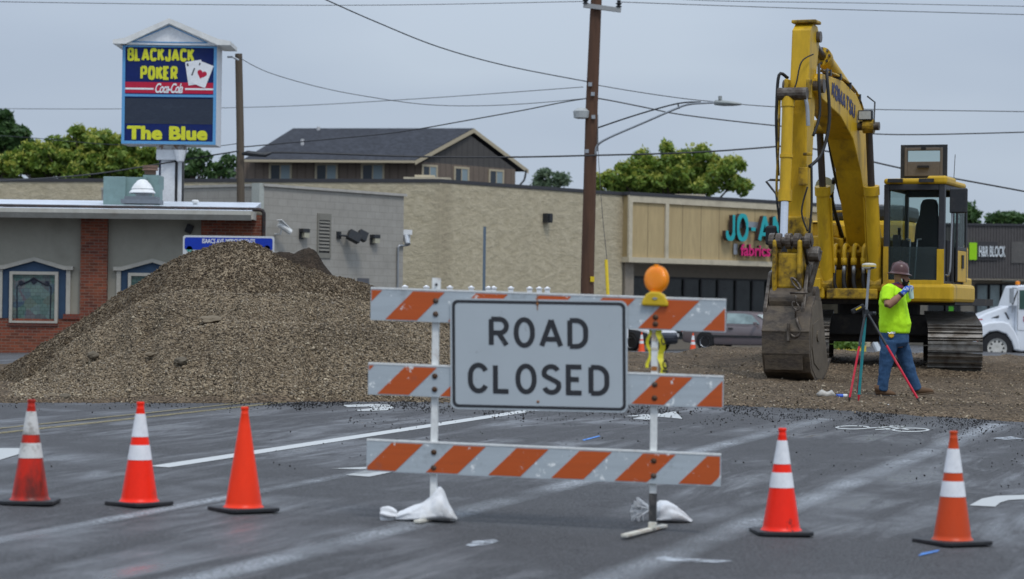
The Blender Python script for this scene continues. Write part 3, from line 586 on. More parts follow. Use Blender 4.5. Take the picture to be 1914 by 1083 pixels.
# sandbags
def blob(name, parts, m, loc, label, vox=.012, rz=0, disp=.012):
    b = MB()
    for pts, rr in parts: b.tube(pts, rr, 16)
    o = b.build(name, m); o.location = loc; o.rotation_euler = (0, 0, rz)
    r = o.modifiers.new('r', 'REMESH'); r.mode = 'VOXEL'; r.voxel_size = vox; r.use_smooth_shade = True
    sm = o.modifiers.new('sm', 'SMOOTH'); sm.factor = .6; sm.iterations = 5
    tx = bpy.data.textures.new('wr', 'CLOUDS'); tx.noise_scale = .09; d = o.modifiers.new('d', 'DISPLACE'); d.texture = tx; d.strength = disp * 3; d.texture_coords = 'LOCAL'
    return tag(o, label, 'sandbag', 'sandbags holding down the barricade feet')
M_bag = mat('sandbag_white', (.68, .69, .70), .7, dirt=(.35, .3, .22), dirtamt=.5, scale=7, bumps=.3, fine=.05)
def bag(name, prof, dep, loc, label, seed, tail=None):
    # flat-bottomed woven bag lofted along its length with pleats running to the tied end and peak
    b = MB(); nr, ns = 70, 56; rings = []; x0, x1 = prof[0][0], prof[-1][0]
    for i in range(nr):
        x = x0 + (x1 - x0) * i / (nr - 1); h = (interp(x - .008, prof) + interp(x + .008, prof) + interp(x, prof)) / 3; dd = interp(x, dep); ring = []
        for j in range(ns):
            a = 2 * PI * j / ns; ca, sa = math.cos(a), math.sin(a); pk = h / .22
            fold = .011 * math.sin(a * 5 + x * 14 + seed + 2.5 * noise.noise((x * 7, a, seed))) * (.4 + pk) + .010 * abs(noise.noise((x * 16, a * 2.2, seed))) - .004
            yy = ca * dd * (1 - .35 * max(0, sa)) + ca * fold; zz = h / 2 + math.copysign(abs(sa) ** (.8 if sa > 0 else .5), sa) * h / 2 + (sa * fold if sa > 0 else 0)
            ring.append((x + .01 * noise.noise((x * 9, a * 1.5, seed + 4)), yy, max(.004, zz)))
        rings.append(ring)
    b.loft(rings)
    return tag(b.build(name, M_bag, smooth=True, loc=(0, 0, 0)), label, 'sandbag', 'sandbags holding down the barricade feet'), loc
p = G(783, 969) + Vector((.02, -.16, 0))
o, l = bag('sandbag', [(-.17, .03), (-.14, .055), (-.09, .075), (0, .11), (.06, .155), (.10, .215), (.125, .225), (.15, .20), (.18, .12), (.215, .06), (.235, .015)], [(-.17, .03), (-.12, .08), (0, .14), (.12, .14), (.2, .10), (.235, .03)], p, 'lumpy white sandbag draped over the left barricade foot', 2); o.location = l
b = MB(); rr_ = []
for i in range(14):
    t = i / 13; x = -.16 - .11 * t; r = .022 + .028 * math.sin(t * 2.6) ; rr_.append([(x, r * 1.2 * math.cos(a) * (1 + .25 * math.sin(a * 6 + t * 3)), .035 + r * math.sin(a) * (1 + .25 * math.sin(a * 6 + t * 3))) for a in [2 * PI * j / 30 for j in range(30)]])
b.loft(rr_); te = b.build('tied_end', M_bag, smooth=True); te.parent = o
p = G(1250, 977) + Vector((0, .06, 0))
o, l = bag('sandbag', [(-.12, .05), (-.09, .11), (-.05, .145), (0, .14), (.06, .10), (.12, .05), (.16, .01)], [(-.12, .05), (-.06, .12), (.03, .12), (.16, .03)], p, 'small white sandbag with frayed tied end beside the right barricade foot', 9); o.location = l
b = MB()
for k in range(70):
    a = random.uniform(-.9, .9); l = random.uniform(.05, .11); q0 = Vector((-.12, random.uniform(-.03, .03), .09)); q1 = q0 + Vector((-math.cos(a) * l * 1.3, random.uniform(-.05, .0), math.sin(a) * l - .01)); q2 = q1 + Vector((random.uniform(-.02, .02), 0, -.04))
    b.tube([q0, q1, q2], [.006, .005, .002], 4)
fr = b.build('frayed_end', M_bag); fr.parent = o
# ================================================================ traffic cones
M_blk = mat('cone_base_rubber', (.022, .023, .026), .55, dirt=(.1, .09, .08), dirtamt=.4)
def conemat(name, col, dirt, amt, lo, hi, streak=2, rough=.38):
    m = mat(name, col, rough, dirt=dirt, dirtamt=amt, scale=5, lo=lo, hi=hi, streak=streak, fine=.05, spec=.25); return m
M_c = {'fresh': conemat('cone_fluorescent', (.95, .022, .004), (.25, .03, .01), .7, .58, .68), 'dirty': conemat('cone_dirty', (.60, .022, .008), (.05, .02, .015), .85, .4, .62), 'plain': conemat('cone_plain_orange', (.92, .040, .006), (.6, .03, .008), .5, .45, .7), 'dull': conemat('cone_dull_orange', (.58, .060, .010), (.4, .06, .02), .5, .45, .7)}
M_col = {'clean': mat('collar_white', (.74, .75, .77), .35, dirt=(.5, .45, .4), dirtamt=.3), 'dirty': mat('collar_grimy', (.62, .61, .58), .5, dirt=(.1, .07, .05), dirtamt=.85, scale=5, lo=.5, hi=.62)}
def cone(loc, label, cm_, colm, rz, h=.70, bw=.36, collars=True, group='traffic cones across the closed road', band=False):
    o = thing('traffic_cone', label, 'traffic cone', loc, rz, group); rb, rtp = .125, .026
    R = lambda z: rb + (rtp - rb) * (z - .03) / (h - .05 - .03)
    b = MB(); b.lathe((0, 0, 0), [(R(.03) + .012, .03), (R(.045), .045)] + [(R(z), z) for z in np.linspace(.06, h - .05, 10)] + [(R(h - .05) + .001, h - .045), (.024, h - .04), (.024, h - .02), (.027, h - .016), (.027, h - .004), (.024, h), (.019, h), (.018, h - .05)], 32, cap=False); b.build('cone_body', cm_, o, smooth='auto')
    b = MB(); q = bw / 2; c = .035; pl = [(-q + c, -q), (q - c, -q), (q, -q + c), (q, q - c), (q - c, q), (-q + c, q), (-q, q - c), (-q, -q + c)]; b.prism(pl, .004, .03, 'z'); b.build('cone_base', M_blk, o, bevel=.006)
    if collars:
        for z0, z1 in ((.465, .62), (.31, .41)):
            b = MB(); b.lathe((0, 0, 0), [(R(z) + .0025, z) for z in (z0, (z0 + z1) / 2, z1)], 32, cap=False); b.build('reflective_collar', colm, o, smooth=True)
    return o
cone(G(56, 942), 'grimy red cone with stained white collars, leftmost', M_c['dirty'], M_col['dirty'], .0)
cone(G(260, 945), 'bright fluorescent cone with clean white collars in front of the gravel heap', M_c['fresh'], M_col['clean'], .78 + .15)
cone(G(455, 956), 'plain orange cone without any white collars', M_c['plain'], None, .62, bw=.38, collars=False)
cone(G(1460, 999), 'bright red-orange cone with black scuffs right of the barricade', conemat('cone_scuffed', (.92, .022, .006), (.05, .02, .02), .9, .6, .66), M_col['clean'], .12, bw=.37)
cone(G(1780, 1017), 'dull orange cone with white collars, rightmost', M_c['dull'], M_col['clean'], .5, h=.735, bw=.40)
M_cf = mat('far_cone_orange', (.85, .10, .03), .5)
cone(W(1199, 658, 86.5) - Vector((0, 0, .02)), 'small distant orange and white cone in front of the dark parked truck', M_cf, M_col['clean'], .2, .72, .40, group='distant cones on the far street')
cone(W(1295, 660, 85.5) - Vector((0, 0, .02)), 'small distant orange and white cone by the rear wheel of the sedan', M_cf, M_col['clean'], .1, .72, .40, group='distant cones on the far street')
# litter
b = MB(); q = G(1545, 751) ; b.tube([(-.12, 0, .035), (-.06, 0, .06), (0, 0, .045), (.06, 0, .055), (.11, 0, .03)], [(.02, .03), (.05, .045), (.045, .03), (.05, .045), (.02, .02)], 14); b.v = [p_ + Vector(q) + Vector((0, 0, .05)) + p_ * .2 * noise.noise(p_ * 20) for p_ in b.v]
tag(b.build('plastic_bag', mat('crumpled_plastic', (.42, .40, .36), .3), smooth=True, loc=q), 'crumpled translucent plastic bag lying on the gravel edge', 'litter')
q = G(1573, 751) + Vector((0, 0, .075)); cn = thing('drink_can', 'small blue and white can lying beside the tripod foot', 'can', q); b = MB(); b.cyl((-.07, 0, 0), (.02, 0, 0), .027); b.build('can_body', mat('can_blue', (.02, .12, .6), .3), cn); b = MB(); b.cyl((.02, 0, 0), (.075, 0, 0), .0275); b.build('can_label', M_white, cn)
q = G(1660, 767) + Vector((0, 0, .02)); b = MB(); bm_ = [(-.03, 0, 0), (.03, .01, .0), (.025, 0, .03), (.005, .0, .02), (.008, .01, .06), (-.01, 0, .055), (-.012, .01, .02)]; b.tube([(-.035, 0, .01), (0, .01, .02), (.035, 0, .01)], [.012, .02, .01], 6); b.tube([(0, 0, .02), (.005, .01, .055)], [.014, .01], 6); b.v = [p_ + q for p_ in b.v]; tag(b.build('paper_scrap', M_white, loc=q), 'tiny white scrap of paper on the dark road edge', 'litter')
# ================================================================ buildings
def frame(a, b, z=0):
    a = Vector(a); b = Vector(b); return Matrix.Translation((a.x, a.y, z)) @ Matrix.Rotation(math.atan2(b.y - a.y, b.x - a.x), 4, 'Z')
def fp(M, px, py, off=0):        # where the sight line of a photo pixel meets the facade plane (local x, z)
    I = M.inverted(); o = I @ CAM; q = I @ W(px, py, 10); r = q - o; t = (off - o.y) / r.y; p = o + r * t; return p.x, p.z
def fbox(mb, M, px0, py0, px1, py1, y0, y1, k=None):
    x0, z1 = fp(M, px0, py0); x1, _ = fp(M, px1, py0); _, z0 = fp(M, px0, py1); mb.bb((x0, y0, z0), (x1, y1, z1), k); return x0, z0, x1, z1
M_tanw = None
def roughwall(name, c, c2, sc=3, bd=.5):
    m, t, b, o = newmat(name); v = coord(t, (1, 1, 1.6)); g = noise_(t, v, sc, 7, .72, .35, .68); g2 = noise_(t, v, .35, 4, .6, .35, .7); vs = coord(t, (.9, .9, .08)); st = noise_(t, vs, 1.6, 5, .6, .5, .8)
    cc = mixc(t, g, c2, c); cc = mixc(t, math_(t, 'MULTIPLY', g2, .35), cc, tuple(x * .75 for x in c)); cc = mixc(t, math_(t, 'MULTIPLY', st, .3), cc, tuple(x * .55 for x in c))
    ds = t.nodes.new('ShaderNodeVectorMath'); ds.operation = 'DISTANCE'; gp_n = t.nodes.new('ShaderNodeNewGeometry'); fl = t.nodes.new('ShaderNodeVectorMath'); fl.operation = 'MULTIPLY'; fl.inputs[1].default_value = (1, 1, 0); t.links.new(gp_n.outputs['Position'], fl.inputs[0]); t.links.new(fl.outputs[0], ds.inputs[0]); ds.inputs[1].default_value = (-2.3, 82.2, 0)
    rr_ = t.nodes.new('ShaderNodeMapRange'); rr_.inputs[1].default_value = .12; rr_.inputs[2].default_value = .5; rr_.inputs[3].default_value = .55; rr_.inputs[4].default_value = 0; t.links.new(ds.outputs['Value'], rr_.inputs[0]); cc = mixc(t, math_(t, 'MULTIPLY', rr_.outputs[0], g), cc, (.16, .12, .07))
    t.links.new(cc, b.inputs['Base Color']); b.inputs['Roughness'].default_value = .9; bump(t, b, g, bd, .06); return m
M_tan = roughwall('tan_rough_stucco', (.56, .49, .345), (.40, .34, .225), 3.2)
M_trim = mat('tan_trim', (.52, .46, .34), .7, dirt=(.2, .17, .12), dirtamt=.5, scale=2); M_panel = mat('ochre_panel', (.44, .335, .175), .75, dirt=(.22, .15, .07), dirtamt=.5, scale=2, streak=6)
M_cop = mat('dark_coping', (.045, .045, .05), .5); M_gl = glass('shop_glass', (.010, .013, .012), .12); M_frm = mat('dark_mullion', (.03, .03, .032), .4)
def wallprism(mb, pts, th, z0, z1, k=0):
    # thick wall following a plan polyline
    for a, b in zip(pts, pts[1:]):
        a = Vector((a[0], a[1], 0)); b = Vector((b[0], b[1], 0)); d = (b - a).normalized(); n = Vector((-d.y, d.x, 0)) * th
        mb.add([(a.x, a.y, z0), (b.x, b.y, z0), (b.x + n.x, b.y + n.y, z0), (a.x + n.x, a.y + n.y, z0), (a.x, a.y, z1), (b.x, b.y, z1), (b.x + n.x, b.y + n.y, z1), (a.x + n.x, a.y + n.y, z1)], [(3, 2, 1, 0), (4, 5, 6, 7), (0, 1, 5, 4), (1, 2, 6, 5), (2, 3, 7, 6), (3, 0, 4, 7)], k)
A_ = Vector((-30, 88, 0)); B_ = Vector((-2.44, 82, 0)); C_ = Vector((4.01, 89.6, 0)); dr = (Vector((10.23, 95.5, 0)) - C_).normalized(); E_ = C_ + dr * 14.5
ZT = 5.88
MJ = frame(C_, E_)
store = thing('fabric_store', 'long tan rough-stucco shop building with ochre fascia and dark storefront glass', 'store', B_)
b = MB(); wallprism(b, [A_, B_], .3, -.5, ZT); b.build('side_wall', M_tan, store, world=True)
b = MB(); wallprism(b, [B_, C_], .3, -.5, ZT - .004); b.build('wall', M_tan, store, world=True)
b = MB(); wallprism(b, [A_ + Vector((0, -.03, 0)), B_ + Vector((.0, -.03, 0)), C_ + Vector((.03, -.03, 0))], .45, ZT, ZT + .12); wallprism(b, [C_ - dr * .1 + Vector((.30, -.30, 0)), E_ + Vector((.3, -.3, 0))], .8, ZT + .005, ZT + .125); b.build('coping', M_cop, store, world=True)
b = MB(); b.prism([(A_.x, A_.y + .2), (B_.x, B_.y + .3), (C_.x, C_.y + .3), (E_.x, E_.y + .3), (E_.x - 12, E_.y + 16), (A_.x, A_.y + 20)], ZT - .5, ZT - .3, 'z'); b.build('roof', M_cop, store, world=True)
I = MJ
def lj(mb, x0, x1, y0, y1, z0, z1, k=None):
    mb.T = MJ; mb.bb((x0, y0, z0), (x1, y1, z1), k); mb.T = Matrix.Identity(4)
L = 14.5; x1170, zt_ = fp(MJ, 1170, 373, -.35); xmid = fp(MJ, 1246, 380, -.35)[0]; zb = fp(MJ, 1200, 483, -.35)[1]
b = MB(); lj(b, 0, L, -.33, .1, zb - .1, ZT - .01); b.build('fascia', M_panel, store, world=True)
b = MB(); lj(b, -.1, L, -.40, -.325, ZT - .24, ZT); lj(b, -.1, L + .05, -.42, 1.6, zb - .16, zb + .03); lj(b, -.1, .09, -.402, -.32, zb + .03, ZT - .24); lj(b, xmid - .09, xmid + .09, -.402, -.32, zb + .03, ZT - .24); b.build('fascia_trim', M_trim, store, world=True)
b = MB(); x = xmid + .9
while x < L: lj(b, x - .008, x + .008, -.334, -.32, zb + .03, ZT - .24); x += 1.02
lj(b, xmid / 2 - .008, xmid / 2 + .008, -.334, -.32, zb + .03, ZT - .24); b.build('panel_seam', mat('seam', (.13, .10, .06), .9), store, world=True)
b = MB(); lj(b, .05, .5, -.1, 1.5, -.5, zb - .16); lj(b, .5, L, 1.25, 1.5, zb - .62, zb - .16); lj(b, .5, L, 1.2, 1.5, -.5, .62); b.build('recess_wall', mat('storefront_wall', (.26, .225, .18), .85, dirt=(.1, .09, .07)), store, world=True)
b = MB(); lj(b, .5, 10.2, 1.36, 1.38, .62, zb - .62); b.build('shop_window', M_gl, store, world=True)
b = MB()
for px in (1182, 1232, 1279, 1311, 1343, 1376, 1407, 1434): x = fp(MJ, px, 560, 1.3)[0]; lj(b, x - .05, x + .05, 1.3, 1.36, .62, zb - .62)
lj(b, .5, 10.2, 1.3, 1.36, .62, .74); lj(b, .5, 10.2, 1.31, 1.355, zb - .7, zb - .62); b.build('window_mullion', M_frm, store, world=True)
b = MB(); lj(b, 10.2, 10.9, 1.1, 1.4, -.4, zb - .16); b.build('pale_pillar', mat('pale_green_pillar', (.32, .38, .33), .6), store, world=True)
b = MB(); wallprism(b, [E_, E_ + Vector((-10, 14, 0))], .3, -.5, ZT - .02); b.build('end_wall', M_tan, store, world=True)
b = MB(); x_, z_ = fp(frame(B_, C_), 1019, 408); b.T = frame(B_, C_); b.bb((x_ - .14, -.22, z_ - .16), (x_ + .14, 0, z_ + .16)); b.bb((x_ - .1, -.3, z_ - .1), (x_ + .06, -.2, z_ + .12)); b.build('wall_light', M_dark, store, world=True)
# dark stain strip on the corner
# shop lettering (channel letters)
M_teal = mat('teal_letter_face', (.02, .36, .38), .35, dirt=(.01, .2, .22), dirtamt=.3); M_lside = mat('letter_side', (.06, .035, .03), .6); M_pink = mat('pink_letter_face', (.62, .015, .16), .35)
x0, z1 = fp(MJ, 1356, 398, -.6); x1, _ = fp(MJ, 1488, 405, -.6); _, z0 = fp(MJ, 1356, 449, -.6)
def chan(nm, txt, xa, xb, za, zb_, face, bold, parent, dep=.18):
    b = MB(); b.T = MJ
    (capsword(b, txt, (xa, -.44, za), (1, 0, 0), (0, 0, 1), xb - xa, zb_ - za, .135, dep, 0, .7) if txt.isupper() else b.text(txt, (xa, -.44, za), (1, 0, 0), (0, 0, 1), xb - xa, zb_ - za, k=0, ext=dep, bold=bold)); f = b.build(nm + '_return', M_lside, parent, world=True)
    b = MB(); b.T = MJ; (capsword(b, txt, (xa, -.44 - dep - .006, za), (1, 0, 0), (0, 0, 1), xb - xa, zb_ - za, .135, .006, None, .7) if txt.isupper() else b.text(txt, (xa, -.44 - dep - .004, za), (1, 0, 0), (0, 0, 1), xb - xa, zb_ - za, ext=.006, bold=bold)); b.build(nm, face, parent, world=True)
ss = thing('shop_sign', 'turquoise and pink raised shop lettering on the ochre fascia', 'sign', C_)
chan('letters', 'JO-ANN', x0, x1, z0 - .02, z1, M_teal, .035, ss)
x0, z1 = fp(MJ, 1386, 456, -.6); x1, _ = fp(MJ, 1520, 460, -.6); _, z0 = fp(MJ, 1386, 476, -.6); chan('small_letters', 'fabrics and crafts', x0, x0 + (x1 - x0) * 1.06, z0 - .05, z1, M_pink, .02, ss, .12)
b = MB(); b.T = MJ; b.bb((x0 - .35, -.40 - .04, (fp(MJ, 1356, 420, -.6)[1]) - .09), (x1, -.405, fp(MJ, 1356, 412, -.6)[1])); b.bb((x0 - .25, -.44, z0), (x0 - .05, -.405, z1)); b.build('sign_raceway', M_steel, ss, world=True)
# H&R style dark shop block at the right
MH = frame(W(1700, 500, 100), W(2300, 500, 100)); MH = frame((W(1752, 500, 100).x, 100), (W(2400, 500, 100).x, 100))
hr = thing('dark_fascia_shop', 'low shop with dark corrugated metal fascia behind the white truck', 'store', None, M=MH)
zt = fp(MH, 1850, 421)[1]; zf = fp(MH, 1850, 521)[1]; LH = 14.2
b = MB(); nC = int(LH / .12)
for i in range(nC): b.bb((i * .12, -.03, zf), (i * .12 + .075, .02, zt - .02))
b.bb((0, 0, zf), (LH, .12, zt - .03)); b.build('corrugated_fascia', mat('dark_corrugated', (.085, .078, .076), .5, dirt=(.09, .08, .08), dirtamt=.4, scale=1), hr)
b = MB(); b.bb((-.05, -.08, zt - .03), (LH + .05, 8, zt + .06)); b.build('roof', M_cop, hr)
b = MB(); b.bb((0, .9, -.5), (LH, 1.1, zf)); b.bb((0, 1.1, -.5), (.2, 8, zt - .03)); b.bb((.0, .0, zf - .06), (LH, .95, zf - .001)); b.build('wall', mat('beige_shop_wall', (.34, .295, .23), .85, dirt=(.13, .11, .09), dirtamt=.5, scale=2, fine=.1), hr)
for px0, px1 in ((1745, 1771), (1775, 1799), (1834, 1853), (1858, 1877), (1880, 1912)):
    b = MB(); f0 = fbox(b, MH, px0, 533, px1, 607, .84, .9); b.build('window', glass('blind_glass', (.13, .16, .16), .15) if px0 > 1800 else M_gl, hr)
    b = MB(); x0, z0, x1, z1 = f0; [b.bb(p, q) for p, q in (((x0 - .08, .8, z0 - .05), (x0, .9, z1 + .05)), ((x1, .8, z0 - .05), (x1 + .08, .9, z1 + .05)), ((x0, .8, z1), (x1, .9, z1 + .06)), ((x0, .8, z0 - .06), (x1, .9, z0)))]; b.build('window_frame', M_frm, hr)
b = MB(); fbox(b, MH, 1880, 520, 1914 + 30, 526, .7, .88); b.build('canopy_light', mat('pale_tube_cover', (.55, .62, .55), .4), hr)
b = MB(); fbox(b, MH, 1780, 573, 1789, 588, .80, .835); b.build('green_poster', mat('green_poster', (.12, .5, .03), .4), hr)
sg = thing('shop_name_sign', 'white shop name lettering with a lime green square on the dark fascia', 'sign', None, M=MH)
b = MB(); fbox(b, MH, 1824, 452, 1864, 487, -.07, -.035); b.build('sign_backing', mat('sign_backing_dark', (.045, .043, .045), .5), sg)
b = MB(); fbox(b, MH, 1811, 454, 1825, 486, -.14, -.07); b.build('green_square', mat('lime_green', (.30, .60, .01), .4), sg)
x0, z1 = fp(MH, 1829, 460); x1, z0 = fp(MH, 1878, 481); b = MB(); b.text('H&R BLOCK', (x0, -.075, z0), (1, 0, 0), (0, 0, 1), x1 - x0, z1 - z0, ext=.06, bold=.02); b.build('lettering', mat('white_letters', (.62, .66, .68), .5), sg)
b = MB(); fbox(b, MH, 1890, 452, 1935, 492, -.06, -.035); tag(b.build('blank_sign_panel', mat('weathered_panel', (.10, .095, .09), .6, dirt=(.2, .19, .17), dirtamt=.4), loc=MH.translation), 'blank weathered grey sign panel at the right end of the dark fascia', 'sign panel'); bp = COL.objects[-1]
bp.data.transform(MH) if False else None
bp.location = MH.translation; bp.data.transform(Matrix.Translation(MH.translation))
# small brown block between
bb_ = MB(); p = W(1600, 500, 112); q = W(1672, 500, 112); bb_.bb((p.x, 112, -.5), (q.x, 120, W(1650, 397, 112).z)); bb_.bb((p.x - .1, 111.9, W(1650, 397, 112).z), (q.x + .1, 120, W(1650, 383, 112).z), 1); tag(bb_.build('distant_building', [mat('brown_siding', (.11, .085, .07), .8), mat('tan_parapet', (.26, .2, .15), .8)], loc=(p.x, 112, 0)), 'brown flat-roofed building seen between boom and cab', 'building')
# white low wall + greenery at far street
# ------------------------------------------------ grey block building
P1 = (-6.67, 65.7); P2 = (-3.14, 70.7); MG = frame(P1, P2); LG = (Vector(P2) - Vector(P1)).length; ZG = 4.90
M_blockw = brickmat('grey_painted_block', (.40, .38, .34), (.38, .36, .32), (.32, .305, .27), .4, .2, .01, dirt=(.15, .14, .12), bumpd=.2)
gb_ = thing('grey_block_building', 'grey painted concrete block building with sloping roofline and louvred vent', 'building', None, M=MG)
b = MB(); b.bb((0, 0, -.3), (LG, 6, ZG)); uvbox(b.build('wall', M_blockw, gb_))
b = MB(); b.bb((-.03, -.06, ZG), (LG + .08, 6, ZG + .07)); b.build('coping', mat('pale_coping', (.42, .40, .36), .6, dirt=(.2, .18, .15)), gb_)
b = MB(); b.bb((-.19, -.02, 3.6), (0, .25, ZG + .08)); b.bb((-.15, .0, -.2), (0, .2, 3.6)); b.build('corner_trim', mat('pale_green_trim', (.42, .44, .40), .6), gb_)
x0, z1 = fp(MG, 593, 399); x1, z0 = fp(MG, 617, 483); b = MB(); b.bb((x0, -.03, z0), (x0 + .06, 0, z1)); b.bb((x1 - .06, -.03, z0), (x1, 0, z1)); b.bb((x0 + .06, -.028, z0), (x1 - .06, 0, z0 + .14)); b.bb((x0 + .06, -.04, z1 - .18), (x1 - .06, 0, z1)); v_ = b.build('louvre_vent', mat('vent_grey', (.21, .20, .17), .7), gb_)
b = MB(); b.bb((x0 + .06, -.006, z0 + .14), (x1 - .06, -.003, z1 - .18)); b.build('vent_opening', M_black, v_)
b = MB(); k_ = 9
for i in range(k_): z = z0 + .16 + (z1 - z0 - .36) * (i + .5) / k_; b.box(((x0 + x1) / 2, -.02, z + .02), (x1 - x0 - .14, .01, .075), Matrix.Rotation(-.5, 3, 'X'))
b.build('slats', mat('vent_slat', (.20, .19, .165), .7), v_)
for px in (565, 697):
    x, z = fp(MG, px, 428 if px < 600 else 439); b = MB(); b.bb((x - .14, -.16, z - .1), (x + .14, 0, z)); b.bb((x - .14, -.05, z - .28), (x - .02, 0, z - .1)); wl_ = b.build('wall_light', M_dark, gb_); b = MB(); b.bb((x - .08, -.15, z - .24), (x + .13, -.05, z - .1)); b.build('lamp_glass', mat('lamp_glass', (.42, .40, .30), .2), wl_)
x, z = fp(MG, 632, 440); b = MB(); b.bb((x - .08, -.05, z - .1), (x + .08, 0, z + .1)); b.cyl((x, -.05, z), (x + .2, -.2, z - .02), .03); b.box((x + .35, -.28, z - .03), (.36, .2, .26), Matrix.Rotation(.5, 3, 'Y') @ Matrix.Rotation(-.5, 3, 'Z')); b.box((x + .62, -.36, z + .0), (.26, .18, .26), Matrix.Rotation(.5, 3, 'Y') @ Matrix.Rotation(-.5, 3, 'Z')); b.build('floodlight', M_dark, gb_)
def camera_part(px, py, ang, par, ln=.42):
    x, z = fp(MG, px, py); b = MB(); d = Vector((math.cos(ang) * .9, -.35, math.sin(ang))); c0 = Vector((x, -.30, z)); b.cyl(c0 - d * ln / 2, c0 + d * ln / 2, .075, n=10); b.box(c0 + Vector((0, 0, .085)), (.5, .17, .02), Matrix.Rotation(-ang, 3, 'Y')); b.tube([c0 - d * .1 + Vector((0, 0, -.06)), c0 + Vector((-.05, .1, -.16)), (x - .05, 0, z - .16)], .025); b.build('security_camera', M_white, par)
camera_part(516, 427, -.55, gb_)
x, z = fp(MG, 742, 462); b = MB(); b.tube([(x, -.04, .2), (x, -.04, z), (x + .05, -.05, z + .04), (x + .3, -.05, z + .05), (x + .38, -.06, z + .12)], .03); b.cyl((x + .34, -.12, z + .08), (x + .42, .02, z + .32), .09); cp = b.build('security_camera', M_steel, gb_)
b = MB(); x, z = fp(MG, 755, 437); b.bb((LG + .01, .1, z - .2), (LG + .45, .5, z - .02)); b.bb((LG + .01, .05, z - .02), (LG + .48, .52, z + .12)); b.build('side_awning', M_white, gb_)
b = MB(); x0, z1 = fp(MG, 668, 520); x1, _ = fp(MG, 689, 520); b.bb((x0, -.02, .2), (x1, 0, z1)); b.build('grey_door', mat('grey_door', (.10, .10, .11), .5), gb_)
# ------------------------------------------------ brick tavern
YT = 56.6; MT = frame((-16, YT), (0, YT)); TX = lambda px: fp(MT, px, 560)[0]; TZ = lambda py, px=100: fp(MT, px, py)[1]
tv = thing('brick_tavern', 'low tavern with brick pilasters, deep eave and stained glass windows in blue surrounds', 'building', None, M=MT)
M_brick = brickmat('red_brick', (.24, .062, .036), (.075, .024, .02), (.17, .13, .105), .2, .068, .008, dirt=(.4, .14, .06), bumpd=.3)
M_stuc = mat('grey_green_stucco', (.30, .285, .235), .9, dirt=(.12, .11, .09), dirtamt=.5, scale=1.5, fine=.06)
xR = TX(489); zs = TZ(414)
b = MB(); b.bb((0, 0, 0), (xR, .3, zs + .3)); b.build('wall', M_stuc, tv)
zw = TZ(591); b = MB(); b.bb((0, -.10, 0), (TX(151), 0, zw - .07)); b.bb((TX(151), -.14, 0), (TX(201), 0, zs + .2)); b.bb((TX(201), -.10, 0), (xR, 0, zw - .07)); b.bb((TX(375), -.08, zw - .07), (xR + .002, -.001, zs + .2)); uvbox(b.build('brickwork', M_brick, tv))
M_rowl = brickmat('rowlock_brick', (.25, .06, .035), (.16, .04, .03), (.11, .08, .07), .068, .2, .008); b = MB(); b.bb((0, -.13, zw - .07), (TX(-6), 0, zw + .05)); b.bb((TX(120), -.13, zw - .07), (TX(151), 0, zw + .05)); b.bb((TX(18), -.13, zw - .23), (TX(110), -.0, zw - .13)); b.bb((TX(201), -.13, zw - .07), (TX(375), 0, zw + .05)); uvbox(b.build('rowlock_course', M_rowl, tv))
M_trimw = mat('cream_trim', (.40, .38, .33), .6, dirt=(.22, .2, .17), dirtamt=.4); M_blue2 = mat('navy_board', (.030, .062, .115), .6, dirt=(.02, .035, .06), dirtamt=.5, scale=3)
def stained(name, seed):
    m, t, b, o = newmat(name); v = coord(t, (1, 1, 1)); k = t.nodes.new('ShaderNodeTexBrick'); mpv = coord(t, (1, 1, 1), 'Object', (PI / 2, 0, 0)); t.links.new(mpv, k.inputs[0]); k.inputs['Scale'].default_value = 1; k.inputs['Brick Width'].default_value = .11; k.inputs['Row Height'].default_value = .085; k.inputs['Mortar Size'].default_value = .006
    k.inputs['Color1'].default_value = (.10, .17, .14, 1); k.inputs['Color2'].default_value = (.035, .07, .075, 1); k.inputs['Mortar'].default_value = (.01, .01, .01, 1)
    vo = N(t, 'ShaderNodeTexVoronoi', i_Scale=5.0); t.links.new(v, vo.inputs['Vector']); s = t.nodes.new('ShaderNodeSeparateXYZ'); t.links.new(vo.outputs['Color'], s.inputs[0]); r = t.nodes.new('ShaderNodeValToRGB'); e = r.color_ramp.elements; e[0].color = (.03, .05, .12, 1); e[1].color = (.10, .18, .10, 1)
    for p_, c in ((.3, (.16, .22, .2, 1)), (.55, (.03, .09, .07, 1)), (.8, (.15, .10, .13, 1))): x = e.new(p_); x.color = c
    t.links.new(s.outputs[0], r.inputs[0]); t.links.new(mixc(t, .55, k.outputs[0], r.outputs[0]), b.inputs['Base Color']); b.inputs['Roughness'].default_value = .2; return m
M_stain = stained('stained_glass', 1)
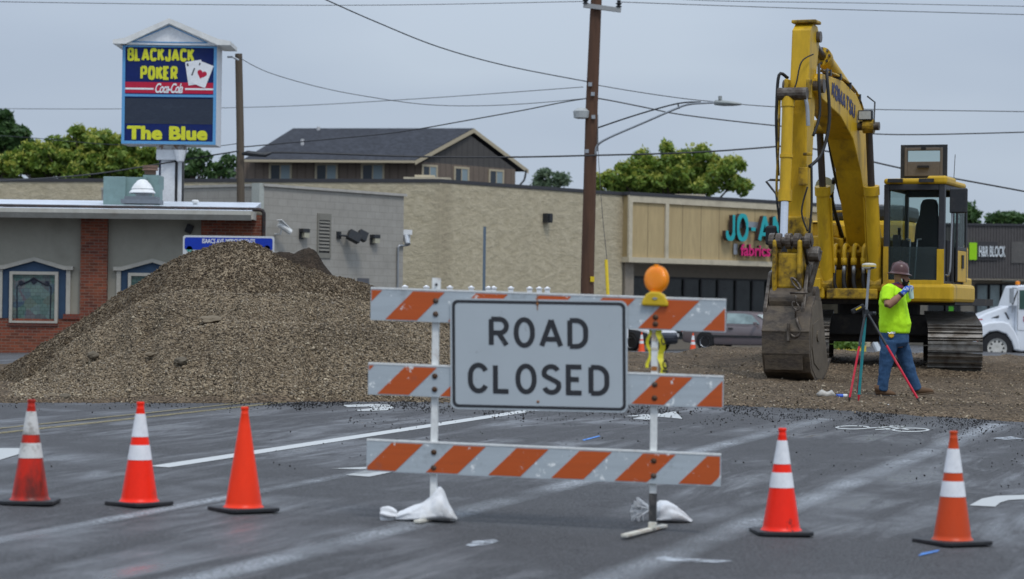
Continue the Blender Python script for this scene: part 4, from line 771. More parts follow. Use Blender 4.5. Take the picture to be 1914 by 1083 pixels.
def tavern_window(cx, yb=591):
    sc = 1; L_ = cx - 60; X = lambda px: TX(px + L_ + 0); Zp = lambda py: TZ(py, 60)
    sr = MB(); pl = [(X(4), zw - .06), (X(124), zw - .06), (X(124), Zp(505)), (X(64), Zp(486)), (X(4), Zp(505))]; sr.prism([(p[0], p[1]) for p in pl], -.03, -.001, 'y'); w_ = sr.build('window_surround', M_blue2, tv)
    b = MB(); b.bb((X(124), -.07, zw - .06), (X(132), 0, Zp(504))); b.bb((X(-3), -.07, zw - .06), (X(5), 0, Zp(504)))
    for s_ in (1, -1):
        a = [(64, 481), (64 + s_ * 58, 497), (64 + s_ * 73, 497), (64 + s_ * 73, 504), (64 + s_ * 56, 504), (64, 488)]; b.prism([(X(p[0]), Zp(p[1])) for p in a], -.12 - .002 * s_, -.0, 'y')
    b.build('pediment_trim', M_trimw, w_)
    b = MB(); x0, x1, z0, z1 = X(19.5), X(110), Zp(604), Zp(508); t_ = .07
    for p, q in (((x0, -.15, z0), (x0 + t_, -.02, z1)), ((x1 - t_, -.15, z0), (x1, -.02, z1)), ((x0 + t_, -.148, z1 - t_), (x1 - t_, -.02, z1)), ((x0 + t_, -.148, z0), (x1 - t_, -.02, z0 + t_ * .7))): b.bb(p, q)
    b.build('window_frame', M_trimw, w_); b = MB(); b.bb((x0 + t_, -.09, z0 + .04), (x1 - t_, -.06, z1 - t_)); pn = b.build('stained_glass', M_stain, w_)
    b = MB(); xc = (x0 + x1) / 2; y_ = -.095
    for s_ in (-1, 1):
        b.tube([(xc + s_ * .38, y_, z0 + .1), (xc + s_ * .39, y_, z1 - .35), (xc + s_ * .33, y_, z1 - .27)], .014, 6); b.lathe((xc + s_ * .3, y_, z1 - .27), [(0, 0), (.06, 0), (.06, .01), (0, .01)], 10, axis=(0, -1, 0)); b.tube(smoothpts([(xc + s_ * .3, y_, z1 - .3), (xc + s_ * .15, y_, z1 - .24), (xc, y_, z1 - .15)], 4), .022, 6)
    b.lathe((xc, y_, z1 - .22), [(0, 0), (.07, 0), (.07, .01), (0, .01)], 8, axis=(0, -1, 0)); b.build('lead_pattern', mat('leadwork', (.015, .018, .03), .5), pn)
tavern_window(60); tavern_window(281)
b = MB(); xe = TX(474) ; zf0 = TZ(409, 240) - .03; zf1 = TZ(394, 240); b.prism([(-.0, 0)] * 0 or [(-.72, zf0), (-.62, zf0), (-.62, zf1 - .06), (-.78, zf1), (-.82, zf1 - .0), (-.82, zf0 + .12)], -2, xe, 'x'); b.bb((-2, -.62, zf0 + .06), (xe, .1, zf0 + .12)); b.build('gutter_fascia', mat('gutter_white', (.46, .45, .40), .5, dirt=(.2, .15, .1), dirtamt=.5, scale=3), tv)
zb1 = W(300, 376, 61).z; b = MB(); xb = W(488, 376, 61.2).x + 16; b.add([(-2, -.80, zf1 - .01), (xe, -.80, zf1 - .01), (xb, 4.6, zb1), (-2, 4.6, zb1), (-2, -.6, zf0 + .12), (xe, -.6, zf0 + .12), (xb, 4.6, zf0 + .12), (-2, 4.6, zf0 + .12)], [(0, 1, 2, 3), (7, 6, 5, 4), (0, 4, 5, 1), (1, 5, 6, 2), (2, 6, 7, 3), (3, 7, 4, 0)]); b.build('roof', mat('white_membrane', (.56, .60, .66), .4, dirt=(.3, .3, .32), dirtamt=.5, scale=1.2), tv)
b = MB(); b.bb((xe, -.8, zf0 + .02), (TX(478), .3, zf1 - .01)); b.build('gutter_end', M_trimw, tv)
b = MB(); zr = W(200, 387, 56.6).z; x9 = TX(492); b.tube([(-2, -.1, zr), (x9 - .12, -.1, zr - .02), (x9 - .04, -.1, zr - .04), (x9, -.1, zr - .10), (x9, -.1, zr - .75)], .045, 8)
for px in (17, 201, 447): b.bb((TX(px) - .12, -.2, zf1 - .02), (TX(px) + .12, .1, zr - .03))
b.build('gas_pipe', mat('rusty_black_pipe', (.03, .025, .025), .6, dirt=(.12, .05, .03), dirtamt=.6), tv)
b = MB(); x = TX(353); z = TZ(425); b.box((x, -.1, z), (.14, .2, .2), Matrix.Rotation(.4, 3, 'Y')); b.build('eave_speaker', M_black, tv)
# rooftop kit
RO = W(240, 380, 58.6); M_duct = mat('teal_galvanised', (.20, .29, .28), .5, .2, dirt=(.10, .15, .15), dirtamt=.6, scale=1.6)
hv = thing('rooftop_air_unit', 'faded green sheet metal air handling box on the tavern roof', 'air unit', RO)
def wb(mb, px0, py0, px1, py1, d, dep, k=None):
    p = W(px0, py0, d); q = W(px1, py1, d); mb.bb((p.x, d, q.z), (q.x, d + dep, p.z), k)
b = MB(); wb(b, 193, 330, 234, 386, 58.6, 1.2); b.build('unit_box', M_duct, hv, bevel=.01, world=True); b = MB(); wb(b, 234.5, 331, 272, 386, 58.7, 1.1); b.build('unit_duct', M_duct, hv, world=True); b = MB(); wb(b, 267, 327, 296, 352, 58.9, .9); wb(b, 288, 345, 298, 386, 58.6, .5); b.build('unit_plenum', M_duct, hv, world=True)
b = MB(); c = W(281, 319, 59.3); b.lathe(c, [(.14, -.1), (.14, 0), (.2, .0), (.17, .06), (.19, .06), (.19, .12), (0, .13)], 12); b.build('vent_cap', mat('rusty_vent', (.18, .11, .08), .7), hv, world=True)
ml = thing('mushroom_fan', 'white domed exhaust fan on the tavern roof in front of the sign post', 'roof fan', W(267, 380, 57.9)); c = W(266, 362, 57.9)
b = MB(); b.lathe(c, [(.30, .0), (.31, .02), (.26, .08), (.24, .10), (.26, .11), (.19, .22), (.16, .25), (.15, .26), (.12, .30), (.06, .33), (0, .335)], 20); b.build('fan_dome', M_white, ml, world=True, smooth='auto'); b = MB(); b.lathe(c, [(.16, -.08), (.16, .03), (.27, .03), (.25, .0)], 14); b.build('fan_neck', M_steel, ml, world=True); b = MB(); p = c + Vector((0, 0, -.12)); b.box(p, (.75, .6, .08)); b.box(p - Vector((0, 0, .08)), (.9, .7, .1)); b.build('fan_curb', mat('grey_curb', (.16, .18, .2), .5), ml, world=True)
b = MB(); c = W(365, 378, 59.3); b.cyl(c + Vector((0, 0, -.12)), c, .05); b.lathe(c, [(.09, -.02), (.09, .03), (.06, .05), (0, .05)], 10); tag(b.build('roof_vent', M_white, loc=c), 'tiny white pipe vent alone on the pale tavern roof', 'roof vent')
# ------------------------------------------------ tall roadside sign
DS = 62.0; ps = thing('pole_sign', 'tall blue casino bar sign with small white gable roof on a white post', 'sign', W(318, 560, DS)); s_ = F / DS
pa = W(229, 85, DS); pbt = W(403, 271, DS); X0, X1, Z1, Z0 = pa.x, pbt.x, pa.z, pbt.z; fy = DS
M_navy = mat('sign_navy', (.005, .016, .10), .6, spec=.2, dirt=(.02, .03, .06), dirtamt=.4, scale=2); M_slb = mat('sign_sky_blue', (.10, .29, .52), .4); M_wht = mat('sign_white', (.70, .71, .72), .5, dirt=(.4, .4, .4), dirtamt=.3)
M_yl = mat('sign_yellow', (.58, .58, .03), .4); M_red = mat('sign_crimson', (.42, .01, .04), .4); M_slate = mat('sign_blanked_panel', (.022, .030, .048), .5, dirt=(.04, .05, .07), dirtamt=.5, scale=3, streak=.4)
b = MB(); b.bb((X0, fy, Z0), (X1, fy + 1.1, Z1 + .02)); b.build('cabinet', M_wht, ps, world=True)
e = .075; b = MB(); [b.bb(p, q) for p, q in (((X0, fy - .04, Z0), (X0 + e, fy - .002, Z1)), ((X1 - e, fy - .04, Z0), (X1, fy - .002, Z1)), ((X0 + e, fy - .04, Z0), (X1 - e, fy - .002, Z0 + e)), ((X0 + e, fy - .04, Z1 - e * .5), (X1 - e, fy - .002, Z1)))]
zm = W(300, 179, DS).z; b.bb((X0 + e, fy - .04, zm - .03), (X1 - e, fy - .002, zm + .03)); b.build('blue_frame', M_slb, ps, world=True)
b = MB(); b.bb((X0 + e, fy - .012, Z0 + e), (X1 - e, fy - .003, Z1 - e * .5)); b.build('sign_face', M_navy, ps, world=True)
SW = lambda px, py: W(px, py, DS)
def srect(px0, py0, px1, py1, y, nm, m):
    a = SW(px0, py0); c = SW(px1, py1); b = MB(); b.bb((a.x, fy - y - .004, c.z), (c.x, fy - y, a.z)); return b.build(nm, m, ps, world=True)
srect(233, 183, 398, 233, .014, 'blank_panel', M_slate); srect(233, 153, 399, 176, .014, 'red_band', M_red); srect(233, 164, 287, 168, .02, 'white_stripe', M_wht); srect(346, 165, 399, 169, .02, 'white_stripe', M_wht)
def stext(txt, px0, py0, px1, py1, m, bold=.05, shear=0, nm='lettering', y=.02, space=1.0):
    a = SW(px0, py1); c = SW(px1, py0); b = MB(); b.text(txt, (a.x, fy - y, a.z), (1, 0, 0), (0, 0, 1), c.x - a.x, c.z - a.z, ext=.006, bold=bold, shear=shear, space=space) if shear else (capsword(b, txt, (a.x, fy - y, a.z), (1, 0, 0), (0, 0, 1), c.x - a.x, c.z - a.z, bold, .006) if txt.isupper() else b.boldtext(txt, (a.x, fy - y, a.z), (1, 0, 0), (0, 0, 1), c.x - a.x, c.z - a.z, sh=bold, ext=.004, bold=.02, space=space)); return b.build(nm, m, ps, world=True)
stext('BLACKJACK', 238, 91, 363, 114, M_yl, .056); stext('POKER', 262, 124, 332, 149, M_yl, .062); stext('The Blue', 237, 237, 388, 261, M_yl, .04, space=1.06); stext('Coca-Cola', 290, 156, 342, 174, M_wht, .022, .4, 'script_lettering', .022, .85)
# two playing cards
def card(cx, cy, ang, nm, y):
    a = SW(cx, cy); hw, hh = .205, .30; R = Matrix.Rotation(ang, 3, 'Y'); b = MB(); b.box((a.x, fy - y, a.z), (hw * 2, .006, hh * 2), R); o = b.build(nm, M_wht, ps, world=True); return a, R, o
a, R, o = card(364, 136, -.16, 'playing_card', .026); b = MB(); pz = a + Vector((-.04, 0, .02)); b.box((pz.x, fy - .031, pz.z), (.035, .004, .2), Matrix.Rotation(.35, 3, 'Y')); q = a + R @ Vector((-.15, 0, .22)); b.box((q.x, fy - .031, q.z), (.04, .004, .07), R); b.build('spade_mark', M_black, o, world=True)
a, R, o = card(377, 139, .36, 'playing_card', .034); b = MB(); h = []
for i in range(24):
    tt = 2 * PI * i / 24; h.append((16 * math.sin(tt) ** 3 * .0078, (13 * math.cos(tt) - 5 * math.cos(2 * tt) - 2 * math.cos(3 * tt) - math.cos(4 * tt)) * .0078))
vs = [R @ Vector((p[0], 0, p[1])) + Vector((a.x, fy - .04, a.z)) for p in h]; b.add(vs, [tuple(range(24))]); b.build('heart_mark', M_red, o, world=True); b = MB(); q = a + R @ Vector((-.14, 0, .22)); b.box((q.x, fy - .04, q.z), (.03, .004, .06), R); b.build('card_corner', M_black, o, world=True)
# gable
g0 = SW(213, 82); g1 = SW(432, 86); ap = SW(318, 36); zt2 = SW(318, 71).z; b = MB()
b.prism([(X0 - .05, Z1 + .02), (X1 + .05, Z1 + .02), (X1 + .05, Z1 + .14), (ap.x, ap.z - .12), (X0 - .05, Z1 + .14)], fy - .1, fy + 1.2, 'y'); b.build('gable', M_wht, ps, world=True)
b = MB()
for s0, s1 in ((g0.x, 1), (g1.x, -1)):
    b.prism([(s0, Z1 + .02), (s0 + s1 * .32, Z1 + .02), (ap.x, ap.z - .13), (ap.x, ap.z), (s0 + s1 * .3, Z1 + .17), (s0, Z1 + .12)], fy - .25 - .003 * s1, fy + 1.3, 'y')
b.build('gable_roof', mat('gable_roof_white', (.66, .66, .63), .6, dirt=(.3, .28, .25), dirtamt=.5, scale=3), ps, world=True)
b = MB(); tri = [(SW(247, 79)), (SW(388, 81)), (SW(318, 49))]
for i in range(3): b.tube([(tri[i].x, fy - .105, tri[i].z), (tri[(i + 1) % 3].x, fy - .105, tri[(i + 1) % 3].z)], .014, 6)
b.build('gable_blue_line', M_slb, ps, world=True)
zr0 = 1.5
def post(px0, px1, top, nm, m, dep=.4, y=fy + .3):
    a = W(px0, top, y); c = W(px1, top, y); b = MB(); b.bb((a.x, y, zr0), (c.x, y + dep, a.z)); return b.build(nm, m, ps, world=True)
post(301, 327, 282, 'post', M_wht); post(297, 301.5, 300, 'post_edge', mat('dark_blue_edge', (.02, .03, .07), .5), .3, fy + .34); post(327, 332, 300, 'post_edge', M_frm, .3, fy + .34); post(332.5, 340, 280, 'post', M_wht, .35, fy + .36); post(340, 342.5, 300, 'post_edge', M_frm, .2, fy + .4)
b = MB(); a = W(292, 281, fy + .2); c = W(330, 299, fy + .2); b.bb((a.x, fy + .2, c.z), (c.x, fy + .8, a.z + .02)); a2 = W(290, 271, fy + .2); c2 = W(342, 282, fy + .2); b.bb((a2.x + .03, fy + .25, c2.z + .005), (c2.x, fy + .9, a2.z), 1); b.lathe(W(337, 281, fy + .15), [(.17, .0), (.1, -.28), (.06, -.3)], 10, k=0); b.build('post_capital', [M_wht, mat('peeling_paint', (.5, .5, .48), .7, dirt=(.2, .1, .05), dirtamt=.9, scale=8, lo=.5, hi=.55)], ps, world=True)
b = MB(); b.tube([SW(418, 101), SW(428, 101), SW(440, 107)], .025, 6); b.v = [v + Vector((0, .8, 0)) for v in b.v]; b.build('wire_bracket', M_steel, ps, world=True)
# ------------------------------------------------ road improvement notice board
DN = 50.0; nbd = thing('notice_board', 'white and blue roadworks notice board half hidden behind the gravel heap', 'sign', W(427, 560, DN)); a = W(342, 440, DN); c = W(512, 505, DN)
M_nb = mat('board_white', (.55, .57, .58), .4); b = MB(); b.prism([(p[0], p[1]) for p in rrect(a.x, c.z, c.x, a.z, .05)], DN, DN + .02, 'y'); b.build('board', M_nb, nbd, world=True)
b = MB(); b.prism(rrect(a.x + .035, W(0, 459, DN).z - .035, c.x - .035, a.z - .04, .04), DN - .006, DN - .001, 'y'); b.build('blue_header', mat('header_blue', (.006, .035, .36), .35), nbd, world=True)
b = MB(); t0 = W(378, 455, DN); t1 = W(477, 446, DN); b.text('ISAACS AVE IMPROVEMENTS', (t0.x, DN - .007, t0.z), (1, 0, 0), (0, 0, 1), t1.x - t0.x, .095, ext=.002, bold=.02); b.build('lettering', M_white, nbd, world=True)
for px, py, cc in ((354, 466, (.01, .22, .2)), (499, 465, (.01, .26, .12))): b = MB(); q = W(px, py, DN); b.lathe((q.x, DN - .001, q.z), [(0, 0), (.065, 0), (.065, .005), (0, .005)], 16, axis=(0, -1, 0)); b.build('round_emblem', mat('emblem', cc, .4, dirt=(.5, .55, .5), dirtamt=.6, scale=14, lo=.5, hi=.55), nbd, world=True)
for px in (352, 502): b = MB(); q = W(px, 500, DN); b.bb((q.x - .045, DN + .02, H(q.x, DN) - .05), (q.x + .045, DN + .11, a.z - .1)); b.build('post', mat('post_wood', (.3, .24, .16), .8), nbd, world=True)
# ------------------------------------------------ apartment house
def aw(px, py, d): return W(px, py, d)
FL = aw(440, 340, 116); FRc = aw(790, 340, 115); GR = aw(963, 345, 120.2); zE = aw(775, 302, 114.6).z
ah = thing('apartment_house', 'brown board-sided apartment house with dark grey gable roof behind the tan store', 'house', (FRc.x, FRc.y, .5))
def siding(name, c, pitch):
    m, t, b, o = newmat(name); c_ = coord(t, (1, 1, 1), 'UV'); s = t.nodes.new('ShaderNodeSeparateXYZ'); t.links.new(c_, s.inputs[0]); f = math_(t, 'FRACT', math_(t, 'DIVIDE', s.outputs[0], pitch)); e_ = math_(t, 'LESS_THAN', f, .16)
    g = noise_(t, coord(t), 3, 4, .6, .3, .7); cc = mixc(t, g, c, tuple(x * .8 for x in c)); cc = mixc(t, e_, cc, tuple(x * .62 for x in c)); t.links.new(cc, b.inputs['Base Color']); b.inputs['Roughness'].default_value = .8; bump(t, b, e_, .5, .03); return m
M_sid = siding('brown_board_siding', (.17, .13, .10), .4); M_sid2 = siding('dark_gable_siding', (.075, .069, .064), .4); M_crm = mat('cream_fascia', (.42, .36, .25), .6)
M_roof = mat('asphalt_shingles', (.033, .036, .045), .85, dirt=(.06, .065, .08), dirtamt=.6, scale=1.2, bumps=.3, fine=.35)
b = MB(); nx = Vector((GR.x - FRc.x, GR.y - FRc.y, 0)); BLk = Vector((FL.x, FL.y, 0)) + nx
b.add([(FL.x, FL.y, 0), (FRc.x, FRc.y, 0), (GR.x, GR.y, 0), (BLk.x, BLk.y, 0), (FL.x, FL.y, zE), (FRc.x, FRc.y, zE), (GR.x, GR.y, zE), (BLk.x, BLk.y, zE)], [(0, 1, 5, 4), (1, 2, 6, 5), (2, 3, 7, 6), (3, 0, 4, 7)]); uvbox(b.build('wall', M_sid, ah, world=True))
AP = aw(885, 240, 117.7); RL = aw(548, 240, 118.6); EF0 = aw(455, 298, 115.2); EF1 = aw(775, 300, 114.2); EB1 = aw(987, 317, 121.0); EB0 = EF0 + (EB1 - EF1)
nrm = (AP - aw(876, 250, 117.6))
b = MB(); G0 = Vector((FRc.x, FRc.y, zE)); G1 = Vector((GR.x, GR.y, zE)); mid = (G0 + G1) / 2; apz = AP.z - .35; b.add([G0, G1, (mid.x, mid.y, apz)], [(0, 1, 2)]); uvbox(b.build('gable_wall', M_sid2, ah, world=True))
b = MB(); dz = Vector((0, 0, -.12))
for q in ((EF0, EF1, AP, RL), (RL, AP, EB1, EB0)): b.add([*q, *[p + dz for p in q]], [(0, 1, 2, 3), (7, 6, 5, 4), (0, 4, 5, 1), (1, 5, 6, 2), (2, 6, 7, 3), (3, 7, 4, 0)])
rf = b.build('roof', M_roof, ah, world=True)
b = MB(); 
for p, q, hgt in ((EF0, EF1, .11), (EF1, AP, .20), (AP, EB1, .20)):
    o_ = Vector((.03, -.06, -.015)); b.add([p + o_, q + o_, q + o_ + Vector((0, 0, -hgt)), p + o_ + Vector((0, 0, -hgt)), p + o_ + Vector((0, .12, 0)), q + o_ + Vector((0, .12, 0)), q + o_ + Vector((0, .12, -hgt)), p + o_ + Vector((0, .12, -hgt))], [(0, 1, 2, 3), (7, 6, 5, 4), (0, 4, 5, 1), (2, 6, 7, 3), (1, 5, 6, 2), (0, 3, 7, 4)])
b.build('fascia', M_crm, rf, world=True)
b = MB(); so_ = [(EF1 + Vector((0, 0, -.2))), (AP + Vector((0, 0, -.3))), (AP + Vector((-.9, .3, -.3))), (EF1 + Vector((-.9, .3, -.2)))]; b.bb((mid.x - .001, mid.y, zE), (mid.x, mid.y + .01, zE + .01))
for px, py in ((595, 238), (565, 261), (661, 281)):
    p = aw(px, py + 8, 116.6 if py > 250 else 118.3); b.cyl(p + Vector((0, 0, -.6)), p + Vector((0, 0, .22)), .08, n=8)
b.build('roof_vent_pipe', mat('vent_pipe', (.5, .5, .5), .5), rf, world=True)
MF = frame(FL, FRc); MGb = frame(FRc, GR)
def awin(M, px0, py0, px1, py1):
    x0, z1 = fp(M, px0, py0); x1, _ = fp(M, px1, py0); _, z0 = fp(M, px0, py1); z0 = min(z0, z1 - 1.1); t_ = .1
    b = MB(); b.T = M; [b.bb(p, q) for p, q in (((x0, -.05, z0), (x0 + t_, -.001, z1)), ((x1 - t_, -.05, z0), (x1, -.001, z1)), ((x0 + t_, -.05, z1 - t_), (x1 - t_, -.001, z1)), ((x0 + t_, -.05, z0), (x1 - t_, -.001, z0 + t_)), (((x0 + x1) / 2 - .03, -.04, z0 + t_), ((x0 + x1) / 2 + .03, -.001, z1 - t_)))]; w_ = b.build('window', M_crm, ah, world=True)
    b = MB(); b.T = M; b.bb((x0 + t_, -.03, z0 + t_), ((x0 + x1) / 2 - .03, -.002, z1 - t_)); b.build('pane', mat('dim_pane', (.035, .045, .055), .2), w_, world=True); b = MB(); b.T = M; b.bb(((x0 + x1) / 2 + .03, -.03, z0 + t_), (x1 - t_, -.002, z1 - t_)); b.build('pane', mat('blind_pane', (.22, .28, .30), .3), w_, world=True)
for a_ in ((503, 305, 546, 345), (589, 305, 632, 345), (675, 305, 719, 345)): awin(MF, *a_)
for a_ in ((788, 307, 817, 345), (848, 311, 876, 350), (913, 316, 941, 352)): awin(MGb, *a_)
b = MB(); q = W(984, 318, 120.4); b.tube([q, q + Vector((-.1, 0, -.5)), q + Vector((-.45, 0, -.9)), q + Vector((-.5, 0, -3))], .05, 6); b.build('downpipe', M_dark, ah, world=True)
b = MB(); wb(b, 754, 331, 842, 345, 88.5, 3); wb(b, 775, 327, 812, 331.5, 88.7, 2); tag(b.build('rooftop_unit', M_trim, loc=W(798, 345, 88.5)), 'low cream rooftop unit on the tan store in front of the brown house', 'rooftop unit')
b = MB(); p = W(372, 329, 125); q = W(446, 345, 125); b.add([(p.x, 125, p.z - .6), (q.x, 125, p.z - .6), (q.x, 132, p.z + .8), (p.x, 132, p.z + .8), (p.x, 125, .3), (q.x, 125, .3), (q.x, 132, .3), (p.x, 132, .3)], [(0, 1, 2, 3), (0, 4, 5, 1), (1, 5, 6, 2), (2, 6, 7, 3), (3, 7, 4, 0)]); tag(b.build('shed', M_roof, loc=(p.x, 125, .3)), 'dark shingled roof of a low building left of the apartment house', 'building')
b = MB(); wb(b, 1262, 363, 1318, 372, 97.5, 2); tag(b.build('rooftop_unit', M_trim, loc=W(1290, 372, 97.5)), 'flat pale rooftop unit on the store below the green tree', 'rooftop unit')
# ------------------------------------------------ poles, wires
def pole(name, label, px0, d, pts, r0, r1, m):
    p = [W(x, y, d) for x, y in pts]; g_ = Vector((p[-1].x, p[-1].y, H(p[-1].x, p[-1].y) - .3)); o = thing(name, label, 'utility pole', g_); b = MB(); n = len(p); b.tube(p + [g_], [r1 + (r0 - r1) * i / n for i in range(n + 1)], 14); b.build('pole_shaft', m, o, smooth='auto', world=True); return o
DP = 66.0; up_ = pole('utility_pole', 'tall brown wooden utility pole with crossarm beside the tan store', 1100, DP, [(1118, -60), (1113, 30), (1106, 200), (1098, 520)], .19, .14, M_wood)
b = MB(); p = W(1090, 11, DP); q = W(1160, 22, DP); b.box((p + q) / 2 + Vector((0, -.2, 0)), ((q - p).length, .1, .12), Matrix.Rotation(.12, 3, 'Y')); b.build('crossarm', mat('grey_crossarm', (.3, .31, .31), .7), up_, world=True)
for px, py in ((1094, 4), (1156, 10)): b = MB(); c = W(px, py, DP) + Vector((0, -.2, .0)); b.lathe(c, [(.03, -.1), (.09, -.06), (.04, -.03), (.09, .02), (.04, .05), (.06, .1), (0, .12)], 10); b.build('insulator', M_dark, up_, world=True)
b = MB(); c = W(1086, 213, DP); b.lathe(c + Vector((0, -.1, 0)), [(.12, -.14), (.2, -.12), (.22, .06), (.12, .14), (0, .16)], 12); b.build('yard_light', mat('lamp_housing', (.4, .42, .42), .5), up_, world=True)
b = MB(); c = W(1102, 522, DP - .2); b.bb((c.x + .02, c.y, c.z - .07), (c.x + .13, c.y + .02, c.z + .07)); b.build('yellow_tag', mat('tag_yellow', (.7, .5, .02), .5), up_, world=True)
b = MB()
for px, py in ((1108, 176), (1109, 219), (1103, 158), (1097, 283)): c = W(px, py, DP - .2); b.box(c, (.1, .06, .1))
b.tube([W(1117, 215, DP), W(1117, 283, DP)], .02, 6); b.tube([W(1104, 240, DP), W(1118, 238, DP)], .03, 6); b.build('pole_hardware', M_steel, up_, world=True)
sl_ = thing('street_light', 'long curved street light arm with flat lamp head on the tall utility pole', 'street light', W(1112, 282, DP - .25))
b = MB(); b.tube(smoothpts([W(x, y, DP - .25 - (x - 1115) * .006) for x, y in ((1113, 290), (1117, 272), (1140, 257), (1200, 231), (1260, 205), (1290, 195), (1340, 192))], 5), [.05] * 30 + [.04], 8) if False else b.tube(smoothpts([W(x, y, DP - .25 - (x - 1115) * .006) for x, y in ((1113, 290), (1117, 272), (1140, 257), (1200, 231), (1260, 205), (1290, 195), (1340, 192))], 5), .03, 8); b.build('arm', M_steel, sl_, smooth=True, world=True)
b = MB(); b.tube(smoothpts([W(x, y, DP - .25 - (x - 1115) * .006) for x, y in ((1118, 239), (1190, 215), (1266, 194), (1310, 191))], 4), .02, 6); b.tube([W(1267, 193, DP - 1.1), W(1269, 204, DP - 1.1)], .02, 6); b.build('brace', M_dark, sl_, world=True)
b = MB(); p = W(1336, 192, DP - 1.6); q = W(1385, 195, DP - 1.9); b.tube([p, p * .7 + q * .3, p * .3 + q * .7, q], [(.05, .07), (.14, .08), (.14, .06), (.05, .03)], 10, flat=(0, 1, 0)); c = W(1346, 187, DP - 1.7); b.cyl(c, c + Vector((0, 0, .1)), .05); b.build('lamp_head', mat('lamp_head_grey', (.28, .30, .29), .5), sl_, world=True)
wp = pole('utility_pole', 'short weathered grey-brown pole rising behind the tavern roof', 446, 63.5, [(446, 101), (449, 250), (450, 395)], .11, .095, M_woodg)
b = MB(); c = W(452, 288, 63.3); b.tube([c, c + Vector((.15, 0, .02)), c + Vector((.6, 0, -.02)), c + Vector((.75, 0, .03))], [.03, .07, .06, .03], 8); b.build('splice_box', M_dark, wp, world=True)
def wire(label, pts, d, r=.012, grp='overhead wires'):
    n = len(pts); dd = d if isinstance(d, (list, tuple)) else (d, d); P = [W(x, y, dd[0] + (dd[1] - dd[0]) * i / (n - 1)) for i, (x, y) in enumerate(pts)]
    b = MB(); b.tube(smoothpts(P, 8), r * .72, 5); return tag(b.build('overhead_wire', M_wire, loc=P[0]), label, 'wire', grp)
wire('thin wire across the very top edge of the sky, left of the tall pole', [(-100, 2), (300, 8), (700, 10), (1094, 3)], 66); wire('thin wire from the crossarm to the upper right corner', [(1156, 4), (1500, 16), (2000, 30)], 66, .014)
wire('highest thin wire at the top right of the sky', [(1094, -20), (1290, 0), (1600, 6), (2000, 14)], 68); wire('thick dark line slanting from the top of the picture down to the pole', [(560, -22), (605, -2), (700, 40), (820, 88), (950, 124), (1104, 154)], (50, 66), .02)
wire('wire leaving the pole rightward behind the top of the street light', [(1104, 155), (1125, 161), (1230, 178), (1330, 190), (1500, 202), (1914, 209), (2000, 210)], 66, .016)
wire('faint long wire behind the pole sign', [(-60, 203), (200, 204), (500, 200), (780, 185), (1090, 163)], (95, 66.5), .014); wire('sagging wire from the short pole to the tall pole', [(440, 104), (500, 135), (600, 164), (700, 183), (800, 196), (900, 198), (1000, 193), (1098, 184)], (63, 66), .013)
wire('twisted service cable from the tall pole down to the short pole', [(1098, 184), (1050, 192), (980, 206), (870, 226), (740, 248), (600, 262), (455, 275)], (66, 63.5), .022)
wire('twisted service cable leaving the tall pole to the right', [(1110, 183), (1145, 189), (1210, 202), (1270, 214), (1400, 230), (1560, 245), (1700, 252), (2000, 245)], 66, .024)
wire('heavy black cable above the apartment roof and the green tree', [(455, 286), (560, 286), (780, 293), (950, 294), (1098, 291), (1300, 285), (1480, 272)], (63.5, 66), .032); wire('heavy black cable descending behind the excavator to the right edge', [(1480, 272), (1560, 286), (1700, 318), (1914, 358), (2000, 376)], 66, .032)
wire('black cable sagging from the short pole to the left edge', [(450, 282), (400, 290), (290, 308), (180, 325), (60, 335), (-60, 340)], (63.5, 60), .026); wire('thin wire from the short pole behind the pole sign to the left', [(450, 268), (370, 275), (200, 270), (60, 258), (-60, 250)], (63.5, 75), .014)
wire('thin drop wire hanging down beside the tall pole', [(1117, 240), (1119, 300), (1126, 400), (1135, 490)], (66, 64), .012)
b = MB(); b.cyl(W(1133, 486, 64), W(1138, 585, 63.8), .045, n=8); tag(b.build('guy_guard', mat('guard_yellow', (.72, .52, .03), .45), loc=W(1138, 585, 63.8)), 'yellow plastic guard sleeve on the guy wire', 'guy guard')
b = MB(); p = W(906, 424, 60); g_ = onground(905, 60); b.bb((p.x - .035, p.y, g_.z - .1), (p.x + .035, p.y + .04, p.z)); tag(b.build('metal_post', mat('blue_grey_steel', (.13, .17, .21), .5, .3), loc=g_), 'bare blue-grey steel post above the barricade', 'post')
# white vinyl fence
DFn = 58.0; f_ = thing('white_fence', 'white vinyl fence with capped posts just showing above the barricade', 'fence', onground(950, DFn)); M_vin = mat('white_vinyl', (.76, .77, .78), .4)
for px in (757, 797, 841, 881, 913, 923, 955, 990, 1008, 1023):
    p = W(px, 534 + (px - 757) * .012, DFn); g_ = H(p.x, DFn); b = MB(); b.bb((p.x - .06, DFn - .06, g_), (p.x + .06, DFn + .06, p.z - .05)); b.bb((p.x - .075, DFn - .075, p.z - .05), (p.x + .075, DFn + .075, p.z - .015)); b.box((p.x, DFn, p.z), (.11, .11, .03), tap=(.2, .2)); b.build('fence_post', M_vin, f_, world=True)
b = MB(); a = W(690, 547, DFn); c = W(1175, 552, DFn); b.bb((a.x, DFn - .03, a.z - .14), (c.x, DFn + .03, a.z - .0)); b.bb((a.x, DFn - .02, a.z - 1.0), (c.x, DFn + .02, a.z - .15)); b.build('fence_panel', M_vin, f_, world=True)
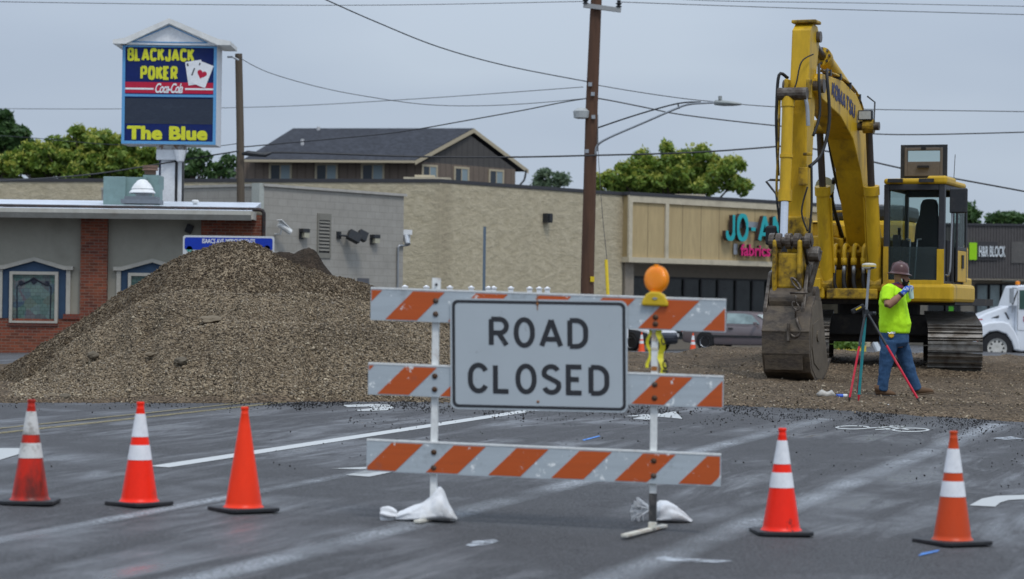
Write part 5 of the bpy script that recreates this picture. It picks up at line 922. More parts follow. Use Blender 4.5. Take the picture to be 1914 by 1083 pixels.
# ================================================================ trees
def leafmat(name, cols):
    m, t, b, o = newmat(name); g = t.nodes.new('ShaderNodeNewGeometry'); r = t.nodes.new('ShaderNodeValToRGB'); e = r.color_ramp.elements; e[0].color = (*cols[0], 1); e[1].color = (*cols[-1], 1)
    for i, c in enumerate(cols[1:-1]): x = e.new((i + 1) / (len(cols) - 1)); x.color = (*c, 1)
    t.links.new(g.outputs['Random Per Island'], r.inputs[0]); t.links.new(r.outputs[0], b.inputs['Base Color']); b.inputs['Roughness'].default_value = .6
    tl = t.nodes.new('ShaderNodeBsdfTranslucent'); t.links.new(r.outputs[0], tl.inputs[0]); mx = t.nodes.new('ShaderNodeMixShader'); mx.inputs[0].default_value = .3; t.links.new(b.outputs[0], mx.inputs[1]); t.links.new(tl.outputs[0], mx.inputs[2]); t.links.new(mx.outputs[0], o.inputs[0]); return m
M_lfy = leafmat('ailanthus_leaves', [(.08, .15, .02), (.16, .25, .035), (.25, .33, .045)]); M_sd = leafmat('yellow_green_seeds', [(.30, .34, .05), (.42, .43, .075), (.35, .38, .06)]); M_lfd = leafmat('dark_leaves', [(.03, .075, .02), (.05, .11, .028), (.08, .15, .035)]); M_lfg = leafmat('grey_green_leaves', [(.08, .13, .075), (.11, .165, .09), (.15, .2, .11)]); M_trk = mat('bark', (.07, .055, .04), .9)
def leaves(name, P, s0, s1, m, parent, off):
    P = np.asarray(P) - np.array(off); n = len(P); a = rng.normal(size=(n, 3)); a /= np.linalg.norm(a, axis=1)[:, None]; c = rng.normal(size=(n, 3)); c[:, 2] += .0; b_ = np.cross(a, c); b_ /= np.linalg.norm(b_, axis=1)[:, None]; s = rng.uniform(s0, s1, n)[:, None]
    V = np.stack([P - a * s, P + b_ * s * .45, P + a * s, P - b_ * s * .45], 1).reshape(-1, 3); me = bpy.data.meshes.new(name); me.vertices.add(n * 4); me.vertices.foreach_set('co', V.reshape(-1)); me.loops.add(n * 4); me.loops.foreach_set('vertex_index', np.arange(n * 4, dtype=np.int32)); me.polygons.add(n); me.polygons.foreach_set('loop_start', np.arange(n, dtype=np.int32) * 4); me.materials.append(m); me.update(calc_edges=True); me.validate()
    o = bpy.data.objects.new(name, me); COL.objects.link(o); o.parent = parent; FR[o.name] = FR[parent.name]; return o
def tree(label, trunkpx, d, lobes, lm, sm=None, ls=(.08, .17), dens=1.0, depth=1.0, kind='tree', group='trees behind the buildings'):
    base = onground(trunkpx, d); base.z -= .1; o = thing('tree', label, kind, base, group=group); s = d / F; P = []; SD = []; tips = []
    for lx, ly, rx, ry in lobes:
        c = W(lx, ly, d); k = max(3, int(rx * ry / 42)); 
        for _ in range(k):
            v = rng.normal(size=3); v /= np.linalg.norm(v); rr = rng.uniform(.45, 1.0); cc = np.array([c.x + v[0] * rx * s * rr, c.y + v[1] * (rx + ry) / 2 * s * rr * depth, c.z + v[2] * ry * s * rr]); r = rng.uniform(.28, .5) * (s / .026); tips.append((cc, rr)); n = int(80 * dens)
            q = rng.normal(size=(n, 3)); q *= (rng.uniform(.5, 1, n) / np.linalg.norm(q, axis=1))[:, None]; P.append(cc + q * r * np.array([1, 1, .62]))
            if sm is not None and rng.random() < .8:
                n = int(26 * dens); q = rng.normal(size=(n, 3)) * .22 * r; q[:, 2] *= .8; SD.append(cc + q * 1.3 + np.array([0, -.2 * r, .5 * r]))
    cz = sum(W(l[0], l[1], d).z for l in lobes) / len(lobes); top = W(lobes[0][0], lobes[0][1], d); b = MB(); fork = Vector((base.x + (top.x - base.x) * .3, base.y, base.z + (cz - base.z) * .6)); b.tube([base, (base + fork) / 2 + Vector((.1, 0, 0)), fork], [.32, .26, .2], 10)
    for cc, rr in tips[::max(1, len(tips) // 40)]:
        cc = Vector(cc); m_ = fork.lerp(cc, .5) + Vector((0, 0, -.15)); b.tube([fork, m_, cc], [.10, .055, .015], 5)
    b.build('trunk', M_trk, o, world=True)
    leaves('crown', np.concatenate(P), *ls, lm, o, base)
    if SD: leaves('seed_clusters', np.concatenate(SD), .06, .13, sm, o, base)
    return o
tree('dark green leafy tree at the left edge of the picture', 0, 100, [(-15, 270, 50, 45), (15, 240, 35, 28), (30, 262, 28, 30), (-30, 230, 30, 25), (10, 290, 40, 30)], M_lfd, None, (.10, .2))
tree('broad yellow-green tree behind the tavern roof and the pole sign', 180, 96, [(180, 295, 70, 42), (90, 300, 50, 32), (40, 310, 50, 28), (240, 300, 60, 38), (143, 247, 12, 10), (120, 270, 22, 16), (185, 265, 28, 16), (60, 285, 30, 14), (225, 278, 30, 18), (150, 320, 120, 18), (275, 315, 20, 22), (-10, 318, 30, 18)], M_lfy, M_sd)
tree('sparse dark green tree right of the white sign post', 362, 92, [(362, 290, 16, 13), (352, 312, 20, 16), (380, 300, 12, 14), (345, 328, 16, 8), (392, 322, 12, 8), (425, 302, 12, 11), (420, 322, 9, 6), (405, 312, 6, 4)], M_lfd, None, (.08, .16), .6)
tree('broad yellow-green tree behind the store roof beyond the tall pole', 1265, 112, [(1255, 325, 75, 36), (1180, 335, 45, 28), (1330, 330, 55, 32), (1200, 300, 28, 16), (1245, 282, 24, 12), (1300, 296, 40, 16), (1130, 342, 22, 18), (1375, 350, 24, 14), (1365, 308, 22, 14), (1320, 285, 16, 7), (1260, 350, 110, 14), (1168, 316, 12, 8)], M_lfy, M_sd)
tree('small round grey-green tree between the brown house and the pole', 1026, 150, [(1026, 335, 26, 16), (1008, 343, 20, 10), (1048, 340, 20, 11), (1030, 324, 16, 8)], M_lfg, None, (.08, .18), .8)
tree('green tree top peeking over the cab right of the excavator', 1812, 125, [(1808, 398, 16, 18), (1815, 410, 14, 12)], M_lfd, None, (.1, .2)); tree('low green tree over the dark fascia at the right edge', 1890, 130, [(1880, 412, 32, 12), (1905, 407, 22, 10), (1862, 414, 14, 6)], M_lfd, None, (.1, .2))
# weeds and yellow curb at the far street
p = W(1580, 664, 60); b = MB(); a = onground(1540, 62); c = onground(1620, 64); b.add([(a.x, a.y, a.z), (c.x, c.y, c.z), (c.x, c.y + .2, c.z), (a.x, a.y + .2, a.z), (a.x, a.y, a.z + .16), (c.x, c.y, c.z + .16), (c.x, c.y + .2, c.z + .16), (a.x, a.y + .2, a.z + .16)], [(4, 5, 6, 7), (0, 1, 5, 4), (1, 2, 6, 5), (2, 3, 7, 6), (3, 0, 4, 7)]); tag(b.build('yellow_curb', mat('yellow_curb_paint', (.6, .45, .04), .7)), kind='structure')
gp = []; 
for px, py, w_ in ((1552, 662, 12), (1580, 661, 12), (1590, 658, 6)):
    c = onground(px, 61.5); gp += [np.array([c.x + rng.normal() * w_ / 75, c.y + rng.normal() * .2, c.z + abs(rng.normal()) * .08 + .1]) for _ in range(160)]
gr_ = thing('weeds', 'tuft of green weeds growing by the yellow curb behind the tripod', 'weeds', onground(1570, 61.5)); leaves('leaves', gp, .05, .12, leafmat('weed_green', [(.08, .16, .02), (.14, .22, .03)]), gr_, onground(1570, 61.5))
# ================================================================ vehicles
M_tyre = mat('tyre', (.02, .02, .022), .8); M_rim = mat('alloy_rim', (.45, .47, .5), .35, .6)
def wheel(parent, c, r, w_, m_rim=M_rim, k=0, holes=8, s=None):
    s = s or (1 if c[1] > 0 else -1); b = MB(); b.lathe(c, [(r * .62, -w_ / 2), (r * .93, -w_ / 2), (r, -w_ / 2 + .03), (r, w_ / 2 - .03), (r * .93, w_ / 2), (r * .62, w_ / 2)], 28, axis=(0, s, 0), cap=False); t_ = b.build('tyre', M_tyre, parent, smooth='auto')
    b = MB(); b.lathe(c, [(0, w_ / 2 - .06), (r * .2, w_ / 2 - .03), (r * .5, w_ / 2 - .05), (r * .63, w_ / 2 - .0), (r * .65, w_ / 2 - .02), (r * .6, -.02)], 24, axis=(0, s, 0)); ri = b.build('rim', m_rim, t_, smooth='auto'); b = MB()
    for i in range(holes): a = 2 * PI * i / holes; b.cyl((c[0] + math.cos(a) * r * .42, c[1] + s * (w_ / 2 - .052), c[2] + math.sin(a) * r * .42), (c[0] + math.cos(a) * r * .42, c[1] + s * (w_ / 2 - .036), c[2] + math.sin(a) * r * .42), r * .07, n=8)
    b.build('rim_hole', M_black, ri); return t_
def car(label, M, paint, hoodpaint=None):
    o = thing('parked_car', label, 'car', None, M=M); L = 4.6; Wd = 1.7   # x forward, y left (+), z up; origin mid ground
    def ring(x, zb_, zt_, hw, rr=.12, top=.9):
        return [(x, -hw, zb_ + rr), (x, -hw * .96, zb_), (x, hw * .96, zb_), (x, hw, zb_ + rr), (x, hw, (zb_ + zt_) / 2), (x, hw * .985, zt_ - rr), (x, hw * top, zt_), (x, -hw * top, zt_), (x, -hw * .985, zt_ - rr), (x, -hw, (zb_ + zt_) / 2)]
    b = MB(); b.loft([ring(x, zb_, zt_, hw) for x, zb_, zt_, hw in ((-2.3, .42, .80, .66), (-2.22, .30, .90, .78), (-1.9, .25, .95, .83), (-1.2, .22, .95, .85), (0, .21, .93, .85), (.9, .22, .92, .85), (1.6, .24, .86, .83), (2.05, .27, .76, .78), (2.22, .32, .68, .68), (2.28, .38, .60, .6))])
    b.build('body', paint, o, smooth='auto', bevel=.03)
    b = MB(); b.loft([[(x, -hw, z), (x, hw, z), (x, hw * .8, z2), (x, -hw * .8, z2)] for x, z, z2, hw in ((-1.95, .90, .91, .76), (-1.45, .9, 1.26, .78), (-1.0, .9, 1.37, .8), (-.3, .9, 1.41, .8), (.25, .9, 1.38, .8), (.55, .9, 1.28, .79), (1.2, .88, .90, .78))]); gh = b.build('cabin', paint, o, smooth='auto')
    for s in (-1, 1):
        for w0 in (((-1.52, .97), (-.62, .97), (-.62, 1.31), (-1.22, 1.29)), ((-.55, .97), (.74, .96), (.40, 1.27), (.12, 1.32), (-.55, 1.33))):
            b = MB(); f = lambda z: s * (.80 - (z - .9) / .5 * .155 + .008); vs = [(x, f(z), z) for x, z in w0]; b.add(vs, [tuple(range(len(vs)))]); b.build('side_window', glass('car_glass', (.16, .21, .21), .08), gh)
        b = MB(); b.box((-.1, s * .862, .52), (2.5, .015, .07)); b.build('door_moulding', M_dark, o); b = MB(); b.box((-.35, s * .865, .80), (.17, .03, .04)); b.build('door_handle', M_dark, o)
        b = MB(); b.box((.62, s * .93, .98), (.1, .18, .11)); b.build('wing_mirror', paint, o, bevel=.02)
        b = MB(); b.box((2.18, s * .55, .60), (.12, .28, .11)); b.build('headlight', mat('headlight', (.6, .6, .6), .15), o)
        b = MB(); b.box((-2.25, s * .58, .72), (.12, .3, .12)); b.build('tail_light', mat('tail_light', (.35, .02, .02), .3), o)
        for x in (-1.32, 1.30):
            b = MB(); b.cyl((x, s * .70, .35), (x, s * .852, .35), .345, n=24); b.build('wheel_arch', M_black, o); wheel(o, (x, s * .77, .31), .31, .2)
    b = MB(); ws = [(.56, -.68, 1.285), (.56, .68, 1.285), (1.22, .76, .905), (1.22, -.76, .905)]; b.add([(x + .02, y, z + .012) for x, y, z in ws], [(0, 1, 2, 3)]); b.build('windscreen', glass('windscreen_glass', (.32, .37, .37), .12), gh)
    if hoodpaint: b = MB(); b.loft([ring(x, zt_ - .22, zt_ + .02, hw * .97, .05) for x, zt_, hw in ((1.2, .90, .84), (1.6, .86, .83), (2.05, .76, .78), (2.2, .68, .7))]); b.build('hood', hoodpaint, o, bevel=.02)
    return o
p = W(1400, 656, 87); M_mau = mat('mauve_paint', (.15, .125, .13), .3, coat=.5, fine=.04, dirt=(.09, .08, .08), dirtamt=.3)
car('mauve-grey sedan parked in front of the dark storefront', Matrix.Translation((p.x, 87, H(p.x, 87) + .0)) @ Matrix.Rotation(math.radians(-29), 4, 'Z'), M_mau)
p = W(1165, 655, 90); car('dark car with white hood partly hidden by the sign and the right barricade post', Matrix.Translation((p.x, 91, H(p.x, 91))) @ Matrix.Rotation(math.radians(-48), 4, 'Z'), mat('navy_paint', (.02, .024, .035), .3, coat=.5), mat('white_hood', (.6, .62, .65), .35))
# white bonneted truck
DT = 84.0; sT = F / DT; q0 = W(1863, 680.5, DT); MTk = Matrix.Translation((q0.x, DT, q0.z)); tk = thing('white_truck', 'white bonneted work truck entering at the right edge', 'truck', None, M=MTk); M_tw = mat('truck_white', (.70, .73, .77), .3, dirt=(.4, .4, .4), dirtamt=.3, coat=.3, fine=.03)
tx = lambda px: (px - 1863) / sT; tz = lambda py: (681.5 - py) / sT + .0
b = MB(); hw = .78
prof = [(1825, 640), (1826, 600), (1829, 595), (1845, 586), (1866, 579), (1886, 573), (1888, 660), (1845, 640)]
for y0, y1 in ((.35, 1.95),): b.prism([(tx(a), tz(c)) for a, c in [(1826, 645), (1826.5, 600), (1830, 595), (1845, 587), (1866, 579), (1888, 572), (1902, 572), (1902, 655), (1880, 655), (1850, 635)]], y0, y1, 'y')
b.build('hood', M_tw, tk, bevel=.06)
b = MB(); arc_o = [(1824.5, 640), (1825, 618), (1832, 610), (1848, 604), (1872, 602), (1884, 605), (1896, 620), (1904, 640), (1906, 656), (1895, 656), (1890, 640), (1880, 626), (1863, 620), (1848, 622), (1836, 632), (1832, 640)]
for y0, y1 in ((-.08, .42), (1.9, 2.4)): b = MB(); b.prism([(tx(a), tz(c)) for a, c in arc_o], y0, y1, 'y'); b.build('fender', M_tw, tk, bevel=.05)
b = MB(); b.prism([(tx(a), tz(c)) for a, c in [(1887, 574), (1900, 538), (1903, 534), (1990, 530), (1990, 658), (1900, 658), (1900, 574)]], .1, 2.2, 'y'); b.build('cab', M_tw, tk, bevel=.05)
b = MB(); b.bb((tx(1905), .085, tz(579)), (tx(1935), .1, tz(543))); b.build('door_window', glass('truck_glass', (.02, .05, .04), .1), tk); b = MB(); b.bb((tx(1901.5), .088, tz(618)), (tx(1902), .0995, tz(540))); b.bb((tx(1902), .088, tz(618.4)), (tx(1950), .0995, tz(618))); b.build('door_seam', M_dark, tk)
b = MB(); b.prism([(tx(1890), tz(570)), (tx(1900.5), tz(544)), (tx(1902), tz(544)), (tx(1894), tz(570))], .088, .2, 'y'); b.build('quarter_window', M_gl, tk)
b = MB(); b.prism([(tx(1855), tz(596)), (tx(1870), tz(590.5)), (tx(1869), tz(596))], .338, .35, 'y'); b.prism([(tx(1880), tz(585)), (tx(1883), tz(585)), (tx(1889.5), tz(597)), (tx(1887), tz(598))], .33, .35, 'y'); b.build('side_vent', M_dark, tk)
b = MB(); b.bb((tx(1920), -.0, tz(700)), (tx(1990), .4, tz(655))); b.build('fuel_tank', M_steel, tk)
b = MB(); b.box((tx(1886), -.3, tz(554)), (.13, .1, .5)); b.tube([(tx(1888), -.3, tz(539)), (tx(1899), .1, tz(540))], .02, 6); b.tube([(tx(1888), -.3, tz(569)), (tx(1892), .1, tz(585))], .02, 6); b.build('wing_mirror', M_steel, tk)
b = MB(); b.lathe((tx(1907), .6, tz(531)), [(.08, -.03), (.08, .08), (0, .1)], 8); b.build('marker_lamp', mat('amber_marker', (.8, .25, .02), .3), tk)
b = MB(); b.bb((tx(1824), .0, tz(657)), (tx(1829), 2.3, tz(637))); b.build('bumper', M_tw, tk, bevel=.03); b = MB(); b.bb((tx(1824.6), -.01, tz(643)), (tx(1828), .0, tz(639))); b.build('side_marker', mat('marker_orange', (.6, .12, .02), .4), tk)
b = MB(); b.text('4700', (tx(1829), .345, tz(600.5)), (1, 0, 0), (0, 0, 1), .19, .045, ext=.003, bold=.03) if False else b.bb((tx(1829), .345, tz(600)), (tx(1839), .3495, tz(598))); b.build('hood_badge', M_red, tk)
b = MB(); b.text('S', (tx(1912.5), .08, tz(602)), (1, 0, 0), (0, 0, 1), .14, .2, ext=.003, bold=.06); b.build('door_lettering', M_red, tk)
wheel(tk, (0, .12, .54), .54, .3, mat('truck_rim', (.55, .54, .50), .5, dirt=(.3, .28, .2), dirtamt=.4), holes=10, s=-1); wheel(tk, (0, 2.1, .54), .54, .3)
b = MB(); b.bb((tx(1845), .3, .3), (tx(1990), 2.0, tz(640))); b.build('chassis', M_black, tk)
# light pole stub leaning behind tripod, concrete curb line of the far street
b = MB(); a = W(1636, 643, 70); c = W(1650, 672, 66); b.tube([a, c], .09, 8); tag(b.build('fallen_pipe', mat('pale_pipe', (.35, .37, .38), .5), loc=c), 'short pale pipe lying aslant behind the tripod', 'pipe')
# ================================================================ excavator
YW = (.56, .345, .016)
M_yel2 = mat('excavator_yellow', YW, .45, dirt=(.10, .062, .02), dirtamt=.8, scale=3.2, lo=.52, hi=.72, fine=.12, streak=3.5); M_yeg = mat('excavator_yellow_greasy', (.50, .31, .02), .5, dirt=(.035, .025, .015), dirtamt=.9, scale=4, lo=.42, hi=.6)
M_mud = mat('muddy_steel', (.085, .070, .058), .55, .35, dirt=(.16, .125, .085), dirtamt=.75, scale=3, lo=.4, hi=.65, bumps=.3, streak=.5, fine=.3); M_shoe = mat('track_steel', (.21, .195, .175), .4, .5, dirt=(.07, .055, .04), dirtamt=.8, scale=5, lo=.42, hi=.6); M_und = mat('undercarriage_black', (.03, .028, .027), .7, dirt=(.11, .085, .06), dirtamt=.7, scale=3)
M_link = mat('worn_grey_steel', (.15, .13, .11), .45, .5, dirt=(.05, .035, .025), dirtamt=.8, scale=8, lo=.42, hi=.6); M_chr = mat('chrome_rod', (.78, .80, .84), .16, .85, fine=.02); M_rod = mat('dull_rod', (.09, .075, .065), .35, .6, dirt=(.04, .03, .02), dirtamt=.5); M_hose = mat('hydraulic_hose', (.02, .02, .021), .5)
gE = Gbed(1770, 697); dE = (gE - CAM).dot(fw) + 2.05; cx = (1643 - 957) / F * dE; base = Vector((cx, dE, gE.z - .02)); YAW = math.radians(-21)
ex = thing('excavator', 'large yellow tracked excavator with its bucket resting on the gravel', 'excavator', base, YAW)
def E(x, f, z): return Vector((x, -f, z))
TR = Matrix.Rotation(math.radians(12.5), 4, 'Z')
for s in (-1, 1):
    b = MB(); b.T = TR; xc = s * 1.27; wS = .45; path = []
    for i in range(17): a = -PI / 2 + PI * i / 16; path.append((1.78 + .36 * math.cos(a), .39 + .36 * math.sin(a)))
    path += [(1.78 - 3.63 * i / 18, .75 + .22 * i / 18) for i in range(1, 18)]
    for i in range(17): a = PI / 2 + PI * i / 16; path.append((-1.85 + .47 * math.cos(a), .50 + .47 * math.sin(a)))
    path += [(-1.85 + 3.6 * i / 18, .03) for i in range(1, 18)]
    cum = [0]; PP_ = [Vector((f, z)) for f, z in path]; PP_.append(PP_[0])
    for a, c in zip(PP_, PP_[1:]): cum.append(cum[-1] + (c - a).length)
    nS_ = 50; pitch = cum[-1] / nS_
    for k in range(nS_):
        dd = k * pitch
        j = max(i for i in range(len(cum)) if cum[i] <= dd + 1e-9); j = min(j, len(PP_) - 2); u = (dd - cum[j]) / (cum[j + 1] - cum[j]); q = PP_[j].lerp(PP_[j + 1], u)
        q2 = PP_[min(j + 1, len(PP_) - 1)]; t_ = (PP_[j + 1] - PP_[j]).normalized(); n_ = Vector((t_.y, -t_.x))
        ang = math.atan2(t_.y, t_.x); R = Matrix.Rotation(-(-ang), 3, 'X')
        def bx3(off, du, th, ww, kk=0):
            c = q + n_ * off + t_ * du; ex1 = t_ * th[0] / 2; ex2 = n_ * th[1] / 2; vs = []
            for xx in (-ww, ww):
                for e1, e2 in ((-1, -1), (1, -1), (1, 1), (-1, 1)): p_ = c + ex1 * e1 + ex2 * e2; vs.append(E(xc + xx, p_.x, p_.y))
            b.add(vs, [(0, 1, 2, 3), (7, 6, 5, 4), (0, 4, 5, 1), (1, 5, 6, 2), (2, 6, 7, 3), (3, 7, 4, 0)], kk)
        bx3(0, 0, (pitch * .93, .025), wS)
        for du in (-.054, .054): bx3(.028, du, (.022, .035), wS)
    tr = b.build('track', [M_shoe], ex)
    b = MB(); b.T = TR; b.bb(E(xc - .2, 1.6, .18), E(xc + .2, -1.7, .66)); b.build('track_frame', M_und, ex, bevel=.02)
    b = MB(); b.T = TR
    b.cyl(E(xc - .16, 1.78, .39), E(xc + .16, 1.78, .39), .33, n=24); b.cyl(E(xc - .16, -1.85, .5), E(xc + .16, -1.85, .5), .42, n=24)
    for i in range(7): b.cyl(E(xc - .22, 1.1 - i * .4, .16), E(xc + .22, 1.1 - i * .4, .16), .11, n=12)
    b.build('track_wheel', M_und, ex)
b = MB(); b.T = TR; b.prism([(-.9, .58), (.9, .58), (.8, .95), (-.8, .95)], -.75, .75, 'y'); b.bb(E(-1.1, .5, .46), E(1.1, .1, .80)); b.bb(E(-1.1, -.1, .46), E(1.1, -.5, .80)); b.build('undercarriage', M_und, ex, bevel=.03)
b = MB(); b.cyl(E(0, 0, .8), E(0, 0, 1.12), .72, n=32); b.build('swing_ring', M_und, ex)
b = MB(); b.bb(E(-1.5, 1.45, 1.12), E(1.62, -2.2, 1.24)); b.build('deck', M_und, ex)
# skirt under cab, boxes, engine hood, counterweight
def ybox(nm, x0, x1, f0, f1, z0, z1, m=M_yel2, bev=.03): b = MB(); b.bb(E(x0, f0, z0), E(x1, f1, z1)); return b.build(nm, m, ex, bevel=bev)
ybox('cab_skirt', .42, 1.66, 1.82, -.2, 1.16, 1.47, bev=.06); ybox('side_skirt', 1.0, 1.45, -.22, -1.0, 1.16, 1.60); ybox('rear_skirt', .9, 1.16, -1.01, -2.29, 1.16, 1.60)
ybox('toolbox', -1.5, -.56, 1.75, .9, 1.2, 1.72); ybox('fuel_tank', -1.5, -.62, 1.45, .1, 1.72, 2.28); ybox('side_box', -1.5, -.66, .95, -.6, 2.282, 2.52); b = MB(); b.bb(E(-1.0, 1.86, 1.35), E(-.60, 1.76, 1.55)); b.build('step', M_yel2, ex, bevel=.02)
b = MB(); b.bb(E(-1.46, 1.0, 2.521), E(-.7, .0, 2.53)); b.build('anti_slip_plate', M_dark, ex)
ybox('engine_hood', -1.5, .34, -.6, -2.3, 1.24, 2.62, bev=.08); ybox('side_hood', .345, 1.15, -.3, -2.3, 1.24, 2.22, bev=.08); b = MB(); b.bb(E(-1.55, -2.31, 1.15), E(1.0, -3.0, 2.3)); b.build('counterweight', M_yel2, ex, bevel=.15)
for x0, x1 in ((-1.3, .3),): b = MB(); b.bb(E(x0, -.7, 2.62), E(x1, -2.0, 2.9)); b.build('engine_cover', M_dark, ex, bevel=.08)
ybox('body_side', -1.62, -1.505, .85, -2.2, 1.3, 2.2, bev=.02)
b = MB(); capsword(b, 'KOMATSU', E(-1.49, 1.756, 1.58), (1, 0, 0), (0, 0, 1), .46, .1, .026, .003); b.build('lettering', M_dark, ex)
b = MB(); b.bb(E(-.5, 1.1, 1.24), E(.34, .2, 1.35)); b.bb(E(-.55, .25, 1.24), E(.35, -.4, 2.3)); b.bb(E(-.52, 1.75, 1.2), E(.36, 1.5, 1.38)); b.build('boom_mount', M_yeg, ex, bevel=.02)
bc = -.12                       # boom centre
b = MB()
for x in (bc - .34, bc + .34): b.prism([(-.75, 1.24), (.1, 1.24), (-.1, 2.2), (-.5, 2.2)], x - .04, x + .04, 'x')
b.build('boom_bracket', M_yeg, ex)
# hydraulic lines below the boom
for i in range(4):
    x = -.42 + i * .17; b = MB(); b.tube(smoothpts([E(x, 1.2, 2.05), E(x, 1.5, 2.12), E(x, 1.62, 2.0), E(x, 1.62, 1.82)], 4), .04, 8); b.cyl(E(x, 1.62, 1.9), E(x, 1.62, 1.78), .055, n=8); b.build('hydraulic_pipe', M_yel2, ex, smooth=True)
    b = MB(); b.cyl(E(x, 1.62, 1.79), E(x, 1.62, 1.62), .035, k=1); b.tube(smoothpts([E(x, 1.62, 1.64), E(x + .01, 1.64, 1.45), E(x + .07, 1.6, 1.3), E(x + .16, 1.45, 1.26)], 4), .036, 8, k=0); b.build('hydraulic_hose', [M_hose, M_steel], ex, smooth=True)
b = MB(); b.bb(E(-.5, 1.35, 2.0), E(.3, 1.25, 2.1)); b.build('pipe_rail', M_yel2, ex)
# boom ------------------------------------------------------
def fz(p): return [(-f, z) for f, z in p]
def zb3(z): return z if z < 2.3 else 2.3 + (z - 2.3) * .885
def dz_(f, z): return zb3(z) - (.12 if f > 4.5 and z < 3 else 0)
def fzb(p): return [(-f, dz_(f, z)) for f, z in p]
def Eb(x, f, z): return Vector((x, -f, dz_(f, z)))
BT = [(.25, 2.12), (.75, 3.05), (1.3, 3.98), (1.85, 4.62), (2.35, 4.90), (3.4, 5.07), (4.75, 5.06), (4.98, 4.92)]
BBm = [(4.98, 4.72), (4.75, 4.60), (3.5, 4.40), (2.6, 4.05), (2.05, 3.50), (1.5, 2.7), (.95, 1.95), (.6, 1.75), (.3, 1.78), (.12, 1.95)]
b = MB(); b.prism(fzb(BT + BBm), bc - .20, bc + .235, 'x'); boom = b.build('boom', M_yel2, ex, bevel=.018)
b = MB(); b.prism([(p[0], p[1]) for p in fzb([(.3, 2.0), (1.35, 3.75), (1.9, 4.3), (1.7, 3.4), (.9, 2.1)])], bc + .237, bc + .241, 'x'); 
dv = (Vector((-(2.45), 4.42)) - Vector((-4.5, 4.72))); rv = Vector((0, dv.x, dv.y)).normalized(); uvv = Vector((0, -rv.z, rv.y)); b = MB(); capsword(b, 'KOMATSU', Eb(bc + .237, 4.18, 4.71), rv, uvv, 1.66, .26, .06, .004); b.build('boom_lettering', mat('navy_decal', (.02, .025, .09), .5, dirt=(.4, .28, .05), dirtamt=.6, scale=10, lo=.56, hi=.62), boom)
b = MB(); b.cyl(Eb(bc + .237, 4.62, 4.80), Eb(bc + .241, 4.62, 4.80), .06); b.build('red_decal', mat('faded_red', (.5, .12, .06), .5), boom)
for y_ in (.17, .22): b = MB(); b.tube(smoothpts([Eb(bc + y_, f, z + .06) for f, z in BT[3:7]], 3), .022, 6); b.build('boom_pipe', M_yeg, boom)
b = MB(); [b.box(Eb(bc + .19, f, z), (.14, .06, .1)) for f, z in ((2.2, 4.88), (2.9, 5.03), (3.6, 5.12), (4.3, 5.12))]; b.build('pipe_clamp', M_dark, boom)
# work light on boom
b = MB(); b.box(Eb(bc + .38, 2.35, 4.52), (.24, .1, .17)); wlb = b.build('work_light', M_dark, ex, bevel=.01); b = MB(); b.box(Eb(bc + .38, 2.405, 4.52), (.2, .01, .13)); b.build('light_lens', mat('work_lens', (.45, .47, .46), .15), wlb); b = MB(); b.tube([Eb(bc + .27, 2.33, 4.4), Eb(bc + .52, 2.33, 4.4), Eb(bc + .5, 2.2, 4.78), Eb(bc + .36, 2.15, 4.9)], .014, 6); b.build('light_guard', M_dark, wlb)
# boom cylinders
for s in (-1, 1):
    x = bc + s * .42; f0 = Eb(x, 1.62, 1.45); f1 = Eb(x, 2.28, 4.32); d_ = (f1 - f0).normalized(); b = MB(); b.cyl(f0 + d_ * .05, f0 + d_ * 1.62, .115, n=20); b.cyl(f0 + d_ * 1.55, f0 + d_ * 1.70, .135, n=20); b.tube([f0 + Vector((s * -.13, 0, 0)) + d_ * .2, f0 + Vector((s * -.13, 0, 0)) + d_ * 1.5], .02, 6); bc_ = b.build('boom_cylinder', M_yel2, ex, smooth='auto'); b = MB(); b.cyl(f0 + d_ * 1.7, f1, .06, n=14); b.build('rod', M_rod, bc_, smooth='auto')
    b = MB(); b.cyl(f1 - Vector((.09, 0, 0)), f1 + Vector((.09, 0, 0)), .12, n=16); b.build('cylinder_pin', M_yeg, bc_); b = MB(); b.cyl(f0 - Vector((.12, 0, 0)), f0 + Vector((.12, 0, 0)), .14, n=16); b.build('cylinder_pin', M_yeg, bc_)
b = MB(); b.cyl(Eb(bc - .6, 2.28, 4.32), Eb(bc + .6, 2.28, 4.32), .07, n=14); b.build('boom_pin', M_link, ex)
# arm cylinder on top of boom
a0 = Eb(bc, 2.3, 5.05); a1 = Eb(bc, 4.42, 5.62); d_ = (a1 - a0).normalized(); ac = MB(); ac.cyl(a0, a0 + d_ * 1.55, .13, n=20); ac.cyl(a0 + d_ * 1.48, a0 + d_ * 1.62, .155, n=20); a_ = ac.build('arm_cylinder', M_yel2, ex, smooth='auto'); b = MB(); b.cyl(a0 + d_ * 1.6, Eb(bc, 4.72, 5.70), .07, n=14); b.build('rod', M_rod, a_, smooth='auto'); b = MB(); [b.cyl(a0 + d_ * 1.63 + Matrix.Rotation(i * PI / 4, 3, d_) @ d_.orthogonal().normalized() * .125, a0 + d_ * 1.66 + Matrix.Rotation(i * PI / 4, 3, d_) @ d_.orthogonal().normalized() * .125, .022, n=6) for i in range(8)]; b.build('cap_bolt', M_link, a_)
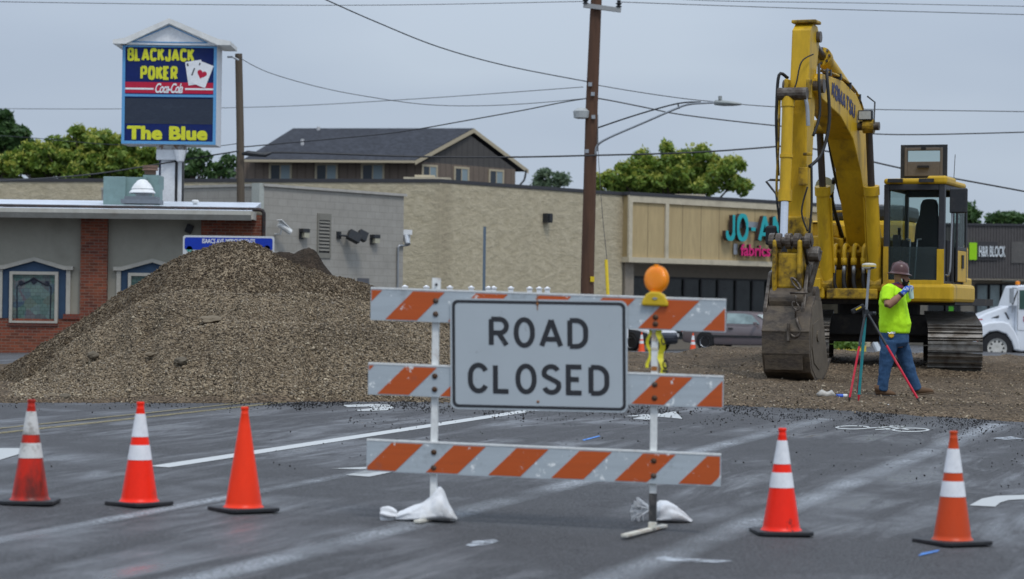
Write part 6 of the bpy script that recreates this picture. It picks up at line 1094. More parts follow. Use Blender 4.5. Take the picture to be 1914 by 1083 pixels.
# arm
AR = [(4.55, 5.72), (4.70, 5.92), (4.98, 5.93), (5.18, 5.80), (5.22, 5.3), (5.34, 4.3), (5.32, 3.4), (5.32, 2.5), (5.30, 2.15), (5.08, 2.05), (4.98, 2.3), (4.95, 3.4), (4.80, 4.5), (4.72, 5.1)]
b = MB(); b.prism(fzb(AR), bc - .165, bc + .13, 'x'); arm = b.build('arm', M_yel2, ex, bevel=.02)
b = MB(); b.cyl(Eb(bc - .36, 4.9, 4.82), Eb(bc + .3, 4.9, 4.82), .11, n=18); b.build('arm_pin', M_link, arm); b = MB(); b.cyl(Eb(bc - .2, 4.72, 5.72), Eb(bc + .19, 4.72, 5.72), .09, n=16); b.build('arm_pin', M_link, arm)
b = MB(); b.bb(Eb(bc - .2, 5.1, 5.93), Eb(bc + .2, 4.75, 5.99)); b.bb(Eb(bc + .14, 5.46, 4.55), Eb(bc + .2, 5.3, 4.9)); b.bb(Eb(bc - .2, 5.5, 4.4), Eb(bc - .14, 5.3, 4.9)); b.build('arm_lug', M_yeg, arm, bevel=.015)
# grease / dirt streaked lower arm end
b = MB(); b.prism(fzb([(5.40, 2.62), (5.37, 2.2), (5.3, 2.0), (5.0, 1.95), (4.86, 2.3), (4.87, 2.62)]), bc - .17, bc + .135, 'x'); b.build('arm_tip', M_yeg, arm, bevel=.03)
# bucket cylinder on the face of the arm
x = bc - .10; c0 = Eb(x, 5.60, 4.62); c1 = Eb(x, 5.78, 2.22); d_ = (c1 - c0).normalized(); b = MB(); b.cyl(c0, c0 + d_ * 1.62, .09, n=20); b.cyl(c0 + d_ * .10, c0 + d_ * .2, .104, n=20); b.cyl(c0 + d_ * .95, c0 + d_ * 1.0, .104, n=20); b.cyl(c0 + d_ * 1.5, c0 + d_ * 1.68, .11, n=20); bcy = b.build('bucket_cylinder', M_yel2, ex, smooth='auto'); b = MB(); b.cyl(c0 + d_ * 1.66, c1, .062, n=16); b.build('rod', M_chr, bcy, smooth='auto'); b = MB(); b.cyl(c0 - Vector((.16, 0, 0)), c0 + Vector((.3, 0, 0)), .10, n=14); b.build('cylinder_pin', M_link, bcy)
b = MB(); b.tube(smoothpts([c0 + Vector((-.14, 0, -.1)), c0 + Vector((-.15, 0, -.8)), c0 + Vector((-.17, 0, -1.5)), c0 + Vector((-.1, -.02, -1.62))], 4), .022, 6); b.tube(smoothpts([c0 + Vector((.1, -.05, -.0)), c0 + Vector((.24, -.02, -.02)), c0 + Vector((.3, 0, -.2)), c0 + Vector((.32, 0, -.5))], 4), .032, 8, k=1); b.build('grease_pipe', [M_yeg, M_steel], bcy)
# arm hoses
for pts, r in (([(bc + .23, 5.0, 5.2), (bc + .27, 5.15, 4.9), (bc + .30, 5.2, 4.3), (bc + .24, 5.35, 3.9)], .03), ([(bc + .3, 4.7, 5.12), (bc + .36, 5.0, 5.0), (bc + .42, 5.05, 4.2), (bc + .34, 5.2, 3.6), (bc + .2, 5.42, 3.35)], .034), ([(bc - .24, 5.1, 4.95), (bc - .36, 5.2, 5.0), (bc - .38, 5.25, 4.4), (bc - .35, 5.35, 4.0), (bc - .3, 5.4, 3.2)], .034), ([(bc + .2, 5.25, 5.35), (bc + .05, 5.4, 5.2), (bc - .02, 5.45, 4.8), (bc - .1, 5.5, 4.6)], .015), ([(bc + .23, 5.40, 3.4), (bc + .24, 5.4, 2.8), (bc + .22, 5.45, 2.3)], .025), ([(bc + .18, 5.43, 3.0), (bc + .1, 5.47, 2.7), (bc + .2, 5.48, 2.35)], .018), ([(bc - .26, .6, 2.4), (bc - .35, 1.3, 3.3), (bc - .33, 2.1, 4.2), (bc - .3, 2.6, 4.8)], .03), ([(bc - .5, .2, 2.3), (bc - .55, .8, 3.0), (bc - .42, 1.2, 3.4)], .045)):
    b = MB(); b.tube(smoothpts([Eb(*p) for p in pts], 5), r * .78, 8); b.build('hose', M_hose, ex, smooth=True)
b = MB(); b.box(Eb(bc + .12, 5.45, 3.18), (.14, .1, .28)); b.bb(Eb(bc + .1, 5.44, 3.55), Eb(bc + .24, 5.36, 3.6)); b.build('valve_block', M_yeg, ex, bevel=.01)
# linkage
MB.T0 = Matrix(((.84, 0, 0, bc * .16 + .01), (0, 1, 0, 0), (0, 0, 1, -.12), (0, 0, 0, 1)))
b = MB(); b.cyl(E(bc - .38, 5.80, 2.18), E(bc + .42, 5.80, 2.18), .075, n=16); [b.cyl(E(bc + t - .05, 5.80, 2.18), E(bc + t + .05, 5.80, 2.18), .125, n=16) for t in (-.33, -.2, -.02, .14, .35)]; b.build('link_pin', M_link, ex)
b = MB()
for x in (bc - .30, bc + .26): b.prism(fz([(5.72, 2.26), (5.88, 2.24), (5.86, 2.1), (5.45, 1.72), (5.2, 1.66), (5.2, 1.85)]), x - .035, x + .035, 'x')
b.build('idler_link', M_link, ex, bevel=.01)
b = MB(); b.prism(fz([(5.66, 2.2), (5.94, 2.2), (5.95, 1.62), (5.9, 1.3), (5.65, 1.3), (5.62, 1.62)]), bc - .30, bc - .22, 'x'); b.prism(fz([(5.66, 2.2), (5.94, 2.2), (5.95, 1.62), (5.9, 1.3), (5.65, 1.3), (5.62, 1.62)]), bc + .17, bc + .25, 'x'); b.bb(E(bc - .22, 5.86, 1.45), E(bc + .17, 5.7, 2.0)); b.build('bucket_link', M_yeg, ex, bevel=.03)
b = MB(); b.cyl(E(bc - .34, 5.78, 1.28), E(bc + .30, 5.78, 1.28), .19, n=20); b.cyl(E(bc - .38, 5.3, 1.35), E(bc + .38, 5.3, 1.35), .14, n=20); b.build('link_boss', M_mud, ex)
b = MB(); 
for x, zt3 in ((bc - .40, 1.75), (bc + .31, 1.85)): b.prism(fz([(5.5, zt3), (5.72, zt3 - .05), (6.0, 1.15), (6.02, .8), (5.85, .75), (5.5, 1.1)]), x - .035, x + .035, 'x')
b.build('bucket_ear', M_link, ex, bevel=.01)
for t_, ang in ((.4, .28),):
    b = MB(); b.box(E(bc + t_ + .04, 5.72, 1.72), (.07, .12, .68), Matrix.Rotation(.30, 3, 'Y')); b.cyl(E(bc + .36, 5.8, 1.98), E(bc + .56, 5.8, 1.98), .12, n=14); b.build('quick_coupler_arm', M_link, ex, bevel=.015)
# chain and hook
b = MB(); cxh, fh = bc + .20, 6.08
def torus(c, R_, r, nrm, sc=(1, 1), a0=0, a1=360, n=16):
    nrm = Vector(nrm).normalized(); e = nrm.orthogonal().normalized(); g = nrm.cross(e); 
    if abs(g.z) < abs(e.z): e, g = g, e
    return [Vector(c) + e * R_ * sc[0] * math.cos(math.radians(a0 + (a1 - a0) * i / n)) + g * R_ * sc[1] * math.sin(math.radians(a0 + (a1 - a0) * i / n)) for i in range(n + 1)]
for i in range(3): b.tube(torus(E(cxh, fh, 1.28 - i * .10), .045, .014, (0, 1, 0) if i % 2 else (1, .4, 0), (1, 1.7)), .015, 6)
b.tube(torus(E(cxh, fh, 1.52), .05, .02, (0, 1, 0), (.7, 2.4)), .022, 6); b.cyl(E(cxh - .1, fh, 1.38), E(cxh + .22, fh, 1.38), .02)
b.tube([E(cxh + .02, fh, 1.0), E(cxh + .04, fh, .92), E(cxh + .1, fh, .82)] + [E(cxh + .0 + .095 * math.cos(math.radians(a)), fh, .80 + .095 * math.sin(math.radians(a))) for a in range(0, -200, -20)], [.03] * 10 + [.028, .022, .015], 8); b.build('chain_hook', M_link, ex, smooth=True)
# bucket: shell with back towards the viewer
BP = [(5.38, 1.32), (5.75, 1.34), (5.98, 1.15), (6.10, .8), (6.08, .45), (5.95, .16), (5.65, .02), (5.3, .0), (5.0, .10), (4.85, .2)]
bxc = bc + .02; hwB = .445; b = MB(); t_ = .04
inner = [(5.36, 1.26), (5.72, 1.28), (5.92, 1.1), (6.03, .8), (6.01, .48), (5.9, .22), (5.63, .07), (5.3, .05), (5.01, .15), (4.87, .24)]
n = len(BP); ringsL = []
for xx in (-hwB, hwB):
    ringsL.append([E(bxc + xx, f, z) for f, z in BP] + [E(bxc + xx, f, z) for f, z in inner[::-1]])
vs = ringsL[0] + ringsL[1]; m_ = 2 * n; fs = [(i, (i + 1) % m_, (i + 1) % m_ + m_, i + m_) for i in range(m_)] + [(i, i + 1, m_ - 2 - i, m_ - 1 - i) for i in range(n - 1)] + [(i + m_, m_ + m_ - 1 - i, m_ + m_ - 2 - i, i + 1 + m_) for i in range(n - 1)]
b.add(vs, fs); bk = b.build('bucket', M_mud, ex, bevel=.006)
M_mud2 = mat('bucket_side_steel', (.14, .115, .085), .6, .3, dirt=(.075, .06, .045), dirtamt=.7, scale=3, fine=.2)
for s in (-1, 1): b = MB(); b.prism(fz(inner), bxc + s * hwB - .02 - (.0 if s > 0 else -.0), bxc + s * hwB + .02 * 1, 'x') if s < 0 else b.prism(fz(inner), bxc + hwB - .03, bxc + hwB + .006, 'x'); b.build('side_plate', M_mud2, bk)
b = MB(); pts_ = [(6.0, .95), (6.07, .5), (5.93, .2), (5.6, .06)]; b.prism(fz([(5.5, 1.0), (5.9, .9), (5.95, .55), (5.8, .3), (5.5, .2), (5.3, .25), (5.25, .6)]), bxc + hwB + .008, bxc + hwB + .02, 'x'); b.cyl(E(bxc + hwB, 5.6, .72), E(bxc + hwB + .04, 5.6, .72), .09, n=12); b.build('wear_patch', M_mud2, bk)
b = MB(); b.bb(E(bxc - hwB - .005, 6.115, .785), E(bxc + hwB + .005, 6.08, .80)); 
for z0_ in (.42,): b.prism(fz([(6.125, .42), (6.075, .2), (6.03, .22), (6.07, .42)]), bxc - .38, bxc + .32, 'x')
b.build('weld_seam', M_mud, bk); b = MB(); b.box(E(bxc + .07, 6.13, .78), (.05, .07, .28)); b.build('lifting_eye', M_link, bk, bevel=.01)
b = MB()
for i in range(5): x = bxc - .38 + i * .19; b.prism(fz([(4.9, .14), (4.6, .34), (4.6, .36), (4.87, .3)]), x - .05, x + .05, 'x')
b.build('tooth', M_link, bk)
MB.T0 = Matrix.Identity(4)
# cab ---------------------------------------------------------
cab = MB(); X0c, X1c, Ff, Fb, Zb, Zt = .46, 1.49, 1.78, .0, 1.47, 3.14
M_cabf = mat('cab_frame_charcoal', (.035, .037, .042), .5, dirt=(.08, .08, .08), dirtamt=.4)
def beam(mb, p, q, a, c): mb.tube([p, q], [(a, c), (a, c)], 4, flat=(1, 0, 0))
b = MB()
def bmx(x0, x1, f0, f1, z0, z1, k=0): b.bb(E(x0, f0, z0), E(x1, f1, z1), k)
bmx(X0c, X0c + .09, Ff, Ff - .12, Zb, Zt); bmx(X1c - .1, X1c, Ff, Ff - .12, Zb, Zt); bmx(X0c + .09, X1c - .1, Ff - .002, Ff - .1, Zt - .1, Zt); bmx(X0c, X0c + .06, Fb + .1, Fb, Zb, Zt); bmx(X1c - .06, X1c, Fb + .1, Fb, Zb, Zt); bmx(X0c, X0c + .05, Ff - .12, Fb + .1, Zt - .09, Zt); bmx(X1c - .05, X1c, Ff - .12, Fb + .1, Zt - .09, Zt); bmx(X0c + .06, X1c - .06, Fb + .08, Fb, Zt - .14, Zt); bmx(X0c + .06, X1c - .06, Fb + .08, Fb, Zb, Zb + .75); bmx(X1c - .05, X1c, .95, .88, Zb, Zt - .09); bmx(X0c, X0c + .05, Ff - .12, Fb + .1, Zb, Zb + .2)
cabo = b.build('cab_frame', M_cabf, ex, bevel=.012)
b = MB(); bmx(X0c - .01, X1c + .02, Ff + .0, Fb - .05, Zt, Zt + .10); b.bb(E(X1c - .3, Ff + .03, Zt - .0), E(X1c + .04, Ff - .8, Zt + .14)); b.build('cab_roof', M_yel2, ex, bevel=.04)
b = MB(); b.box(E(X0c + .2, Ff + .04, Zt + .06), (.25, .08, .06)); b.box(E(X1c - .3, Ff + .04, Zt + .06), (.25, .08, .06)); b.build('roof_lamp', M_dark, ex)
b = MB(); bmx(X0c - .0, X0c + .09, Ff + .012, Ff + .001, Zb - .02, Zb + .62); bmx(X1c - .12, X1c + .002, Ff + .012, Ff + .001, Zb - .02, Zb + .58); bmx(X0c + .09, X1c - .12, Ff + .012, Ff - .02, Zb - .02, Zb + .06); b.build('cab_front_panel', M_yel2, ex, bevel=.005)
M_cg = seeglass('cab_glass', (.78, .86, .84), .22, .04)
b = MB(); bmx(X0c + .09, X1c - .1, Ff - .05, Ff - .056, Zb + .62, Zt - .1); b.build('windscreen', seeglass('upper_glass', (.92, .96, .95), .06, .02), cabo); b = MB(); bmx(X0c + .09, X1c - .12, Ff - .03, Ff - .036, Zb + .06, Zb + .62); b.build('lower_windscreen', seeglass('lower_glass', (.6, .72, .72), .4, .12), cabo)
b = MB(); bmx(X0c + .01, X0c + .016, Ff - .12, Fb + .1, Zb + .2, Zt - .09); b.build('left_window', M_cg, cabo); b = MB(); bmx(X1c - .02, X1c - .014, .88, Fb + .1, Zb + .5, Zt - .1); b.build('door_window', M_cg, cabo); b = MB(); bmx(X0c + .06, X1c - .06, Fb + .05, Fb + .044, Zb + .75, Zt - .14); b.build('rear_window', seeglass('rear_glass', (.9, .95, .93), .1, .05), cabo)
b = MB(); bmx(X0c + .02, X1c - .02, Ff - .13, Fb + .1, Zb - .0, Zb + .05); b.build('cab_floor', M_black, cabo)
# seat, console, levers
M_seat = mat('seat_fabric', (.02, .021, .024), .9); so2 = (X0c + X1c) / 2 - .0
b = MB(); b.loft([[E(so2 + hw * math.cos(a), .62 + .0 + dp * math.sin(a) - (z - 2.15) * .18, z) for a in [2 * PI * i / 16 for i in range(16)]] for z, hw, dp in ((2.05, .22, .09), (2.2, .235, .1), (2.5, .22, .09), (2.62, .18, .08), (2.66, .165, .08), (2.85, .155, .08), (2.93, .12, .06), (2.95, .06, .03))]); st_ = b.build('seat', M_seat, cabo, smooth=True)
b = MB(); b.bb(E(so2 - .27, 1.15, 1.95), E(so2 + .27, .6, 2.1)); b.bb(E(so2 - .2, 1.0, 1.5), E(so2 + .2, .6, 1.95)); b.build('seat_cushion', M_seat, st_, bevel=.04); b = MB(); b.bb(E(so2 - .07, .575, 2.70), E(so2 + .07, .565, 2.73)); b.build('seat_badge', M_steel, st_)
b = MB()
for s in (-1, 1): b.bb(E(so2 + s * .38 - .08, 1.2, 1.5), E(so2 + s * .38 + .08, .55, 2.22)); b.tube([E(so2 + s * .38, 1.15, 2.2), E(so2 + s * .36, 1.25, 2.42)], [.02, .03], 8)
b.build('console', M_black, cabo, bevel=.02); b = MB()
for s in (-1, 1): b.tube([E(so2 - .1 + s * .05, 1.45, 1.55), E(so2 - .08 + s * .06, 1.38, 2.22)], .012, 6); b.tube([E(so2 - .08 + s * .06, 1.38, 2.22), E(so2 - .08 + s * .13, 1.38, 2.23)], .015, 6)
b.build('travel_lever', M_steel, cabo)
b = MB(); b.bb(E(X0c + .1, 1.5, 1.9), E(X0c + .2, 1.3, 2.3)); b.build('monitor', M_dark, cabo)
# side door opened against the body with handrail
b = MB(); bmx(X1c + .02, X1c + .06, .9, .86, Zb + .05, Zt - .05); bmx(X1c + .02, X1c + .06, .1, .04, Zb + .05, Zt - .05); bmx(X1c + .02, X1c + .06, .86, .1, Zt - .11, Zt - .05); bmx(X1c + .02, X1c + .055, .86, .1, 2.05, 2.12); dor = b.build('cab_door', M_cabf, ex, bevel=.01); b = MB(); bmx(X1c + .02, X1c + .06, .86, .1, Zb + .05, 2.05); b.build('door_panel', M_yel2, dor, bevel=.01); b = MB(); bmx(X1c + .035, X1c + .04, .86, .1, 2.12, Zt - .11); b.build('door_glass', M_cg, dor)
b = MB(); b.bb(E(X1c + .06, .55, 1.75), E(X1c + .08, .4, 1.98)); b.build('door_handle', M_black, dor)
b = MB(); b.tube(smoothpts([E(X1c + .02, Ff - .05, Zb + .15), E(X1c + .10, Ff, Zb + .2), E(X1c + .12, Ff, 2.3), E(X1c + .14, Ff, 2.75), E(X1c + .2, Ff, 2.8)], 4), .016, 6); b.build('handrail', M_steel, ex)
b = MB(); b.box(E(X1c + .24, Ff + .03, 2.86), (.3, .05, .42)); b.build('mirror', M_dark, ex, bevel=.03)
b = MB(); b.tube([E(X1c - .02, .9, Zt + .1), E(X1c - .0, .9, Zt + .55)], .006, 5); b.build('antenna', M_black, ex)
# open roof hatch
hx0, hx1, hz0, hz1, hf = .56, 1.36, 3.24, 3.86, .95; b = MB(); bmx(hx0 + .02, hx1 - .02, hf, hf - .04, hz0, hz1 - .0)
b = MB(); outer = [(hx0, hz0), (hx1, hz0), (hx1, hz1 - .08), (hx1 - .08, hz1), (hx0 + .08, hz1), (hx0, hz1 - .08)]
wi = rrect(hx0 + .13, hz1 - .3, hx1 - .13, hz1 - .12, .05)
def plate_hole(mb, outer_, hole, f0, f1, k=0):
    # four boxes around the hole
    x0, x1 = hole[0], hole[2]; z0, z1 = hole[1], hole[3]; ox0, oz0, ox1, oz1 = outer_
    for a in ((ox0, x0, oz0, oz1), (x1, ox1, oz0, oz1), (x0, x1, oz0, z0), (x0, x1, z1, oz1)): mb.bb(E(a[0], f0, a[2]), E(a[1], f1, a[3]), k)
plate_hole(b, (hx0, hz0, hx1, hz1), (hx0 + .12, hz1 - .29, hx1 - .12, hz1 - .1), hf, hf - .05); ht = b.build('roof_hatch', M_dark, ex)
b = MB(); plate_hole(b, (hx0 + .07, hz0 + .08, hx1 - .07, hz1 - .05), (hx0 + .12, hz1 - .29, hx1 - .12, hz1 - .1), hf + .02, hf + .001); b.build('hatch_liner', mat('hatch_liner', (.13, .11, .09), .8), ht, bevel=.01); b = MB(); b.bb(E(hx0 + .12, hf - .02, hz1 - .29), E(hx1 - .12, hf - .026, hz1 - .1)); b.build('hatch_window', seeglass('hatch_glass', (.85, .92, .9), .15), ht); b = MB(); b.box(E((hx0 + hx1) / 2, hf + .04, hz0 + .24), (.2, .04, .04)); b.box(E((hx0 + hx1) / 2, hf + .04, hz1 - .07), (.08, .03, .04)); b.build('hatch_handle', M_black, ht)
# right-hand side mirror bracket and black handrail left
b = MB(); b.tube([E(-1.42, 1.4, 2.3), E(-1.5, 1.45, 3.0), E(-1.68, 1.45, 3.22), E(-1.62, 1.4, 3.25), E(-1.4, 1.3, 3.25)], .022, 6); b.bb(E(-1.42, 1.55, 2.0), E(-1.24, 1.45, 2.95)); b.build('left_rail', M_dark, ex); b = MB(); b.box(E(-1.54, 1.6, 2.28), (.2, .08, .34)); b.build('left_mirror', M_black, ex, bevel=.05)
b = MB(); b.cyl(E(-.72, 1.1, 3.14), E(-.72, 1.14, 3.14), .17, n=20); b.build('round_mirror', mat('mirror_dirty', (.25, .22, .12), .15, .7), ex); b = MB(); b.tube([E(-.72, 1.1, 3.0), E(-.74, 1.0, 2.5)], .015, 6); b.build('mirror_stalk', M_dark, ex)
b = MB(); b.tube([E(-.95, .6, 2.5), E(-.95, .6, 2.72), E(-.3, .6, 2.74)], .02, 6); b.build('grab_rail', M_yel2, ex)
# ================================================================ surveyor
gP = Gbed(1685, 742); DPn = (gP - CAM).dot(fw); sp = F / DPn; fx = W(1680, 600, DPn).x; gz = gP.z - .005; per = thing('person', 'bearded man in lime yellow t-shirt, jeans and brown hard hat drinking beside the tripod', 'person', (fx, DPn, gz))
def Q(px, py, dy=0): return Vector(((px - 1681) / sp, dy, (742 - py) / sp))
def fused(name, parts, m, parent, vox=.012, sm=3, wr=0):
    b = MB()
    for pts, rr in parts: b.tube(pts, rr, 14, flat=(1, 0, 0))
    o = b.build(name, m, parent); r = o.modifiers.new('r', 'REMESH'); r.mode = 'VOXEL'; r.voxel_size = vox; r.use_smooth_shade = True; s = o.modifiers.new('s', 'SMOOTH'); s.iterations = sm; s.factor = .5
    if wr:
        tx_ = bpy.data.textures.new('wrinkle', 'CLOUDS'); tx_.noise_scale = .085; tx_.noise_depth = 2; d_ = o.modifiers.new('d', 'DISPLACE'); d_.texture = tx_; d_.strength = wr; d_.mid_level = .5
    return o
M_skin = mat('skin', (.29, .15, .095), .55, fine=.06); M_shirt = mat('hi_vis_shirt', (.48, .86, .015), .75, fine=.05, bumps=.2, dirt=(.38, .7, .01), dirtamt=.5, scale=5); M_jean = mat('denim', (.026, .07, .15), .85, dirt=(.06, .12, .2), dirtamt=.6, scale=6, fine=.15, bumps=.2); M_hat = mat('brown_hard_hat', (.085, .040, .038), .3, dirt=(.16, .1, .09), dirtamt=.5, scale=12); M_beard = mat('black_beard', (.012, .010, .009), .9, bumps=.6); M_glove = mat('blue_glove', (.02, .09, .42), .6, dirt=(.5, .55, .6), dirtamt=.8, scale=16, lo=.5, hi=.56); M_boot = mat('tan_work_boot', (.13, .075, .04), .8, dirt=(.06, .04, .025), dirtamt=.5)
hd = Q(1683, 521); S1 = Q(1656, 543, -.17); EL = Q(1653, 573, -.31); WR = Q(1680, 550, -.30); HN = Q(1689, 541, -.27)
S2 = Q(1694, 543, .16); EL2 = Q(1696, 577, .24); WR2 = Q(1700, 600, .1)
body = fused('body', [([hd + Vector((-.01, 0, .10)), hd + Vector((0, 0, .06)), hd + Vector((.01, 0, 0)), hd + Vector((.02, 0, -.06)), hd + Vector((.03, 0, -.1))], [(.05, .05), (.092, .075), (.1, .078), (.085, .07), (.05, .045)]), ([hd + Vector((.085, 0, .03)), hd + Vector((.118, 0, -.012)), hd + Vector((.10, 0, -.025))], [.012, .018, .012]), ([hd + Vector((.01, -.082, .02)), hd + Vector((.0, -.085, -.02))], [(.018, .01), (.013, .01)]), ([hd + Vector((.01, .082, .02)), hd + Vector((.0, .085, -.02))], [(.018, .01), (.013, .01)]),
    ([hd + Vector((-.02, 0, -.07)), hd + Vector((-.05, 0, -.2))], [.062, .07]), ([Q(1668, 545), Q(1667, 580), Q(1672, 625), Q(1672, 650)], [(.13, .19), (.15, .18), (.15, .17), (.13, .15)]),
    ([S1, (S1 + EL) / 2, EL], [.062, .055, .046]), ([EL, (EL + WR) / 2 + Vector((0, 0, -.005)), WR], [.052, .054, .034]), ([S2, EL2], [.06, .046]), ([EL2, (EL2 + WR2) / 2, WR2], [.046, .042, .03]),
    ([Q(1665, 640, -.08), Q(1658, 690, -.09), Q(1652, 733, -.09)], [.085, .06, .04]), ([Q(1682, 640, .09), Q(1702, 685, .10), Q(1719, 733, .10)], [.085, .06, .04])], M_skin, per, .011, 2)
b = MB()
for s in (-1, 1): b.lathe(hd + Vector((.083, s * .034, .022)), [(0, -.008), (.011, -.004), (.012, .003), (0, .01)], 8, axis=(1, s * .3, 0))
b.build('eyes', mat('eye', (.05, .03, .02), .2), per)
fused('shirt', [([Q(1672, 535), Q(1670, 541), Q(1669, 550), Q(1669, 566), Q(1672, 590), Q(1674, 606), Q(1673, 621), Q(1673, 624)], [(.085, .10), (.15, .185), (.175, .215), (.19, .22), (.205, .21), (.225, .21), (.21, .20), (.19, .18)]), ([Q(1662, 541, -.11), S1 + Vector((0, -.02, 0)), Q(1654, 560, -.24), Q(1653, 565, -.26)], [(.08, .08), (.092, .09), (.088, .085), (.084, .08)]), ([Q(1686, 542, .1), S2, Q(1697, 563, .22)], [.08, .09, .088])], M_shirt, per, .012, 4, .016)
fused('jeans', [([Q(1672, 616), Q(1672, 628), Q(1673, 642), Q(1674, 650)], [(.18, .17), (.20, .185), (.205, .185), (.15, .15)]), ([Q(1663, 638, -.09), Q(1659, 662, -.10), Q(1655, 686, -.10), Q(1652, 706, -.10), Q(1650, 726, -.10), Q(1649, 731, -.10)], [(.12, .12), (.108, .105), (.088, .085), (.08, .08), (.076, .076), (.07, .07)]), ([Q(1684, 638, .09), Q(1693, 660, .10), Q(1701, 684, .10), Q(1709, 706, .10), Q(1717, 726, .10), Q(1718, 730, .10)], [(.12, .115), (.108, .10), (.088, .085), (.082, .08), (.078, .076), (.072, .07)])], M_jean, per, .012, 3, .022)
for nm, px, dy, tilt in (('boot', 1651, -.09, 0), ('boot', 1727, .10, .14)):
    c = Q(px, 741 if px < 1700 else 738, dy); b = MB(); R = Matrix.Rotation(-tilt, 3, 'Y'); P_ = [c + R @ Vector(v) for v in ((-.10, 0, .05), (-.04, 0, .065), (.05, 0, .05), (.13, 0, .035), (.17, 0, .028))]; b.tube(P_, [(.04, .04), (.05, .055), (.05, .045), (.048, .034), (.02, .015)], 12, flat=(0, 1, 0)); b.tube([c + R @ Vector((-.06, 0, .06)), c + R @ Vector((-.06, 0, .15))], [.055, .06], 12); bt = b.build(nm, M_boot, per, smooth=True); b = MB(); b.box(c + R @ Vector((.03, 0, .008)), (.29, .10, .022), R); b.build('sole', M_black if px < 1700 else mat('sole', (.10, .07, .045), .9), bt, bevel=.008)
# beard, hair, hat, bandana, earbud
fused('beard', [([hd + Vector((.03, 0, -.05)), hd + Vector((.06, 0, -.085)), hd + Vector((.065, 0, -.13))], [(.06, .075), (.055, .06), (.03, .035)]), ([hd + Vector((.02, -.07, .0)), hd + Vector((.04, -.068, -.06))], [.015, .022]), ([hd + Vector((.02, .07, .0)), hd + Vector((.04, .068, -.06))], [.015, .022]), ([hd + Vector((.105, -.03, -.045)), hd + Vector((.115, 0, -.038)), hd + Vector((.105, .03, -.045))], [.01, .012, .01])], M_beard, per, .007, 2)
b = MB(); hc = hd + Vector((-.012, 0, .055)); AX = (.10, 0, 1); b.lathe(hc, [(.165, -.002), (.168, .004), (.16, .01), (.135, .018), (.125, .03), (.122, .07), (.11, .11), (.085, .145), (.045, .165), (0, .17)], 32, axis=AX); b.lathe(hc, [(.125, .015), (.115, 0), (.165, -.004)], 32, axis=AX, cap=False); hat = b.build('hard_hat', M_hat, per, smooth='auto')
b = MB(); b.tube([hc + Vector((-.12, 0, .06)), hc + Vector((-.085, 0, .145)), hc + Vector((.01, 0, .178)), hc + Vector((.1, 0, .14)), hc + Vector((.13, 0, .06))], [.012] * 5, 8); b.build('hat_ridge', M_hat, hat, smooth=True)
b = MB(); b.tube([hd + Vector((.0, -.09, -.005)), hd + Vector((.012, -.093, -.045))], [.008, .005], 6); b.build('earbud', M_white, per)
b = MB(); bnc = Q(1674, 536); b.lathe(bnc, [(.115, -.05), (.11, -.01), (.085, .03), (.075, .05)], 20, axis=(-.25, 0, 1)); b.build('bandana', mat('red_blue_bandana', (.20, .03, .04), .8, dirt=(.03, .06, .2), dirtamt=.9, scale=14, lo=.5, hi=.54), per, smooth=True)
# gloved hand: palm, four curled fingers, thumb, closed on the cup
gp_ = [([WR + Vector((-.02, 0, -.015)), WR + Vector((.02, 0, .02)), HN + Vector((.0, 0, .005))], [.038, .036, .042]), ([HN + Vector((-.0, 0, .0)), HN + Vector((.035, 0, .015))], [(.044, .03), (.036, .026)])]
for k in range(4): o0 = HN + Vector((.03, 0, .035 - k * .021)); gp_.append(([o0, o0 + Vector((.04 - abs(k - 1) * .004, -.012, .006)), o0 + Vector((.062 - abs(k - 1.2) * .006, .018, .0)), o0 + Vector((.045, .042, -.004))], [.0125, .012, .011, .009]))
gp_.append(([HN + Vector((.0, .02, .02)), HN + Vector((.03, .045, .03)), HN + Vector((.06, .05, .022))], [.015, .013, .010])); fused('glove', gp_, M_glove, per, .006, 1)
b = MB(); b.cyl(WR + Vector((-.03, 0, -.025)), WR + Vector((-.005, 0, 0)), .042, n=14); b.build('glove_cuff', M_black, per, smooth='auto')
# other glove (tucked) and belt tools
b = MB(); c = Q(1663, 627, -.19); b.lathe(c, [(.03, -.02), (.04, -.01), (.04, .01), (.03, .02)], 12, axis=(0, -1, 0)); tl = b.build('tape_measure', mat('tool_yellow', (.6, .38, .02), .4), per); b = MB(); [b.tube([Q(1656 + i * 3, 622 + i % 2 * 3, -.2), Q(1660 + i * 3, 624, -.21), Q(1664 + i * 2, 621, -.2)], .008, 5) for i in range(4)]; b.build('belt_clips', M_steel, per)
# the drink
cp_ = HN + Vector((.062, .02, .0)); cupM = Matrix.Translation(per.location + cp_); cup = thing('drink_cup', 'clear plastic cup with pale green straw held in the blue glove', 'cup', None, M=cupM)
b = MB(); b.lathe((.012, 0, -.13), [(.03, 0), (.043, .14), (.045, .145)], 20, axis=(-.18, 0, 1)); b.build('cup_body', mat('cup_plastic', (.5, .68, .58), .25), cup, smooth='auto'); b = MB(); b.tube([(.0, 0, -.06), (-.015, 0, .05), (-.03, 0, .085)], .006, 8); b.build('straw', mat('green_straw', (.2, .6, .3), .4), cup)
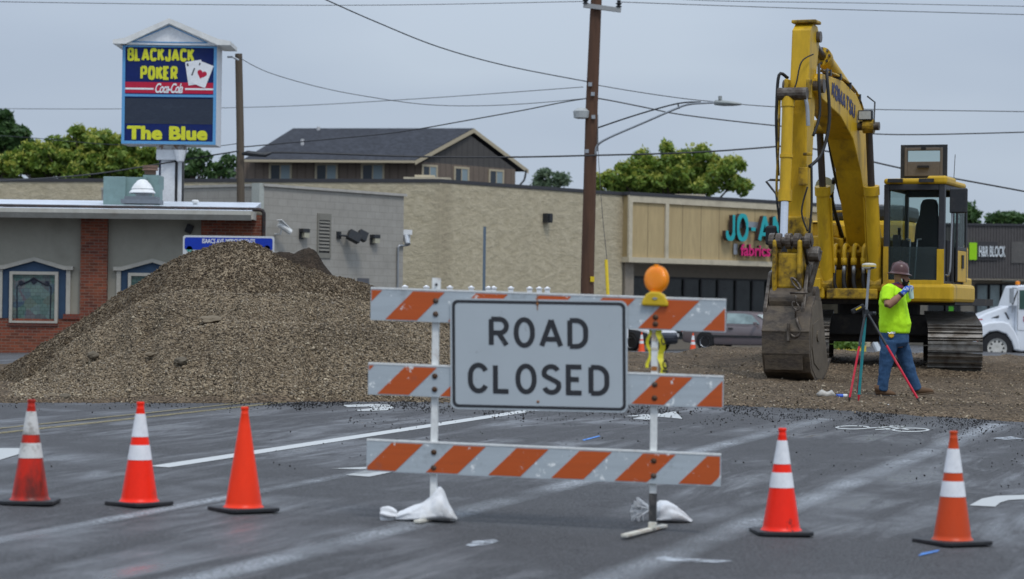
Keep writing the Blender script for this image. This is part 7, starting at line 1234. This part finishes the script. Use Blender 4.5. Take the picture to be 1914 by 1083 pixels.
# ================================================================ survey tripod
gV = Gbed(1605, 749); DV = (gV - CAM).dot(fw); vx = W(1612, 700, DV); tri_ = thing('survey_tripod', 'red and teal survey rod tripod with satellite receiver beside the man', 'tripod', (vx.x, DV, gV.z)); TI = FR['survey_tripod'].inverted()
def T_(px, py, dy=0): p = W(px, py, DV + dy); return p
M_redp = mat('red_pole', (.55, .02, .045), .4, dirt=(.3, .25, .2), dirtamt=.4); M_teal2 = mat('teal_pole', (.02, .22, .24), .4, dirt=(.2, .25, .22), dirtamt=.4)
def tp_(nm, pts, r, m, par=tri_, n=10): b = MB(); b.tube(pts, r, n); return b.build(nm, m, par, world=True, smooth='auto')
rod = tp_('survey_rod', [T_(1625, 500), T_(1619, 582)], .018, M_steel); tp_('teal_section', [T_(1618.6, 582), T_(1605.5, 738)], .021, M_teal2, rod); tp_('rod_tip', [T_(1605.5, 738), T_(1604.6, 749)], [.02, .008], M_redp, rod)
l1 = tp_('leg', [T_(1617, 588, -.05), T_(1606, 648, -.2)], .017, M_dark); tp_('red_section', [T_(1606, 648, -.2), T_(1588, 745, -.35)], .015, M_redp, l1); tp_('foot', [T_(1588, 743, -.35), T_(1587, 753, -.36)], [.02, .006], M_rod, l1)
l2 = tp_('leg', [T_(1623, 588, -.05), T_(1657, 646, -.2)], .018, M_dark); tp_('red_section', [T_(1657, 646, -.2), T_(1715, 745, -.38)], .016, M_redp, l2); tp_('foot', [T_(1715, 745, -.38), T_(1719, 753, -.4)], [.018, .006], M_rod, l2)
l3 = tp_('leg', [T_(1619, 588, .05), T_(1612, 648, .45)], .016, M_dark); tp_('red_section', [T_(1612, 648, .45), T_(1603, 734, .95)], .013, M_redp, l3)
b = MB(); c = T_(1618, 586); b.cyl(c - Vector((0, 0, .05)), c + Vector((0, 0, .05)), .04, n=12); b.box(c + Vector((.06, 0, 0)), (.1, .05, .05)); b.cyl(c + Vector((.09, -.03, 0)), c + Vector((.13, -.04, .0)), .025); b.build('tripod_head', M_dark, tri_, world=True)
b = MB(); c = T_(1604, 578, -.06); b.box(c, (.19, .05, .07), Matrix.Rotation(-.5, 3, 'Y')); b.build('data_controller', M_black, tri_, world=True, bevel=.015); b = MB(); b.box(c + Vector((0, -.035, .01)), (.08, .01, .02), Matrix.Rotation(-.5, 3, 'Y')); b.build('controller_stripe', mat('controller_yellow', (.6, .42, .03), .5), tri_, world=True)
b = MB(); c = T_(1624.5, 497); b.lathe(c, [(.03, -.05), (.085, -.035), (.095, -.02), (.095, .01), (.09, .025), (.05, .035), (0, .037)], 24, k=0); rc = b.build('receiver', mat('receiver_grey', (.55, .52, .42), .4, dirt=(.3, .28, .2), dirtamt=.3), tri_, smooth='auto', world=True); b = MB(); b.lathe(c, [(.097, -.014), (.097, .004)], 24, cap=False); b.build('receiver_band', mat('receiver_yellow', (.62, .42, .03), .4), rc, world=True); b = MB(); b.box(c + Vector((.03, -.085, -.028)), (.05, .02, .02)); b.build('receiver_port', M_black, rc, world=True)
